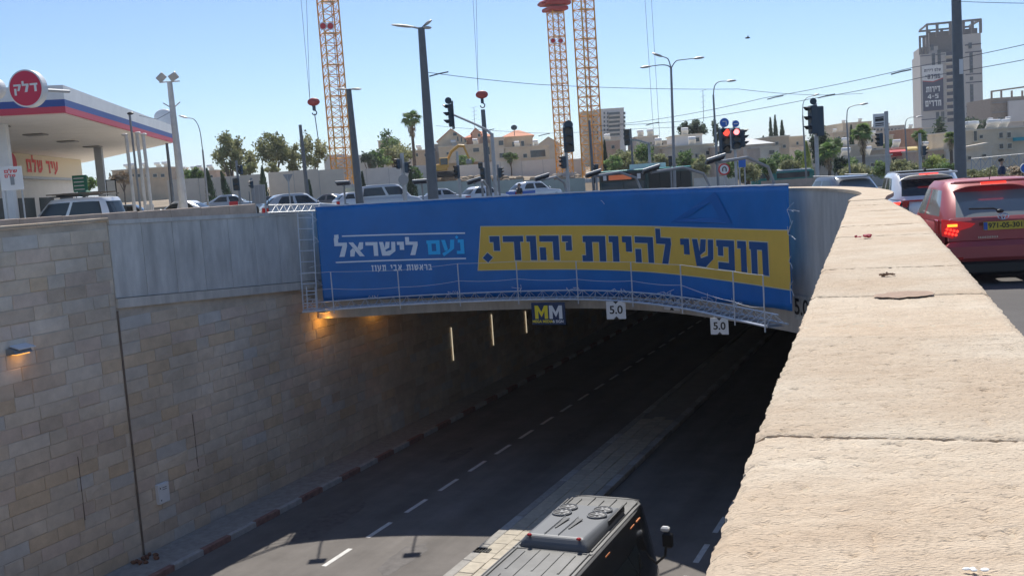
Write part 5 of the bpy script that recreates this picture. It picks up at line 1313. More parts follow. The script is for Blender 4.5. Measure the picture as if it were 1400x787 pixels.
for a in (.15, .38, .62, .85):
    for b_ in (.12, .32, .52, .72):
        if 1: c = (Q4[1]*a).lerp(Q4[4]+(Q4[3]-Q4[4])*a, b_)+Vector((0, 0, -.07)); MB().box(c, (.9, .9, .06), math.atan2(e1.y, e1.x), ch=.02).build('soffit_lamp', mat('soffit_lamp_grey', (.25, .24, .22), .5), ts)
for a, b_, wdt in ((8, 11, .5),):
    pass
def column(px, Y, yt):
    g = P0(px, Y); t = thing('canopy_column', 'white column near the left picture edge holding the canopy' if px < 60 else 'grey column under the right part of the canopy', 'column', g)
    h = ZC-g.z-.005; MB().box((0, 0, h/2), (.42, .42, h), math.atan2(e1.y, e1.x), ch=.02).build('shaft', M_signw if px < 60 else M_galv, t); MB().box((0, 0, .25), (.6, .6, .5), math.atan2(e1.y, e1.x), ch=.02).build('plinth', M_conc, t)
column(16, 41, 170); column(143, 60, 200)
# round red sign on the canopy edge and its dark neighbour
c = at(35, 121, 34.5); s = thing('round_canopy_sign', 'round red sign with white Hebrew lettering on the canopy edge', 'sign', c, math.radians(-8)); r_ = 25*34.5/F
MB().cyl((0, 0, 0), (0, .3, 0), r_, n=40).build('rim', M_signw, s); MB().cyl((0, -.012, 0), (0, 0, 0), r_*.92, n=40).build('red_face', mat('sign_crimson', (.60, .02, .07), .45), s)
mb = MB()
for P in words('דלק', -r_*.68, r_*.72, -r_*.20, r_*.24, .1): mb.quad(*[(x, -.016, z) for x, z in P])
mb.build('lettering', M_signw, s); MB().cyl((0, .3, 0), (0, 2.6, .1), .06, n=6).build('bracket', M_galv, s)
c = at(-12, 121, 34.5); s = thing('round_canopy_sign', 'dark round sign cut by the left picture edge', 'sign', c, math.radians(-8)); MB().cyl((0, 0, 0), (0, .3, 0), 14*34.5/F, n=32).build('rim', M_signw, s); MB().cyl((0, -.012, 0), (0, 0, 0), 12.5*34.5/F, n=32).build('dark_face', M_black, s)
# satellite dish on the canopy corner
c = at(225, 164, 63); s = thing('satellite_dish', 'white dish standing on the far corner of the canopy', 'satellite dish', c, math.radians(20)); mb = MB(); mb.ell((0, 0, .1), (.62, .10, .62), 16, 8, Matrix.Rotation(-.3, 3, 'X')); mb.build('dish', M_signw, s, True)
MB().cyl((0, .1, 0), (0, .2, -.9), .04, n=6).build('stand', M_galv, s)
# station shop fascia with red lettering
p0_, p1_ = at(-25, 208, 56), at(104, 222, 74); g0 = .5
shp = thing('station_shop', 'low station shop with cream fascia and red Hebrew letters under the canopy', 'shop', (p0_.x, p0_.y, g0)); dsh = Vector((p1_.x-p0_.x, p1_.y-p0_.y, 0)); lsh = dsh.length; dsh.normalize(); nsh = Vector((dsh.y, -dsh.x, 0))
def sp_(u, n_, z): return dsh*u+nsh*n_+Vector((0, 0, z))
def sbox(u0, u1, n0, n1, z0, z1, m, nm):
    vs = [sp_(u, n_, z) for z in (z0, z1) for u, n_ in ((u0, n1), (u1, n1), (u1, n0), (u0, n0))]; mb = MB(); mb.add(vs, [(0, 1, 5, 4), (1, 2, 6, 5), (2, 3, 7, 6), (3, 0, 4, 7), (4, 5, 6, 7), (3, 2, 1, 0)]); return mb.build(nm, m, shp)
zf1 = 4.75; sbox(0, lsh-.5, -6, -.2, 0, 3.7, M_hoardw, 'wall'); sbox(-.3, lsh, -6, .35, 3.7, zf1+.3, mat('shop_fascia', (.66, .57, .42), .6), 'fascia')
sbox(-.31, lsh+.01, -6.01, .36, 3.56, 3.71, M_galv, 'fascia_edge')
for u in (1.5, 5.5, 9.5, 14): sbox(u, u+3, -.2, -.16, .3, 2.4, M_win, 'shop_window')
mb = MB()
for P in words('עיר שלם', lsh*.33, lsh*.68, 3.95, 4.75, .14): mb.quad(*[sp_(x, .37, z) for x, z in P])
mb.build('lettering', mat('letter_red', (.62, .05, .05), .5), shp)
mb = MB().cyl(sp_(lsh*.2, .37, 4.4), sp_(lsh*.2, .40, 4.4), .6, n=24); mb.build('round_logo', MATS['sign_crimson'], shp)
# boards in the forecourt
def board(lab, x0, y0, x1, y1, Y, m, name='sign_board', legs=True, th=.05):
    a = at(x0, y1, Y); b_ = at(x1, y0, Y); cx = (a.x+b_.x)/2; t = thing(name, lab, 'sign', (cx, Y, G(cx, Y))); w_ = b_.x-a.x; z0 = a.z-t.location.z; z1 = b_.z-t.location.z
    MB().box((0, 0, (z0+z1)/2), (w_, th, z1-z0), ch=.01).build('panel', m, t)
    if legs:
        for sg in (-.38, .38): MB().cyl((sg*w_, .04, 0), (sg*w_, .04, z1-.05), .03, n=6).build('leg', M_galv, t)
    return t, w_, z0, z1
t, w_, z0, z1 = board('white promotion board with red lettering by the left column', 3, 227, 29, 261, 36, M_signw)
mb = MB()
for j, ln in enumerate(((-.3, .3), (-.3, .2))):
    for P in words('שלם', w_*ln[0], w_*ln[1], z1-.22-.16*j, z1-.11-.16*j, .12): mb.quad(*[(x, -.03, z) for x, z in P])
mb.build('lettering', MATS['letter_red'], t); MB().box((.03, -.03, (z0+z1)/2-.08), (.14, .01, .3)).build('printed_cup', M_poleg, t)
t, w_, z0, z1 = board('green price board under the canopy', 101, 239, 118, 263, 55, mat('board_green', (.02, .20, .13), .5))
for j in range(4): MB().box((-.05, -.03, z1-.16-.2*j), (w_*.7, .01, .06)).build('printed_line', M_signw, t)
t, w_, z0, z1 = board('white poster board with a dark frame right of the column', 147, 245, 158, 271, 58, M_black); MB().box((0, -.03, (z0+z1)/2), (w_*.8, .02, (z1-z0)*.88)).build('poster', M_signw, t)
# steel panel, pedestrian boards
t, w_, z0, z1 = board('grey steel panel standing beside the twin pedestrian signal', 347, 252, 362, 279, 46, M_disc, name='steel_panel')
for dx in (-.2, 0, .2): MB().box((dx, -.03, (z0+z1)/2), (.02, .01, z1-z0-.05)).build('rib', M_galv, t)
t, w_, z0, z1 = board('small red board between the blue cars', 314, 275, 325, 283, 45, M_signr)

# traffic signals, left to right
signal('tall twin pedestrian signal left of the grey steel panel', 328, 219, 45, [(330, 232, 13, 20, dict(n=2)), (324, 252, 17, -10, dict(n=2, wf=.5))])
signal('small signal on a short post at the grey steel panel', 346, 243, 44, [(345, 252, 11, 60, dict(n=2))])
signal('grey post with a round sign back and two dark signal heads', 553, 209, 36, [(545, 224, 14, 60, {}), (557, 229, 15, -70, {})], .07, m=M_galv, discs=((552, 246, 7, M_disc),))
signal('signal on an overhead arm with a round sign above its head', 677, 182, 46, [(617, 158, 30, 80, dict(board=True))], .08, arm=[(677, 184), (666, 178), (650, 170), (620, 157)], m=M_galv, discs=((613, 138, 4.5, M_sig),))
signal('short signal post with a dark head left of the signal arm post', 628, 207, 44, [(625, 235, 17, 30, {})], .06, m=M_galv)
signal('pedestrian signal in front of the white hatchback', 659, 221, 43, [(660, 237, 16, 10, dict(n=2)), (657, 226, 9, 0, dict(n=1, wf=.7))], .05)
signal('dark signal head on the right of the signal arm post', 682, 225, 44, [(684, 236, 14, -70, {})], .05)
signal('large signal with a tall backing board before the middle crane', 776, 168, 42, [(777, 191, 34, 0, dict(board=False, wf=.40)), (770, 222, 17, 70, {})], .07, m=M_galv, discs=((777, 171, 6, M_sig),))
signal('small signal below the right middle crane mast', 815, 225, 45, [(815, 231, 13, 60, {})], .045)
signal('signal on a long horizontal arm before the white apartment block', 889, 195, 60, [(857, 188, 22, 10, dict(board=False))], .08, arm=[(889, 196), (872, 192), (853, 190)], m=M_poleg)
signal('pedestrian signal post behind the bus roof', 917, 213, 58, [(916, 220, 14, 10, dict(n=2))], .05)
# the pair showing red
b = P0(991, 36); t = thing('traffic_signal', 'left of the two red traffic lights, seen aslant, with round blue arrow sign', 'traffic light', b)
MB().cyl((0, 0, 0), rel(t, Vector((b.x, 36, topz(991, 165, 36)))), .05, n=8).build('pole', M_galv, t)
c = rel(t, at(990.5, 193, 36)); head(t, c+Vector((0, -.1, 0)), 34*36/F, math.radians(-18), lit='red', board=False, wf=.42)
def blue_disc(tt, px, py, Y, rp_):
    c = rel(tt, at(px, py, Y)); r_ = rp_*Y/F; MB().cyl(c+Vector((0, -.1, 0)), c+Vector((0, -.07, 0)), r_, n=24).build('round_sign', M_signw, tt); MB().cyl(c+Vector((0, -.106, 0)), c+Vector((0, -.1, 0)), r_*.93, n=24).build('blue_face', M_signb, tt); return c, r_
c, r_ = blue_disc(t, 989.5, 168, 36, 6.3)
MB().tube([c+Vector((r_*.35, -.115, -r_*.6)), c+Vector((r_*.35, -.115, r_*.25)), c+Vector((-r_*.4, -.115, r_*.25))], r_*.11, 5).build('white_arrow', M_signw, t)
b = P0(1006, 35.5); t = thing('traffic_signal', 'right of the two red traffic lights, facing the viewer with a glowing lens', 'traffic light', b)
MB().cyl((0, 0, 0), rel(t, Vector((b.x, 35.5, topz(1006, 165, 35.5)))), .05, n=8).build('pole', M_galv, t)
c = rel(t, at(1005.5, 190, 35.5)); head(t, c+Vector((0, -.1, 0)), 27*35.5/F, 0, lit='redglow', board=False, wf=.42)
MB().box(c+Vector((0, .04, 0)), (.36, .02, .78)).build('board_rim', M_signw, t)
c = rel(t, at(1015, 189, 35.5)); head(t, c, 24*35.5/F, math.radians(-75), wf=.36)
c, r_ = blue_disc(t, 1005, 169.5, 35.5, 4.7); MB().box(c+Vector((0, -.115, 0)), (r_*1.2, .01, r_*.26)).build('white_arrow', M_signw, t)
t, w_, z0, z1 = board('small blue rectangular sign below the glowing red light', 1010, 215, 1019, 229, 36, M_signb)
# no u-turn sign
b = P0(990, 33); t = thing('traffic_sign', 'round red and white no U-turn sign below the red traffic lights', 'traffic sign', b); c = rel(t, at(990, 231.5, 33)); r_ = 8*33/F
MB().cyl((c.x, 0.03, 0), (c.x, 0.03, c.z+.1), .03, n=6).build('post', M_galv, t); disc_sign(t, c+Vector((0, -.02, 0)), r_, M_signw, M_signr)
MB().tube([c+Vector((r_*x, -.035, r_*z)) for x, z in ((.3, -.4), (.3, .1), (.2, .32), (0, .38), (-.2, .32), (-.28, .1), (-.28, -.35))], r_*.09, 5).build('u_turn_arrow', M_black, t)
# right hand signals
signal('tall signal seen from the side left of the grey car roof', 1117, 141, 40, [(1110, 164, 38, 78, dict(wf=.30)), (1119.5, 166, 40, 180, dict(visor=False, wf=.22))], .075, m=M_galv, discs=((1110.5, 139, 4.5, M_sig),))
b = P0(1213, 45); t = thing('station_sign', 'white tram stop sign board on a tall grey post', 'sign', b); tp = rel(t, at(1212, 152, 45)); tp.x = 0
MB().box((0, 0, tp.z/2), (.14, .14, tp.z), ch=.02).build('post', M_galv, t); a = rel(t, at(1194, 175, 45)); b2 = rel(t, at(1209.5, 155, 45))
MB().box(((a.x+b2.x)/2, -.02, (a.z+b2.z)/2), (b2.x-a.x, .05, b2.z-a.z), ch=.01).build('panel', M_signw, t)
for j, (f, hh) in enumerate(((.72, .05), (.55, .12), (.28, .05), (.14, .04))): MB().box(((a.x+b2.x)/2, -.05, a.z+(b2.z-a.z)*f), ((b2.x-a.x)*.72, .01, hh), R=Matrix.Rotation(-.05, 3, 'Y')).build('printed_line', M_black, t)
c = rel(t, at(1204, 191, 45)); c.y += .1; head(t, c, 18*45/F, math.radians(80), wf=.5)
signal('grey post with a small dark head before the left tower palm', 1258, 182, 48, [(1262, 206, 14, -60, {})], .07, m=M_galv)
# blue round sign at the right edge and rail fence
b = P0(1402, 30); t = thing('traffic_sign', 'round blue sign cut by the right picture edge', 'traffic sign', b); c = rel(t, at(1402, 230, 30)); MB().cyl((c.x, .04, 0), (c.x, .04, c.z), .03, n=6).build('post', M_galv, t); disc_sign(t, c, 7*30/F, M_signb, M_signw)
# fence rail right
A = at(1328, 217, 60); B_ = at(1420, 208, 58); A.z = G(A.x, A.y); fz = thing('rail_fence', 'thin grey lattice fence before the houses on the right', 'fence', A)
for k in range(8):
    p = A.lerp(B_, k/7); x = Vector((p.x-A.x, p.y-A.y, 0)); h = at(1328+13*k, 217-1.25*k, p.y).z-A.z; MB().cyl(x, x+Vector((0, 0, h)), .035, n=5).build('post', M_galv, fz)
    if k < 7:
        q = A.lerp(B_, (k+1)/7); y = Vector((q.x-A.x, q.y-A.y, 0)); h2 = at(1328+13*(k+1), 217-1.25*(k+1), q.y).z-A.z
        for (za, zb_) in ((h, h2), (h-.75, h2-.75), (h, h2-.75), (h-.75, h2)): MB().cyl(x+Vector((0, 0, za)), y+Vector((0, 0, zb_)), .022, n=4).build('rail', M_galv, fz)
# railings above the concrete on the left, triangular sign
b = P0(396, 40); t = thing('traffic_sign', 'back of a triangular sign on a post behind the silver car', 'traffic sign', b); c = rel(t, at(394, 243, 40)); c.x = 0
MB().cyl((0, 0, 0), (0, 0, c.z+.1), .03, n=6).build('post', M_galv, t); mb = MB().prism([(-.2, .14), (.2, .14), (0, -.2)], .02, Matrix(((1, 0, 0, 0), (0, 0, 1, 0), (0, 1, 0, c.z), (0, 0, 0, 1)))); mb.build('sign_back', M_disc, t)
for k in range(6):
    px = 341+5*k; post('thin dark post close to the %s side of the grey steel panel' % ('left', 'right')[k > 0], px, px, 262, 44, .02, grp=None) if k in (0, 5) else None
# motor scooter rider seen above the banner
# pedestrian on the right
def person(lab, loc, H, rz, shirt, trousers, hair):
    t = thing('person', lab, 'person', loc, rz); me = bpy.data.meshes.new('body'); s_ = H/1.75
    J = [(0, 0, .95), (0, .01, 1.15), (0, 0, 1.38), (0, .01, 1.50), (0, -.01, 1.62), (0, -.005, 1.70),
         (-.19, 0, 1.40), (-.27, .02, 1.14), (-.25, -.10, .90), (-.25, -.14, .82), (.19, 0, 1.40), (.27, .03, 1.14), (.26, -.06, .90), (.26, -.09, .82),
         (-.10, 0, .90), (-.11, -.06, .50), (-.11, .02, .08), (-.11, -.12, .04), (.10, 0, .90), (.11, .06, .50), (.11, .16, .10), (.11, .04, .04)]
    E = [(0, 1), (1, 2), (2, 3), (3, 4), (4, 5), (2, 6), (6, 7), (7, 8), (8, 9), (2, 10), (10, 11), (11, 12), (12, 13), (0, 14), (14, 15), (15, 16), (16, 17), (0, 18), (18, 19), (19, 20), (20, 21)]
    Rr = [.15, .15, .16, .055, .095, .085, .075, .05, .04, .035, .075, .05, .04, .035, .10, .07, .045, .05, .10, .07, .045, .05]
    me.from_pydata([tuple(Vector(j)*s_) for j in J], E, []); me.materials.append(mat('skin', (.42, .26, .18), .6)); o = link('body', me, t)
    md_ = o.modifiers.new('skin', 'SKIN'); sv = me.skin_vertices[0].data if me.skin_vertices else None
    if sv is None:
        bm_ = bmesh.new(); bm_.from_mesh(me); ly = bm_.verts.layers.skin.verify(); bm_.to_mesh(me); bm_.free(); sv = me.skin_vertices[0].data
    for i, r_ in enumerate(Rr): sv[i].radius = (r_*s_, r_*s_*.8); sv[i].use_root = (i == 0)
    o.modifiers.new('sub', 'SUBSURF').levels = 1
    MB().ell((0, 0, 1.26*s_), (.215*s_, .15*s_, .24*s_), 14, 9).build('shirt', shirt, t, True)
    for sg in (-1, 1):
        MB().cyl((sg*.19*s_, 0, 1.42*s_), (sg*.275*s_, .02*s_, 1.13*s_), .095*s_, .075*s_, 9).build('sleeve', shirt, t, True)
        MB().cyl((sg*.10*s_, 0, .98*s_), (sg*.11*s_, sg*.06*s_, .50*s_), .125*s_, .09*s_, 9).build('trouser_leg', trousers, t, True)
        MB().cyl((sg*.11*s_, sg*.06*s_, .50*s_), (sg*.11*s_, (.02 if sg < 0 else .16)*s_, .08*s_), .09*s_, .07*s_, 9).build('trouser_leg', trousers, t, True)
    MB().ell((0, .02*s_, 1.70*s_), (.098*s_, .105*s_, .085*s_), 12, 8).build('hair', hair, t, True)
    MB().ell((0, -.10*s_, 1.63*s_), (.018*s_, .025*s_, .025*s_), 6, 5).build('nose', mat('skin', (.42, .26, .18), .6), t, True)
    return t
g = P0(1369, 40); person('man in a dark blue shirt walking beyond the red car', g, topz(1369, 217, 40)-g.z, math.radians(70), mat('shirt_navy', (.03, .05, .10), .9), mat('trousers_dark', (.04, .04, .05), .9), mat('hair_dark', (.02, .015, .012), .8))
g = P0(709, 63); person('rider in black clothes with a dark helmet left of the striped car', g, topz(709, 251, 63)-g.z, math.radians(-60), M_black, M_black, M_black)

# cranes
def crane(lab, px0, y0, pxt, Y, wpx, rot, topH=None, discs=()):
    b = P0(px0, Y); b.z = max(b.z, topz(px0, y0, Y)-.5); t = thing('tower_crane', lab, 'crane', b, rot); w_ = wpx*Y/F/(abs(math.cos(rot))+abs(math.sin(rot))); h = topH or 34.; ln = at(pxt, 0, Y)
    hb = w_*.5; bay = w_*.62; nb_ = int(h/bay); H_ = nb_*bay
    lg = MB().box((0, 0, H_/2), (.13, .13, H_)).mesh('mast_leg', M_orange)
    for sx in (-1, 1):
        for sy in (-1, 1): link('mast_leg', lg, t, (sx*hb, sy*hb, 0))
    xb = MB(); xb.cyl((-hb, -hb, 0), (hb, -hb, bay), .035, n=4); xb.cyl((hb, -hb, 0), (-hb, -hb, bay), .035, n=4); xb.cyl((-hb, -hb, bay), (hb, -hb, bay), .045, n=4); xm = xb.mesh('cross_brace', M_orange)
    for k in range(nb_):
        for q in range(4): link('cross_brace', xm, t, (0, 0, k*bay), q*math.pi/2)
    MB().box((0, 0, .2), (w_*1.5, w_*1.5, .5), ch=.05).build('base_block', M_conc, t)
    for k in range(0, nb_, 3): MB().box((0, 0, k*bay+.05), (w_*.9, w_*.5, .05)).build('rest_platform', M_galv, t)
    MB().tube([(hb*.4, 0, 0), (hb*.4, 0, H_)], .05, 5).build('ladder', M_galv, t)
    for dx, dz, rr in discs:
        R = Matrix.Rotation(-rot, 3, 'Z'); c = R @ Vector((dx, -w_*.85, dz)); n_ = R @ Vector((0, -.03, 0))
        MB().cyl(c, c+n_, rr, n=18).build('round_plate', M_signw, t); MB().cyl(c+n_, c+n_*1.6, rr*.72, n=18).build('red_face', M_signr, t)
    return t, H_, w_
Yc = 118
t1, H1, w1 = crane('left orange lattice crane mast with two round red plates', 470, 252, 446, Yc, 30, math.radians(28), 34, ())
for dx in (-.9, .55):
    c = rel(t1, at(448+dx*7, 36, Yc-2.2)); c = Matrix.Rotation(-math.radians(28), 3, 'Z') @ c; d = Matrix.Rotation(-math.radians(28), 3, 'Z') @ Vector((0, -.05, 0))
    MB().cyl(c, c+d, .45, n=20).build('round_plate', M_signw, t1); MB().cyl(c+d, c+d*1.5, .33, n=20).build('red_face', M_signr, t1)
t2, H2, w2 = crane('middle orange crane mast topped by a red slewing unit', 773, 243, 761, 135, 22, math.radians(24), 26)
zt2 = topz(761, 14, 135)-t2.location.z
for o in list(t2.children):
    if o.location.z > zt2-1 and o.name.startswith(('cross_brace', 'rest')): bpy.data.objects.remove(o)
for o in t2.children:
    if o.name.startswith(('mast_leg', 'ladder')): o.scale.z = zt2/H2
MB().box((0, 0, zt2+.1), (2.6, 2.6, .5), ch=.1).build('slewing_ring', M_cred, t2); MB().box((0, 0, zt2+.9), (3.6, 2.4, .7), ch=.15).build('slewing_deck', M_cred, t2); MB().box((-1.6, 0, zt2+.75), (1.2, 1.4, .3)).build('side_platform', M_cred, t2)
MB().box((0, 0, zt2+2.4), (1.8, 1.8, 2.4), ch=.1).build('tower_head', M_cred, t2)
for dx in (-.55, .6):
    c = Matrix.Rotation(-math.radians(24), 3, 'Z') @ rel(t2, at(761+dx*9, 56, 133)); d = Matrix.Rotation(-math.radians(24), 3, 'Z') @ Vector((0, -.05, 0)); MB().cyl(c, c+d, .38, n=16).build('round_plate', M_signw, t2); MB().cyl(c+d, c+d*1.5, .28, n=16).build('red_face', M_signr, t2)
crane('right orange crane mast, thicker, beside the one with red top', 811, 243, 798, 120, 28, math.radians(30), 34)
# hooks on cables
def hook(lab, px, py, Y, cab, tail):
    c = at(px, py, Y); t = thing('crane_hook', lab, 'crane hook', c)
    MB().ell((0, 0, .25), (.62, .3, .4), 12, 8).build('pulley_block', M_cred, t, True); MB().box((0, 0, -.35), (.3, .2, .5), ch=.04).build('swivel', M_sig, t)
    P = [(math.cos(a)*.22, 0, -.8+math.sin(a)*.22) for a in [math.radians(x) for x in range(90, -181, -30)]]; MB().tube(P, .06, 6).build('hook', M_sig, t)
    for x in cab: e = rel(t, at(x, -80, Y)); e.x = e.x*.9; MB().tube([(.35 if x > px-8 else -.35, 0, .4), e], .025, 4).build('cable', M_poleg, t)
    if tail: MB().tube([(0, 0, -.9), rel(t, at(tail[0], tail[1], Y))], .05, 5).build('hanging_load_line', M_pole, t)
hook('red crane hook block hanging left of the left crane', 429, 143, 100, (404, 417), (435, 190))
hook('red crane hook block above the tall dark pole', 659, 133, 100, (642, 650), None)
tcab = thing('crane_cable', 'pair of thin crane cables hanging right of the middle cranes', 'cable', at(897, 190, 130)); 
for x0, x1 in ((878, 894), (887, 902)): MB().tube([rel(tcab, at(x1, 190, 130)), rel(tcab, at(x0, -60, 130))], .03, 4).build('cable', M_poleg, tcab)

# overhead wires
def wire(lab, pts, r=.014, knots=()):
    W_ = [at(x, y, Y) for x, y, Y in pts]; t = thing('overhead_wire', lab, 'wire', W_[0]); C = []
    for a, b_ in zip(W_, W_[1:]):
        for k in range(8): f = k/8; C.append(a.lerp(b_, f)-W_[0]-Vector((0, 0, (b_-a).length*.006*4*f*(1-f))))
    C.append(W_[-1]-W_[0]); MB().tube(C, r, 4).build('wire', M_pole, t)
    for (x, y, Y) in knots: c = at(x, y, Y)-W_[0]; MB().tube([c+Vector((-.4, 0, -.08)), c, c+Vector((.4, 0, .05))], .028, 5).build('insulator', M_pole, t)
wire('wire running right from the thick dark mast across the sky', [(584, 99, 42), (740, 116, 46), (1010, 122, 52), (1120, 130, 60), (1180, 128, 60)], knots=((600, 101, 42),))
wire('lower steep wire rising to the right past the signal', [(845, 170, 60), (930, 158, 56), (1045, 134, 50), (1250, 92, 40), (1470, 45, 34)], knots=((1060, 133, 50), (1232, 98, 40)))
wire('second rising wire below the first one', [(820, 172, 60), (930, 166, 56), (1110, 135, 48), (1260, 106, 40), (1470, 68, 34)], knots=((1130, 131, 48),))
wire('wire across the very top right corner', [(1306, 2, 38), (1480, 5, 34)])
wire('thin wire among the crane masts at roof height', [(596, 172, 70), (730, 182, 70), (836, 178, 60)], knots=((744, 184, 70), (668, 178, 70)))
wire('thin wire from the canopy corner to the floodlight mast', [(190, 158, 50), (215, 163, 50), (233, 153, 50)])
wire('wire sagging left of the red lights towards the trees', [(820, 178, 60), (880, 176, 60), (950, 172, 60)], knots=((892, 169, 60),))
# bird
c = at(1022, 52, 60); t = thing('bird', 'small dark bird flying high above the red traffic lights', 'bird', c)
me_b = MB(); me_b.ell((0, 0, 0), (.16, .06, .05), 8, 6); me_b.add([(-.02, 0, .02), (.06, 0, .02), (.0, -.28, .09), (-.06, -.26, .09)], [(0, 1, 2, 3)]); me_b.add([(-.02, 0, .02), (.06, 0, .02), (.0, .28, .09), (-.06, .26, .09)], [(0, 1, 2, 3)]); me_b.build('body', M_black, t)
# ================= BUILDINGS BEHIND =================
def house(lab, px0, px1, pyt, Y, depth, m, wins=(), roof=None, rot=0., name='house', cat_='house', pyt2=None, rm=None, heaters=0, base=None, ridge=.5, group=None, winm=None, ledge=True, rh=1.6):
    pm = (px0+px1)/2; g = P0(pm, Y); a = at(px0, pyt, Y); b = at(px1, pyt2 if pyt2 is not None else pyt, Y); ztop = at(pm, pyt if pyt2 is None else (pyt+pyt2)/2, Y).z
    c = math.cos(rot); w_ = (b.x-a.x)/c; zb_ = g.z-2. if base is None else at(pm, base, Y).z
    t = thing(name, lab, cat_, (g.x, Y, zb_), rot, group); h = ztop-zb_
    MB().box((0, depth/2, h/2), (w_, depth, h)).build('wall', m, t)
    def loc(px, py):
        v = at(px, py, Y); x = (v.x-g.x)/c; v = at(px, py, Y+x*math.sin(rot)); return (v.x-g.x)/c, v.z-zb_
    if roof is None and ledge:
        MB().box((0, depth/2, h+.06), (w_+.25, depth+.25, .14)).build('roof_edge', M_bld[2], t)
    elif roof == 'gable':      # gable end towards the viewer
        o = .25; P = [(-w_/2-o, h), (w_/2+o, h), ((ridge-.5)*w_, h+rh)]
        mb = MB(); mb.add([(P[0][0]+o, 0, h), (P[1][0]-o, 0, h), (P[2][0], 0, h+rh-.1), (P[0][0]+o, depth, h), (P[1][0]-o, depth, h), (P[2][0], depth, h+rh-.1)], [(0, 1, 2), (5, 4, 3)]); mb.build('gable', m, t)
        for sg, q in ((0, P[0]), (1, P[1])):
            mb = MB(); x0, z0 = q; x1, z1 = P[2]; mb.add([(x0, -.25, z0-.1), (x1, -.25, z1), (x1, depth+.25, z1), (x0, depth+.25, z0-.1), (x0, -.25, z0-.22), (x1, -.25, z1-.12), (x1, depth+.25, z1-.12), (x0, depth+.25, z0-.22)], [(0, 1, 2, 3), (7, 6, 5, 4), (0, 4, 5, 1), (2, 6, 7, 3), (3, 7, 4, 0)]); mb.build('roof', rm or M_tile, t)
    elif roof == 'hip':
        o = .35; ri = min(w_, depth)*.42; mb = MB(); V = [(-w_/2-o, -o, h), (w_/2+o, -o, h), (w_/2+o, depth+o, h), (-w_/2-o, depth+o, h), (-w_/2+ri, depth/2, h+rh), (w_/2-ri, depth/2, h+rh)]
        mb.add(V, [(0, 1, 5, 4), (1, 2, 5), (2, 3, 4, 5), (3, 0, 4), (3, 2, 1, 0)]); mb.build('roof', rm or M_tile, t)
    for wn in wins:
        x, z = loc(wn[0], wn[1]); ww, wh = wn[2]*Y/F/c, wn[3]*Y/F
        f = MB().box((x, -.03, z), (ww+.12, .1, wh+.12)).build('window', winm or M_bld[2], t); MB().box((x, -.09, z), (ww, .03, wh)).build('pane', M_win, f)
        MB().box((x, -.14, z-wh/2-.08), (ww+.2, .18, .06)).build('sill', M_bld[2], f)
    rr = random.Random(int(px0*7+Y))
    if not heaters and roof is None and ledge and w_ > 3 and Y < 250: heaters = 1 if w_ < 5 else 2
    for i in range(heaters):
        x = (-.42+.84*(i+.5)/heaters)*w_; y = rr.uniform(.5, max(.7, depth*.4))
        q = MB().cyl((x-.4, y, h+.8), (x+.4, y, h+.8), .22, n=10).build('water_tank', M_signw, t, True); MB().box((x+.1, y+.5, h+.4), (.8, .8, .05), R=Matrix.Rotation(-.75, 3, 'X')).build('solar_panel', M_signw, t)
    return t
B_ = M_bld
def grid(x0, x1, n, y0, y1, m, w_, h_): return [(x0+(x1-x0)*(i+.5)/n, y0+(y1-y0)*(j+.5)/m, w_, h_) for j in range(m) for i in range(n)]
# left side behind the filling station
house('long low tan house with roof tanks behind the vent pipes', 158, 234, 231, 150, 10, B_[1], grid(165, 228, 6, 236, 244, 1, 5, 4), heaters=5)
house('low tan house beyond the single arm street lamp', 236, 300, 235, 155, 10, B_[4], grid(240, 296, 4, 238, 246, 1, 4, 4), heaters=4)
house('pale stone house above the hoarding left of the thick dark mast', 522, 546, 192, 190, 9, B_[0], [(529, 199, 3, 5), (538, 199, 3, 5)])
house('low cream building left of the palm tree', 503, 560, 213, 150, 8, B_[2], [(520, 220, 4, 4), (545, 220, 4, 4)])
# centre
house('tan stone house with a pointed gable behind the excavator', 603, 641, 191, 160, 14, B_[0], [(622, 183.5, 5, 4), (611, 204, 4, 4), (631, 206, 5, 5), (626, 190, 1.6, 6), (631, 191, 1.6, 6), (636, 192, 1.6, 5)], roof='gable', rh=1.8, name='gable_house')
house('stone house with a red tiled roof and pinkish dormer', 641, 676, 187, 166, 14, B_[4], [(647, 194, 3, 5), (656, 192, 3, 5), (650, 207, 6, 4)], roof='hip', rh=1.3)
house('pinkish dormer gable rising from the red roof', 650, 661, 181, 164.5, 4, B_[4], [(655, 185, 3, 4)], roof='gable', rh=.8, name='dormer', cat_='house', base=196)
house('cream front of a stone house with dark square windows', 603, 674, 199, 158.5, 2, B_[0], [(651, 205, 8, 5), (668, 206, 3, 10), (612, 210, 3, 3)], base=222)
house('pale three storey stone house next to the red roofs', 674, 693, 189, 158, 12, B_[2], [(685, 195.5, 6, 6), (686, 212.5, 6, 6)], pyt2=188)
house('stone house with a broad red tiled hip roof', 692, 732, 186, 164, 14, B_[1], [(702, 197.5, 3, 6), (714.5, 196.5, 4, 7), (726, 200, 2, 4)], roof='hip', rh=1.3)
house('low stone house with one wide dark window', 692, 753, 202, 158, 5, B_[0], [(735.5, 210, 20, 9), (705.5, 215, 5, 5), (718, 213, 5, 5)], pyt2=199)
house('small gabled stone house left of the middle crane', 738, 768, 197, 175, 12, B_[2], [(746, 205, 3, 4)], roof='gable', rh=1.3, rm=B_[2])
house('grey stone building at the left of the gabled house', 586, 606, 198, 168, 10, B_[3], [(594, 205, 3, 4)])
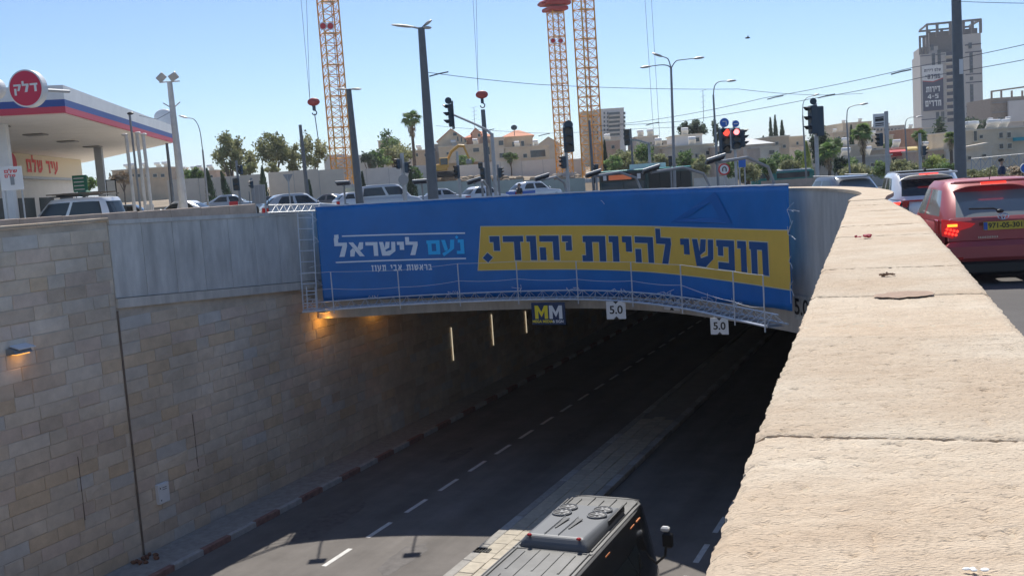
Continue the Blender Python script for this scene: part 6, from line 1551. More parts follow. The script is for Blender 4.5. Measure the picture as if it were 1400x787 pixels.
o = thing('roof_dish', 'dark satellite dish on the roof right of the tall dark pole', 'satellite dish', at(703, 178, 160)); MB().ell((0, 0, .4), (.5, .15, .42), 14, 8).build('dish', M_sig, o, True); MB().cyl((0, 0, 0), (0, 0, -.9), .05, n=5).build('stand', M_sig, o)
def aerial(lab, px, py0, py1, Y, n=4, wpx=9):
    b = at(px, py1, Y); t = thing('roof_aerial', lab, 'aerial', b); tp = rel(t, at(px-1, py0, Y)); k = Y/F; MB().cyl((0, 0, 0), tp, .035, n=4).build('mast', M_poleg, t)
    for i in range(n): c = tp*(1-.18*i); MB().cyl(c-Vector((wpx*k*.5*(1-.1*i), 0, .1)), c+Vector((wpx*k*.5*(1-.1*i), 0, .1)), .02, n=4).build('rod', M_poleg, t)
aerial('thin roof aerial beside the crane hook pole', 649, 147, 177, 160)
aerial('tall thin aerial on the roof right of the double arm lamp', 962, 124, 166, 130, 4, 8)
# white apartment block
wb = house('white eight storey apartment block right of the crane masts', 822, 858, 149, 300, 14, M_bwhite, grid(824, 833, 2, 152, 192, 7, 2.2, 3)+grid(850, 857, 1, 152, 192, 7, 2.6, 3), name='apartment_block', cat_='apartment block', pyt2=148, rot=.05, winm=M_bwhite)
for j in range(6):
    v = at(840, 158+5.8*j, 299.3); MB().box(rel(wb, v), (3.6, 1.2, .5)).build('balcony', B_[3], wb); MB().box(rel(wb, at(840, 155.3+5.8*j, 299.8)), (3.2, .3, .75)).build('balcony_opening', M_win, wb)
house('tan side wing of the white apartment block behind the crane', 800, 822, 152, 302, 10, B_[0], grid(803, 820, 3, 156, 192, 5, 2, 3), name='apartment_block', cat_='apartment block')
# right of the cranes
house('tan house with a low orange roof edge behind the bus front', 818, 850, 193, 135, 9, B_[4], [(826, 200, 3, 4), (838, 201, 4, 4)])
house('grey brown flat roofed house under the wires', 872, 902, 187, 130, 9, B_[3], [(880, 200, 4, 4), (893, 200, 3, 4)], heaters=2)
house('brown stone house above the bus roof', 884, 922, 200, 120, 9, B_[1], [(891, 206, 3, 5), (908, 206, 5, 5), (915, 214, 3, 4)])
house('white rooftop storey beside the pine trees', 925, 962, 185, 118, 6, M_bwhite, [(952, 191, 8, 5)], base=202)
house('cream stone house with balcony behind the double arm lamp', 921, 978, 199, 112, 10, B_[0], [(931, 209, 3, 6), (952, 213, 3, 5), (967, 209, 4, 5), (958, 224, 5, 9)])
house('cream house with pink lower wall left of the red lights', 976, 1004, 201, 110, 9, B_[4], [(982, 210, 3, 5), (997, 224, 4, 5)])
house('tan villa with a dark sloping roof right of the red lights', 1017, 1056, 197, 125, 10, B_[3], [(1025, 205, 4, 5), (1040, 205, 9, 4)], roof='hip', rm=M_poleg, rh=.9)
house('tan stone block below the cypress group', 1053, 1080, 187, 128, 9, B_[1], [(1062, 196, 4, 4), (1072, 200, 4, 4)])
house('small pale house with arched top left of the side signal', 1040, 1066, 203, 112, 6, B_[2], [(1055, 208, 7, 5)], pyt2=201)
house('brown stone house behind the side seen signal', 1080, 1102, 187, 150, 8, B_[1], [(1090, 196, 3, 4)])
house('tall tan building block behind the tall palm', 1154, 1193, 169, 230, 14, B_[0], [(1163, 176, 3, 4), (1175, 176, 3, 4), (1187, 176, 3, 4), (1163, 187, 3, 4)], pyt2=166)
house('lower tan building left of the tall block', 1140, 1160, 181, 225, 10, B_[1], grid(1143, 1158, 2, 186, 196, 2, 3, 3))
house('grey white building with a row of small windows behind the tram sign', 1191, 1238, 173, 240, 12, B_[3], grid(1193, 1236, 9, 175, 180, 1, 2.6, 3)+[(1214, 190, 40, 4)])
house('reddish brown wall building left of the tower block', 1236, 1262, 176, 215, 8, mat('brick_brown', (.42, .22, .13), .9, var=.15), [])
house('pale grey green hall at the foot of the tower block', 1258, 1292, 175, 260, 8, mat('wall_grey_green', (.40, .44, .42), .85, var=.06), [])
house('long tan retaining house wall behind the tall palm', 1146, 1208, 198, 115, 6, B_[0], [(1196, 205, 4, 4)], pyt2=199)
house('low brown flat building behind the roadside bushes', 1138, 1218, 215, 95, 7, B_[3], [(1150, 224, 8, 5), (1195, 225, 9, 4), (1168, 222, 6, 4)])
house('low stone house with a dark red awning', 1210, 1252, 203, 110, 6, B_[1], [(1222, 218, 6, 5), (1240, 220, 6, 5)])
sh_ = thing('shop_awning', 'dark red awning on the low house left of the tower palm', 'awning', at(1229, 209, 109)); MB().box((0, 0, 0), (2.2, .8, .5), R=Matrix.Rotation(.3, 3, 'X'), ch=.03).build('cloth', M_signr, sh_)
sh_ = thing('shop_awning', 'yellow awning strip below the tower block', 'awning', at(1256, 203, 109)); MB().box((0, 0, 0), (2.7, .8, .3), R=Matrix.Rotation(.3, 3, 'X'), ch=.03).build('cloth', mat('awning_yellow', (.62, .48, .2), .8), sh_)
house('tan low house between the two small palms', 1252, 1300, 206, 105, 6, B_[4], [(1262, 216, 5, 5), (1290, 214, 5, 5)])
rb = house('cream two storey house with white roof tanks on the right', 1320, 1408, 181, 100, 9, B_[0], [(1368, 185, 4.5, 6.5), (1379, 184.5, 4.5, 6.5), (1368.5, 200, 5, 6), (1380, 199.5, 5, 6), (1341, 187, 4, 4), (1333, 186, 4, 13)], pyt2=172, heaters=7)
MB().box(rel(rb, at(1396, 190, 99.5)), (1.5, .3, .35)).build('blue_balcony_cloth', mat('cloth_teal', (.05, .35, .42), .8), rb)
lh = house('low stone annex with a pale slanting awning on the right', 1319, 1356, 203, 94, 4, B_[2], [(1325, 216, 4, 4), (1345, 213, 5, 4)])
MB().box(rel(lh, at(1334, 198.5, 93)), (1.9, 1.0, .12), R=Matrix.Rotation(-.12, 3, 'Y')).build('awning', M_hoard, lh)
ub = house('unfinished brown building with an open roof frame', 1356, 1412, 134, 240, 14, mat('raw_concrete', (.33, .27, .22), .95, var=.2), [(1368, 165, 8, 8), (1380, 160, 4, 5), (1389, 158, 3, 4)], name='unfinished_building', cat_='building', pyt2=131, ledge=False, rot=-.05)
MB().box(rel(ub, at(1392, 152, 239)), (4.6, .6, 5.0)).build('white_cladding', M_bwhite, ub)
for px in (1357, 1370, 1384, 1398, 1411): v = at(px, 128, 240); MB().box(rel(ub, v)+Vector((0, .3, -.6)), (.35, .35, 2.6)).build('frame_column', MATS['raw_concrete'], ub)
a_ = rel(ub, at(1357, 125, 240)); b2_ = rel(ub, at(1411, 117.5, 240)); MB().tube([a_+Vector((0, .3, 0)), b2_+Vector((0, .3, 0))], .25, 4).build('frame_beam', MATS['raw_concrete'], ub)
for k in range(3): v0 = rel(ub, at(1357, 141+13*k, 239.6)); v1 = rel(ub, at(1411, 137+13*k, 239.6)); MB().tube([v0, v1], .12, 4).build('dark_band', M_poleg, ub)

# ---- tower block ----
YT = 330; tw_rot = math.radians(-14)
pL, pM_, pR = at(1257, 48, YT), at(1342, 32, YT-4.5), at(1357, 42, YT+2)
g = gat(1300, YT); k = YT/F
tb = thing('tower_block', 'tall unfinished white tower block with an advertising banner', 'tower block', (pL.x, pL.y, g.z-3))
M_tw = mat('tower_white', (.48, .455, .43), .85, var=.05, vs=.2); M_twd = mat('tower_band_grey', (.05, .06, .10), .8); M_twr = mat('tower_raw', (.15, .145, .15), .95, var=.2, vs=.3)
A_ = Vector((0, 0)); Bv = Vector((pM_.x-pL.x, pM_.y-pL.y)); Cv_ = Vector((pR.x-pL.x, pR.y-pL.y)); 
dAB = Bv.normalized(); WL = Bv.length; dBC = (Vector((dAB.y*-1, dAB.x))); DP = 17.0
def tz(px, py): return at(px, py, YT).z-(g.z-3)
Htop = tz(1257, 60); Hraw = tz(1300, 42)
def tp3(u, v, z, out=0.): p = dAB*u+dBC*v; return Vector((p.x, p.y, z))
def tbox(u0, u1, v0, v1, z0, z1, m, nm):
    vs = [tp3(u, v, z) for z in (z0, z1) for u, v in ((u0, v0), (u1, v0), (u1, v1), (u0, v1))]; mb = MB(); mb.add(vs, [(0, 1, 5, 4), (1, 2, 6, 5), (2, 3, 7, 6), (3, 0, 4, 7), (4, 5, 6, 7), (3, 2, 1, 0)]); return mb.build(nm, m, tb)
zr = lambda py, px=1300: at(px, py, YT).z-(g.z-3)
px2u = lambda px: (px-1257)/(1342-1257)*WL
tbox(0, WL, 0, DP, 0, zr(72), M_tw, 'wall')
tbox(px2u(1272), px2u(1338), 2, DP-1, zr(72), zr(42), M_twr, 'upper_raw_storeys')
tbox(px2u(1258), px2u(1283), 1, DP-2, zr(72), zr(62), M_tw, 'upper_wall')
tbox(px2u(1316), px2u(1341), .3, DP-1, zr(72), zr(50), M_tw, 'upper_wall')
for u in (1257.8, 1263, 1268):
    tbox(px2u(u)-.3, px2u(u)+.3, .2, .9, zr(72), zr(49.5, 1262) if u < 1266 else zr(31), M_twr, 'frame_column')
for u in (1282, 1300, 1318, 1330, 1341):
    tbox(px2u(u)-.4, px2u(u)+.4, .2, .9, zr(50), zr(31), M_twr, 'frame_column'); tbox(px2u(u)-.4, px2u(u)+.4, DP-1.5, DP-.8, zr(50), zr(32), M_twr, 'frame_column')
tbox(px2u(1267), WL, .1, 1.0, zr(33), zr(30.4), M_twr, 'frame_beam'); tbox(px2u(1256.8), px2u(1268), .1, 1.0, zr(51.5, 1262), zr(48.8, 1262), M_twr, 'frame_beam')
tbox(px2u(1267), WL, DP-1.6, DP-.8, zr(34), zr(31.5), M_twr, 'frame_beam'); tbox(WL-.8, WL, 1.0, DP-1.6, zr(33), zr(30.6), M_twr, 'frame_beam'); tbox(px2u(1267), px2u(1268.5), 1.0, DP-1.6, zr(33), zr(30.6), M_twr, 'frame_beam')
# window strips and floor bands
for u0, y0, y1 in ((1275.5, 72, 88), (1283.5, 68, 88), (1279.5, 152, 172), (1286.5, 152, 172), (1327, 75, 103), (1327, 118, 150), (1327, 155, 160), (1327, 108, 113), (1326, 62, 70), (1274, 60, 68)):
    f = tbox(px2u(u0)-.5, px2u(u0)+.5, -.04, .05, zr(y1), zr(y0), M_twd, 'window_strip')
    n_ = max(1, int((y1-y0)/5)); 
    for i in range(n_):
        za = zr(y1)+(zr(y0)-zr(y1))*(i+.15)/n_; zb_ = zr(y1)+(zr(y0)-zr(y1))*(i+.8)/n_; tbox(px2u(u0)-.38, px2u(u0)+.38, -.08, -.03, za, zb_, M_win, 'window')
for y_ in (76, 100, 118, 138, 153, 163): tbox(0, px2u(1292), -.03, .02, zr(y_+1.2, 1265), zr(y_, 1265), M_twd, 'floor_band') if y_ in (76, 163) else None
for y_ in (64, 74, 104, 115, 147, 157): tbox(px2u(1319), px2u(1341), -.05, .02, zr(y_+1.6), zr(y_), M_twd, 'floor_band')
for i in range(11):
    y_ = 72+9*i; tbox(px2u(1293), px2u(1303), -.05, .25, zr(y_+6), zr(y_), M_twd, 'balcony_opening'); tbox(px2u(1292), px2u(1304), -1.2, .1, zr(y_+7), zr(y_+5), B_[3], 'balcony')
# narrow side with balconies
for i in range(14):
    y_ = 50+9.2*i
    for v0 in (2, 7, 12):
        q = tbox(WL-.05, WL+.06, v0, v0+2.4, zr(y_+5), zr(y_+.6), M_win, 'window')
    tbox(WL, WL+1.1, 9, 15, zr(y_+6.6), zr(y_+5), M_bwhite, 'balcony')
# banner on the tower
tbn = thing('tower_banner', 'blue and white Hebrew advertising banner hanging on the tower block', 'banner', tb.location+tp3(px2u(1259), -.35, 0))
def tq(px0, px1, y0, y1, m, nm, out=0., pts=None):
    u0, u1 = px2u(px0)-px2u(1259), px2u(px1)-px2u(1259); mb = MB(); P = pts or [(u0, zr(y1)), (u1, zr(y1)), (u1, zr(y0)), (u0, zr(y0))]
    Q = []
    for d in (0, .05):
        for u, z in P: p = dAB*u-dBC*(out-d); Q.append((p.x, p.y, z))
    n = len(P); mb.add(Q, [tuple(range(n)), tuple(range(2*n-1, n-1, -1))]+[(i, n+i, n+(i+1) % n, (i+1) % n) for i in range(n)]); mb.build(nm, m, tbn)
U = lambda px: px2u(px)-px2u(1259)
tq(1259, 1288, 88, 150, M_signw, 'white_sheet')
tq(0, 0, 0, 0, mat('banner_tower_navy', (.018, .03, .085), .6), 'navy_field', .06, [(U(1259.5), zr(150)), (U(1288), zr(150)), (U(1288), zr(106.5)), (U(1274), zr(110.5)), (U(1259.5), zr(108.5))])
tq(0, 0, 0, 0, MATS['wrapper_red'], 'red_chevron', .09, [(U(1274), zr(111.5)), (U(1288), zr(107.5)), (U(1288), zr(106)), (U(1274), zr(110)), (U(1259.5), zr(108)), (U(1259.5), zr(109.2))])
def ttext(s, px0, px1, y0, y1, m, rtl=True, nm='lettering', gap=.13):
    for Pg in words(s, U(px0), U(px1), zr(y1), zr(y0), gap, rtl=rtl): tq(0, 0, 0, 0, m, nm, .12, Pg)
M_tn = MATS['banner_tower_navy']
def ttext(s, px0, px1, y0, y1, m, rtl=True, gap=.13):
    mb = MB()
    for Pg in words(s, U(px0), U(px1), zr(y1), zr(y0), gap, rtl=rtl): mb.quad(*[Vector(((dAB*u-dBC*.13).x, (dAB*u-dBC*.13).y, z)) for u, z in Pg])
    mb.build('lettering', m, tbn)
ttext('*8796', 1263, 1284, 100.5, 106.5, M_tn, False); ttext('דירות', 1264, 1283.5, 117, 124.5, M_signw); ttext('4-5', 1266, 1281, 127.5, 133.5, M_signw, False); ttext('חדרים', 1262.5, 1284.5, 136, 144, M_signw)
ttext('שלם דירות', 1262, 1285, 93, 96.5, M_tn, gap=.2)

# ================= FENCES AND HOARDINGS =================
def hoard(lab, pts, Y, m, pw_=2.6, name='hoarding', zlow=None, jitter=.06, Y2=None):
    A = at(pts[0][0], pts[0][1], Y); E_ = at(pts[-1][0], pts[-1][1], Y2 or Y); t = thing(name, lab, 'hoarding', (A.x, A.y, G(A.x, A.y))); n = max(1, int((E_-A).length/pw_)); rr = random.Random(int(pts[0][0]))
    def top_at(f):
        px = pts[0][0]+(pts[-1][0]-pts[0][0])*f
        for (x0, y0), (x1, y1) in zip(pts, pts[1:]):
            if px <= x1+1e-6: return y0+(y1-y0)*(px-x0)/(x1-x0), px
        return pts[-1][1], px
    for i in range(n):
        f0, f1 = i/n, (i+1)/n; fm = (f0+f1)/2; py, px = top_at(fm); y_ = Y+((Y2 or Y)-Y)*fm; v = at(px, py, y_); a = A.lerp(E_, f0); b_ = A.lerp(E_, f1)
        zt1 = v.z+rr.uniform(-jitter, jitter); zlo = (G(v.x, v.y)-.4 if zlow is None else at(px, zlow, y_).z); d = Vector((b_.x-a.x, b_.y-a.y, 0)); c = Vector(((a.x+b_.x)/2, (a.y+b_.y)/2, (zt1+zlo)/2))-t.location
        MB().box(c, (d.length-.06, .08, zt1-zlo), math.atan2(d.y, d.x)).build('panel', m, t)
        if i: MB().box(Vector((a.x, a.y, (zt1+zlo)/2))-t.location+Vector((0, .08, 0)), (.12, .12, zt1-zlo-.1)).build('post', M_galv, t)
    return t
hoard('cream site wall behind the white car and the twin signal', [(228, 247), (290, 243), (358, 237)], 98, M_hoard)
hoard('cream site wall behind the dark leaning pole', [(366, 235), (470, 230)], 104, M_hoard)
hoard('taller pale site wall at the foot of the left crane', [(442, 212), (470, 211), (503, 213)], 136, M_hoardw)
hoard('pale site wall between the left crane and the excavator', [(470, 236), (505, 230), (592, 226)], 128, M_hoardw)
hoard('white site wall below the houses in the middle', [(626, 229), (640, 228), (641, 222), (660, 221), (690, 219), (800, 217)], 142, M_hoardw, 2.9, jitter=.12)
hoard('pale green metal fence behind the parked cars', [(420, 261), (600, 248), (800, 244)], 105, M_fenceg, 3.0, name='metal_fence', jitter=.0)
hoard('low pale wall right of the bus below the hedge', [(948, 243), (1005, 241)], 90, M_hoardw)
hoard('brown low wall below the minibuses', [(1040, 247), (1190, 241)], 70, M_lowstone, 3.5, name='low_wall', jitter=0)
hoard('white low wall behind the side seen signal post', [(1103, 228), (1118, 228)], 100, M_hoardw)

# excavator
g = P0(606, 128); g.z = topz(606, 243, 128); ex = thing('excavator', 'yellow excavator standing on the site mound', 'excavator', g, math.radians(0)); M_ey = mat('excavator_yellow', (.62, .34, .04), .5)
for y in (-.9, .9): MB().box((0, y, .4), (3.2, .5, .75), ch=.2).build('track', M_rubber, ex)
MB().box((-.5, 0, 1.3), (2.4, 2.0, .9), ch=.12).build('house_body', M_ey, ex); MB().box((.35, -.6, 1.85), (1.1, .9, 1.3), ch=.1).build('cab', M_ey, ex); MB().box((.38, -1.06, 2.0), (.9, .02, .8)).build('cab_window', M_win, ex)
MB().tube([(.4, .3, 1.5), (1.3, .3, 3.2), (2.3, .3, 3.9), (3.0, .3, 3.8)], .2, 6).build('boom', M_ey, ex); MB().tube([(2.9, .3, 3.9), (3.5, .3, 2.2)], .14, 6).build('stick', M_ey, ex); MB().box((3.45, .3, 1.8), (.7, .8, .7), ch=.15).build('bucket', M_poleg, ex)
# earth mound and rubble strip
mb = MB(); rr = random.Random(8)
for i in range(90):
    px = rr.uniform(590, 790); v = at(px, rr.uniform(240.5, 244.5), 130+rr.uniform(-2, 4)); mb.ell((v.x, v.y, v.z-.3), (rr.uniform(.3, .9), .6, rr.uniform(.25, .6)), 6, 4, Matrix.Rotation(rr.uniform(0, 3), 3, 'Z'))
stuff(tag(mb.build('earth_heaps', M_earth), 'dry rubble and earth heaps along the building site', 'rubble'))

# ================= TREES =================
def crown(mb, c, r, n, leaf, rr, flat=False, clumps=22):
    c = Vector(c); cl = []
    for i in range(clumps):
        while True:
            p = Vector((rr.uniform(-1, 1), rr.uniform(-1, 1), rr.uniform(-1, 1)))
            if .15 < p.length < 1: break
        cl.append((Vector((p.x*r[0], p.y*r[1], p.z*r[2]))*.82, rr.random(), rr.uniform(.20, .36)))
    for i in range(n):
        q, li, sz = cl[i % clumps]; p = c+q+Vector((rr.gauss(0, sz*r[0]*.55), rr.gauss(0, sz*r[1]*.55), rr.gauss(0, sz*r[2]*.5)))
        a = Vector((rr.gauss(0, 1), rr.gauss(0, 1), rr.gauss(0, 1))).normalized(); b = a.orthogonal().normalized(); s_ = leaf*rr.uniform(.6, 1.4)
        mb.mi = 1 if (li+rr.uniform(-.25, .25)) > .55 else 0
        mb.quad(p+a*s_, p+b*s_*.6, p-a*s_, p-b*s_*.6)
def tree(lab, px, pyt, pyb, wpx, Y, kind='green', n=1300, name='tree', cat_='tree', clumps=24, trunk=True, grp=None):
    g = P0(px, Y); k = Y/F; zt_ = topz(px, pyt, Y)-g.z; zb_ = max(.2, topz(px, pyb, Y)-g.z); rr = random.Random(int(px*13+pyt)); t = thing(name, lab, cat_, g, 0, grp); rx = wpx*k/2; cz = (zt_+zb_)/2; rz = (zt_-zb_)/2
    if trunk:
        MB().tube([(0, 0, 0), (.05, 0, zb_*.6), (rr.uniform(-.1, .1)*rx, 0, cz)], max(.10, rx*.07), 7, .05).build('trunk', M_trunk, t)
        mb = MB()
        for i in range(5): a = rr.uniform(0, 6.28); mb.tube([(0, 0, zb_*.7), (math.cos(a)*rx*.35, math.sin(a)*rx*.35, zb_+rz*.5), (math.cos(a)*rx*.6, math.sin(a)*rx*.6, cz+rz*rr.uniform(0, .5))], rx*.035+.02, 5, .015)
        mb.build('limbs', M_trunk, t)
    mb = MB(); crown(mb, (0, 0, cz), (rx, rx*.9, rz), int(n*1.35), max(.08, 2.0*k), rr, clumps=clumps); mb.build('crown', [LEAF[kind], LEAF.get(kind+'_pale', LEAF[kind])], t)
    return t
def cypress(lab, px, pyt, pyb, wpx, Y, kind='dark', lean=0.):
    g = P0(px, Y); k = Y/F; H_ = topz(px, pyt, Y)-g.z; rr = random.Random(int(px*3+pyt)); t = thing('cypress', lab, 'cypress', g); r_ = wpx*k/2; mb = MB(); leaf = max(.08, 1.6*k)
    for i in range(900):
        f = rr.random()**.8; a = rr.uniform(0, 6.28); R_ = r_*(math.sin(math.pi*min(1, .12+f*.88)**.75)*.95+.05)*rr.uniform(.55, 1.05); p = Vector((R_*math.cos(a)+lean*k*f, R_*math.sin(a), .15+f*(H_-.15)))
        d = Vector((math.cos(a)*.4, math.sin(a)*.4, 1)).normalized(); b = Vector((-math.sin(a), math.cos(a), 0)); s_ = leaf*rr.uniform(.7, 1.5); mb.mi = int(rr.random() < .3); mb.quad(p+d*s_*1.5, p+b*s_*.5, p-d*s_, p-b*s_*.5)
    mb.build('crown', [LEAF[kind], LEAF.get(kind+'_pale', LEAF[kind])], t); MB().cyl((0, 0, 0), (lean*k*.6, 0, H_*.7), .12, .03, 6).build('trunk', M_trunk, t); return t
def palm(lab, px, pyt, pyb, wpx, Y, skirt=.3, nf=34, kind='green_pale'):
    g = P0(px, Y); k = Y/F; H_ = topz(px, pyt, Y)-g.z; R_ = wpx*k/2; rr = random.Random(int(px*5+pyt)); t = thing('palm_tree', lab, 'palm tree', g); hc = H_-R_*.75
    MB().tube([(0, 0, 0), (.05, 0, hc*.5), (0, 0, hc)], max(.14, R_*.13), 8, max(.12, R_*.11)).build('trunk', M_trunk, t)
    if skirt:
        mb = MB()
        for i in range(220):
            a = rr.uniform(0, 6.28); f = rr.random(); z = hc-f*skirt*H_; rr0 = R_*(.50-.36*f)*rr.uniform(.5, 1.0); p = Vector((rr0*math.cos(a), rr0*math.sin(a), z)); d = Vector((math.cos(a)*.35, math.sin(a)*.35, -1)).normalized(); b = Vector((-math.sin(a), math.cos(a), 0)); s_ = R_*.3; mb.quad(p, p+b*s_*.12+d*s_*.5, p+d*s_, p-b*s_*.12+d*s_*.5)
        mb.build('dry_skirt', LEAF['dry'], t)
    fm = []
    for v in range(3):
        mb = MB(); n = 9; L_ = R_*1.05
        # fan frond: stalk plus drooping fingers
        for j in range(13):
            a = (j-6)/6*1.15; q = Vector((L_*.35, 0, 0)); d = Vector((math.cos(a), math.sin(a), 0)); e = q+d*L_*.62*(1-.18*abs(a)); dr = -.22*L_*(.6+rr.random()*.6); m_ = q+d*L_*.34; w_ = Vector((-d.y, d.x, 0))*L_*.045
            mb.quad(q, m_-w_+Vector((0, 0, .03*L_)), e+Vector((0, 0, dr)), m_+w_+Vector((0, 0, .03*L_)))
        mb.quad((0, -.02, 0), (L_*.36, -.02, 0), (L_*.36, .02, 0), (0, .02, 0)); fm.append(mb.mesh('frond', [LEAF[kind], LEAF['green']][v % 2]))
    for i in range(nf):
        o = link('frond', fm[i % 3], t, (0, 0, hc)); el = rr.uniform(-.65, 1.25); o.rotation_euler = (rr.uniform(-.4, .4), -el, i*2.4+rr.uniform(-.2, .2)); s_ = rr.uniform(.75, 1.05); o.scale = (s_, s_, s_)
    return t
tree('loose olive green tree right of the single arm lamp', 318, 181, 238, 46, 118, 'olive', 2000)
tree('large loose olive green tree left of the dark leaning pole', 379, 176, 233, 50, 122, 'olive', 1700, clumps=30)
tree('pale thin tree behind the dark leaning pole', 432, 180, 236, 42, 120, 'olive', 1200, clumps=26)
tree('round bushy shrub between the two big olive trees', 376, 222, 238, 20, 112, 'olive', 500, clumps=10)
tree('dark green shrub on the wall right of the lamp foot', 270, 227, 252, 28, 116, 'green', 700, clumps=12)
tree('small tree at the base of the first olive tree', 345, 222, 240, 26, 112, 'olive', 500, clumps=10)
cypress('leftmost dark cypress behind the blue cars', 291, 231, 278, 15, 90, lean=-4); cypress('leaning cypress between the blue car and the signal', 316, 235, 272, 14, 92, lean=-10)
cypress('tall dark cypress right of the steel panel', 362, 228, 280, 14, 84); cypress('small cypress at the foot of the leaning pole', 424, 247, 272, 7, 88); cypress('small cypress behind the mast right of the left crane', 497, 236, 268, 9, 92); cypress('bushy cypress leaning on the thick dark mast', 563, 233, 272, 17, 90, 'dark')
tree('small round conifer right of the left crane', 507, 206, 236, 22, 132, 'pine', 700, clumps=12)
tree('dark green spreading tree left of the palm', 541, 196, 228, 52, 138, 'olive', 1300); tree('thin high tree at the stone house roof', 536, 178, 214, 32, 180, 'green', 600, clumps=16)
tree('pale leafed young tree before the thick mast', 571, 222, 250, 18, 110, 'green_pale' if 0 else 'green', 400, clumps=9)
palm('tall palm tree standing left of the thick dark mast', 569, 150, 225, 34, 132, .22, 40)
tree('bright green bush behind the excavator arm', 638, 208, 229, 30, 150, 'green', 700, clumps=12)
cypress('slim dark cypress right of the right crane mast', 829, 193, 232, 8, 100); tree('light green roadside tree behind the bus front', 852, 205, 234, 40, 92, 'olive', 1100); tree('green tree above the bus roof', 881, 196, 232, 34, 98, 'green', 900)
tree('green tree behind the end of the bus', 938, 204, 236, 34, 90, 'green', 1000); tree('pine crown left of the tall aerial', 938, 168, 190, 20, 135, 'pine', 700, clumps=12); tree('spreading pine crown under the tall aerial', 958, 160, 190, 30, 135, 'pine', 1100, clumps=16); tree('narrow pine behind the red lights', 981, 161, 196, 13, 128, 'pine', 600, clumps=12)
tree('grey green bush below the blue rectangular sign', 1022, 221, 252, 36, 68, 'olive', 1100); tree('bright green hedge bush right of the red lights', 1049, 213, 242, 34, 85, 'green', 1000); tree('low green bush left of the pale cypress', 1080, 216, 240, 30, 88, 'olive', 900)
cypress('pale yellow green cypress left of the side seen signal', 1103, 194, 228, 17, 92, 'yellow'); tree('dark broad tree behind the side seen signal', 1119, 172, 236, 30, 95, 'dark', 1500); tree('fresh green tree right of the side seen signal', 1140, 182, 215, 26, 105, 'green', 900)
for i, (px, pt, wd) in enumerate(((1055.5, 162, 8), (1062, 159, 9), (1071, 166, 11))): cypress(('left', 'middle and tallest', 'right')[i]+' cypress of the dark group on the skyline', px, pt, 192, wd, 170)
cypress('tiny cypress left of the skyline group', 1045, 188, 204, 4, 160)
palm('short bushy palm with a brown skirt right of the signal', 1133, 194, 240, 36, 84, .35, 40); palm('tall palm with a thick brown skirt in front of the tan block', 1180, 169, 232, 36, 88, .3, 44); cypress('small cypress left of the tall palm', 1165, 172, 200, 9, 130)
tree('dark green shrub at the foot of the bushy palm', 1147, 214, 242, 22, 80, 'dark', 700, clumps=12)
palm('small palm left of the tower block foot', 1258, 177, 230, 26, 84, .25, 34); palm('small pale palm beside the very thick pole', 1300, 180, 230, 24, 80, .2, 34, 'yellow')
tree('dark conifer at the foot of the tower block', 1286, 163, 226, 30, 110, 'dark', 1500); tree('yellow green shrubs below the dark conifer', 1276, 209, 238, 38, 82, 'yellow', 1000); tree('dark green bush behind the very thick pole', 1326, 158, 182, 34, 150, 'pine', 900)
tree('small dark treetop right of the very thick pole', 1345, 164, 180, 22, 152, 'pine', 500, clumps=10)
tree('olive bush left of the tram sign post', 1170, 222, 244, 50, 74, 'olive', 1200); tree('dry olive bush right of the tram sign post', 1228, 216, 242, 40, 78, 'olive', 1000)
tree('dry low bush before the annex', 1345, 228, 248, 60, 56, 'olive', 1100, trunk=False, name='bush', cat_='bush'); tree('dry low bush at the right picture edge', 1392, 226, 248, 44, 58, 'dry', 900, trunk=False, name='bush', cat_='bush')
tree('green bush behind the canopy column', 118, 240, 262, 40, 100, 'green', 900, clumps=14); tree('olive bush under the canopy on the left', 60, 246, 266, 50, 96, 'olive', 900, clumps=14); tree('dry bush behind the vent pipes', 172, 232, 254, 30, 130, 'dry', 700, clumps=12)
# pale forecourt paving of the filling station
mb = MB(); P = [(-13, 34), (-15, 75), (-60, 84), (-50, 26), (-22, 26)]; mb.quad(*[(x, y, G(x, y)+.05) for x, y in P])
MP = []
mb = MB(); 
for i in range(12):
    for j in range(14):
        x0, y0 = -13.5-3.2*i, 30+4*j; mb.add([(x, y, G(x, y)+.03) for x, y in ((x0, y0), (x0-3.2, y0), (x0-3.2, y0+4), (x0, y0+4))], [(0, 1, 2, 3)])
struct(mb.build('forecourt_paving', mat('forecourt_concrete', (.52, .48, .42), .9, var=.12, vs=.5)))
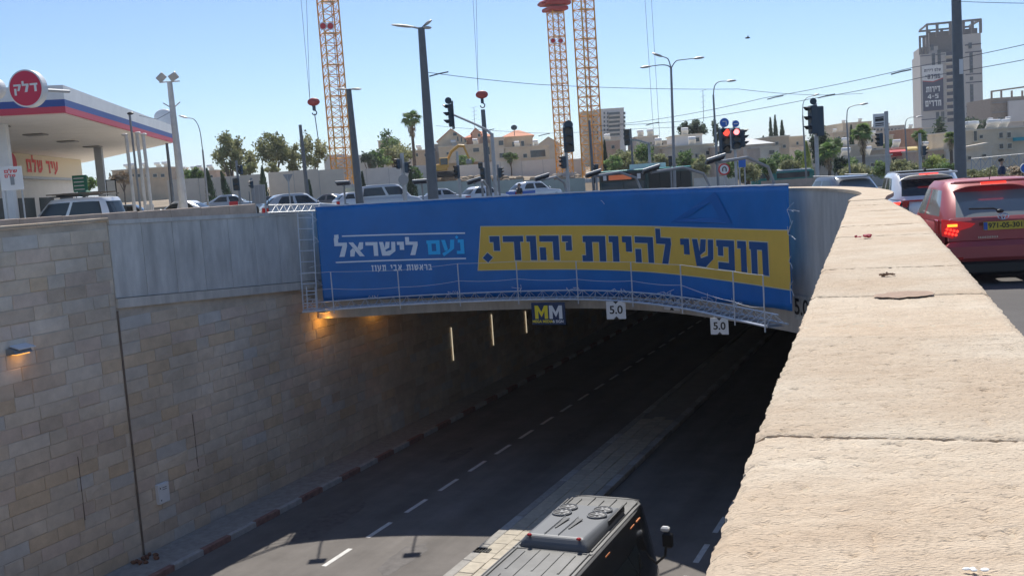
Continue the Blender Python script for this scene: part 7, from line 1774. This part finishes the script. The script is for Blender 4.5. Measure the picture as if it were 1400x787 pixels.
# more greenery and houses filling the middle distance
for i, (px, pt, pb, wd, Y, kd, nn, lab) in enumerate((
    (338, 200, 240, 34, 124, 'olive', 900, 'low olive tree between the two large olive trees'), (405, 196, 236, 34, 124, 'olive', 900, 'olive tree just left of the dark leaning pole top'),
    (523, 200, 232, 30, 134, 'green', 800, 'green tree between the left crane and the palm'), (556, 206, 232, 28, 136, 'olive', 800, 'olive tree at the foot of the tall palm'),
    (700, 208, 222, 22, 141.2, 'green', 400, 'low green bush over the white site wall'), (838, 212, 236, 28, 88, 'green_pale', 700, 'pale green bush left of the bus roof'),
    (868, 212, 236, 34, 90, 'olive', 900, 'olive bush over the front of the bus roof'), (905, 208, 234, 30, 92, 'olive', 900, 'olive bush beside the double arm lamp'),
    (960, 212, 240, 26, 88, 'olive', 700, 'olive bush behind the end of the long lamp arm'), (1000, 214, 246, 26, 76, 'green', 700, 'green bush behind the no U-turn sign'),
    (1068, 208, 236, 34, 100, 'green_pale', 900, 'light green bush above the right minibus'), (1092, 204, 238, 24, 98, 'green', 700, 'green tree left of the yellow green cypress'),
    (1160, 214, 244, 30, 86, 'green', 800, 'green bush left of the tall palm trunk'), (1200, 218, 244, 34, 80, 'green_pale', 800, 'light green bush behind the tram sign post'),
    (1245, 222, 244, 34, 74, 'olive', 800, 'olive bush behind the white car roof'), (1292, 222, 246, 34, 70, 'green', 800, 'green bush left of the very thick pole foot'),
    (1215, 190, 206, 24, 130, 'green', 500, 'green tree on the slope behind the tram sign'), (1130, 160, 190, 1, 500, 'olive', 1, ''))):
    if lab: tree(lab, px, pt, pb, wd, Y, kd, nn, clumps=14, trunk=False if pb > 235 else True)
house('grey stone house between the red roofs and the crane hook pole', 560, 590, 206, 165, 9, B_[1], [(570, 212, 3, 4), (582, 212, 3, 4)])
house('pale flat house left of the white rooftop storey', 898, 926, 193, 140, 9, B_[2], [(905, 198, 3, 4), (917, 198, 3, 4)])
house('small pale house on the slope left of the tall tan block', 1100, 1130, 200, 140, 9, B_[2], [(1108, 206, 3, 4), (1122, 207, 3, 4)])
house('cream terrace house behind the tram sign post', 1186, 1222, 186, 170, 9, B_[0], [(1192, 192, 3, 4), (1203, 192, 3, 4), (1214, 192, 3, 4)])
house('pale row house at the right behind the white tanks', 1345, 1400, 168, 170, 9, B_[3], [(1355, 172, 3, 4), (1370, 172, 3, 4)])
# ================= HAZE =================
hm = bpy.data.materials.new('haze_air'); hm.use_nodes = True; hn = hm.node_tree; hn.nodes.remove(hn.nodes['Principled BSDF'])
pv = hn.nodes.new('ShaderNodeVolumePrincipled'); pv.inputs['Color'].default_value = (.86, .90, .96, 1); pv.inputs['Density'].default_value = .0003; pv.inputs['Anisotropy'].default_value = .25
hn.links.new(pv.outputs[0], hn.nodes['Material Output'].inputs['Volume'])
hz = MB().box((0, 2750, 27), (8600, 6700, 74)).build('haze', hm); hz['kind'] = 'stuff'
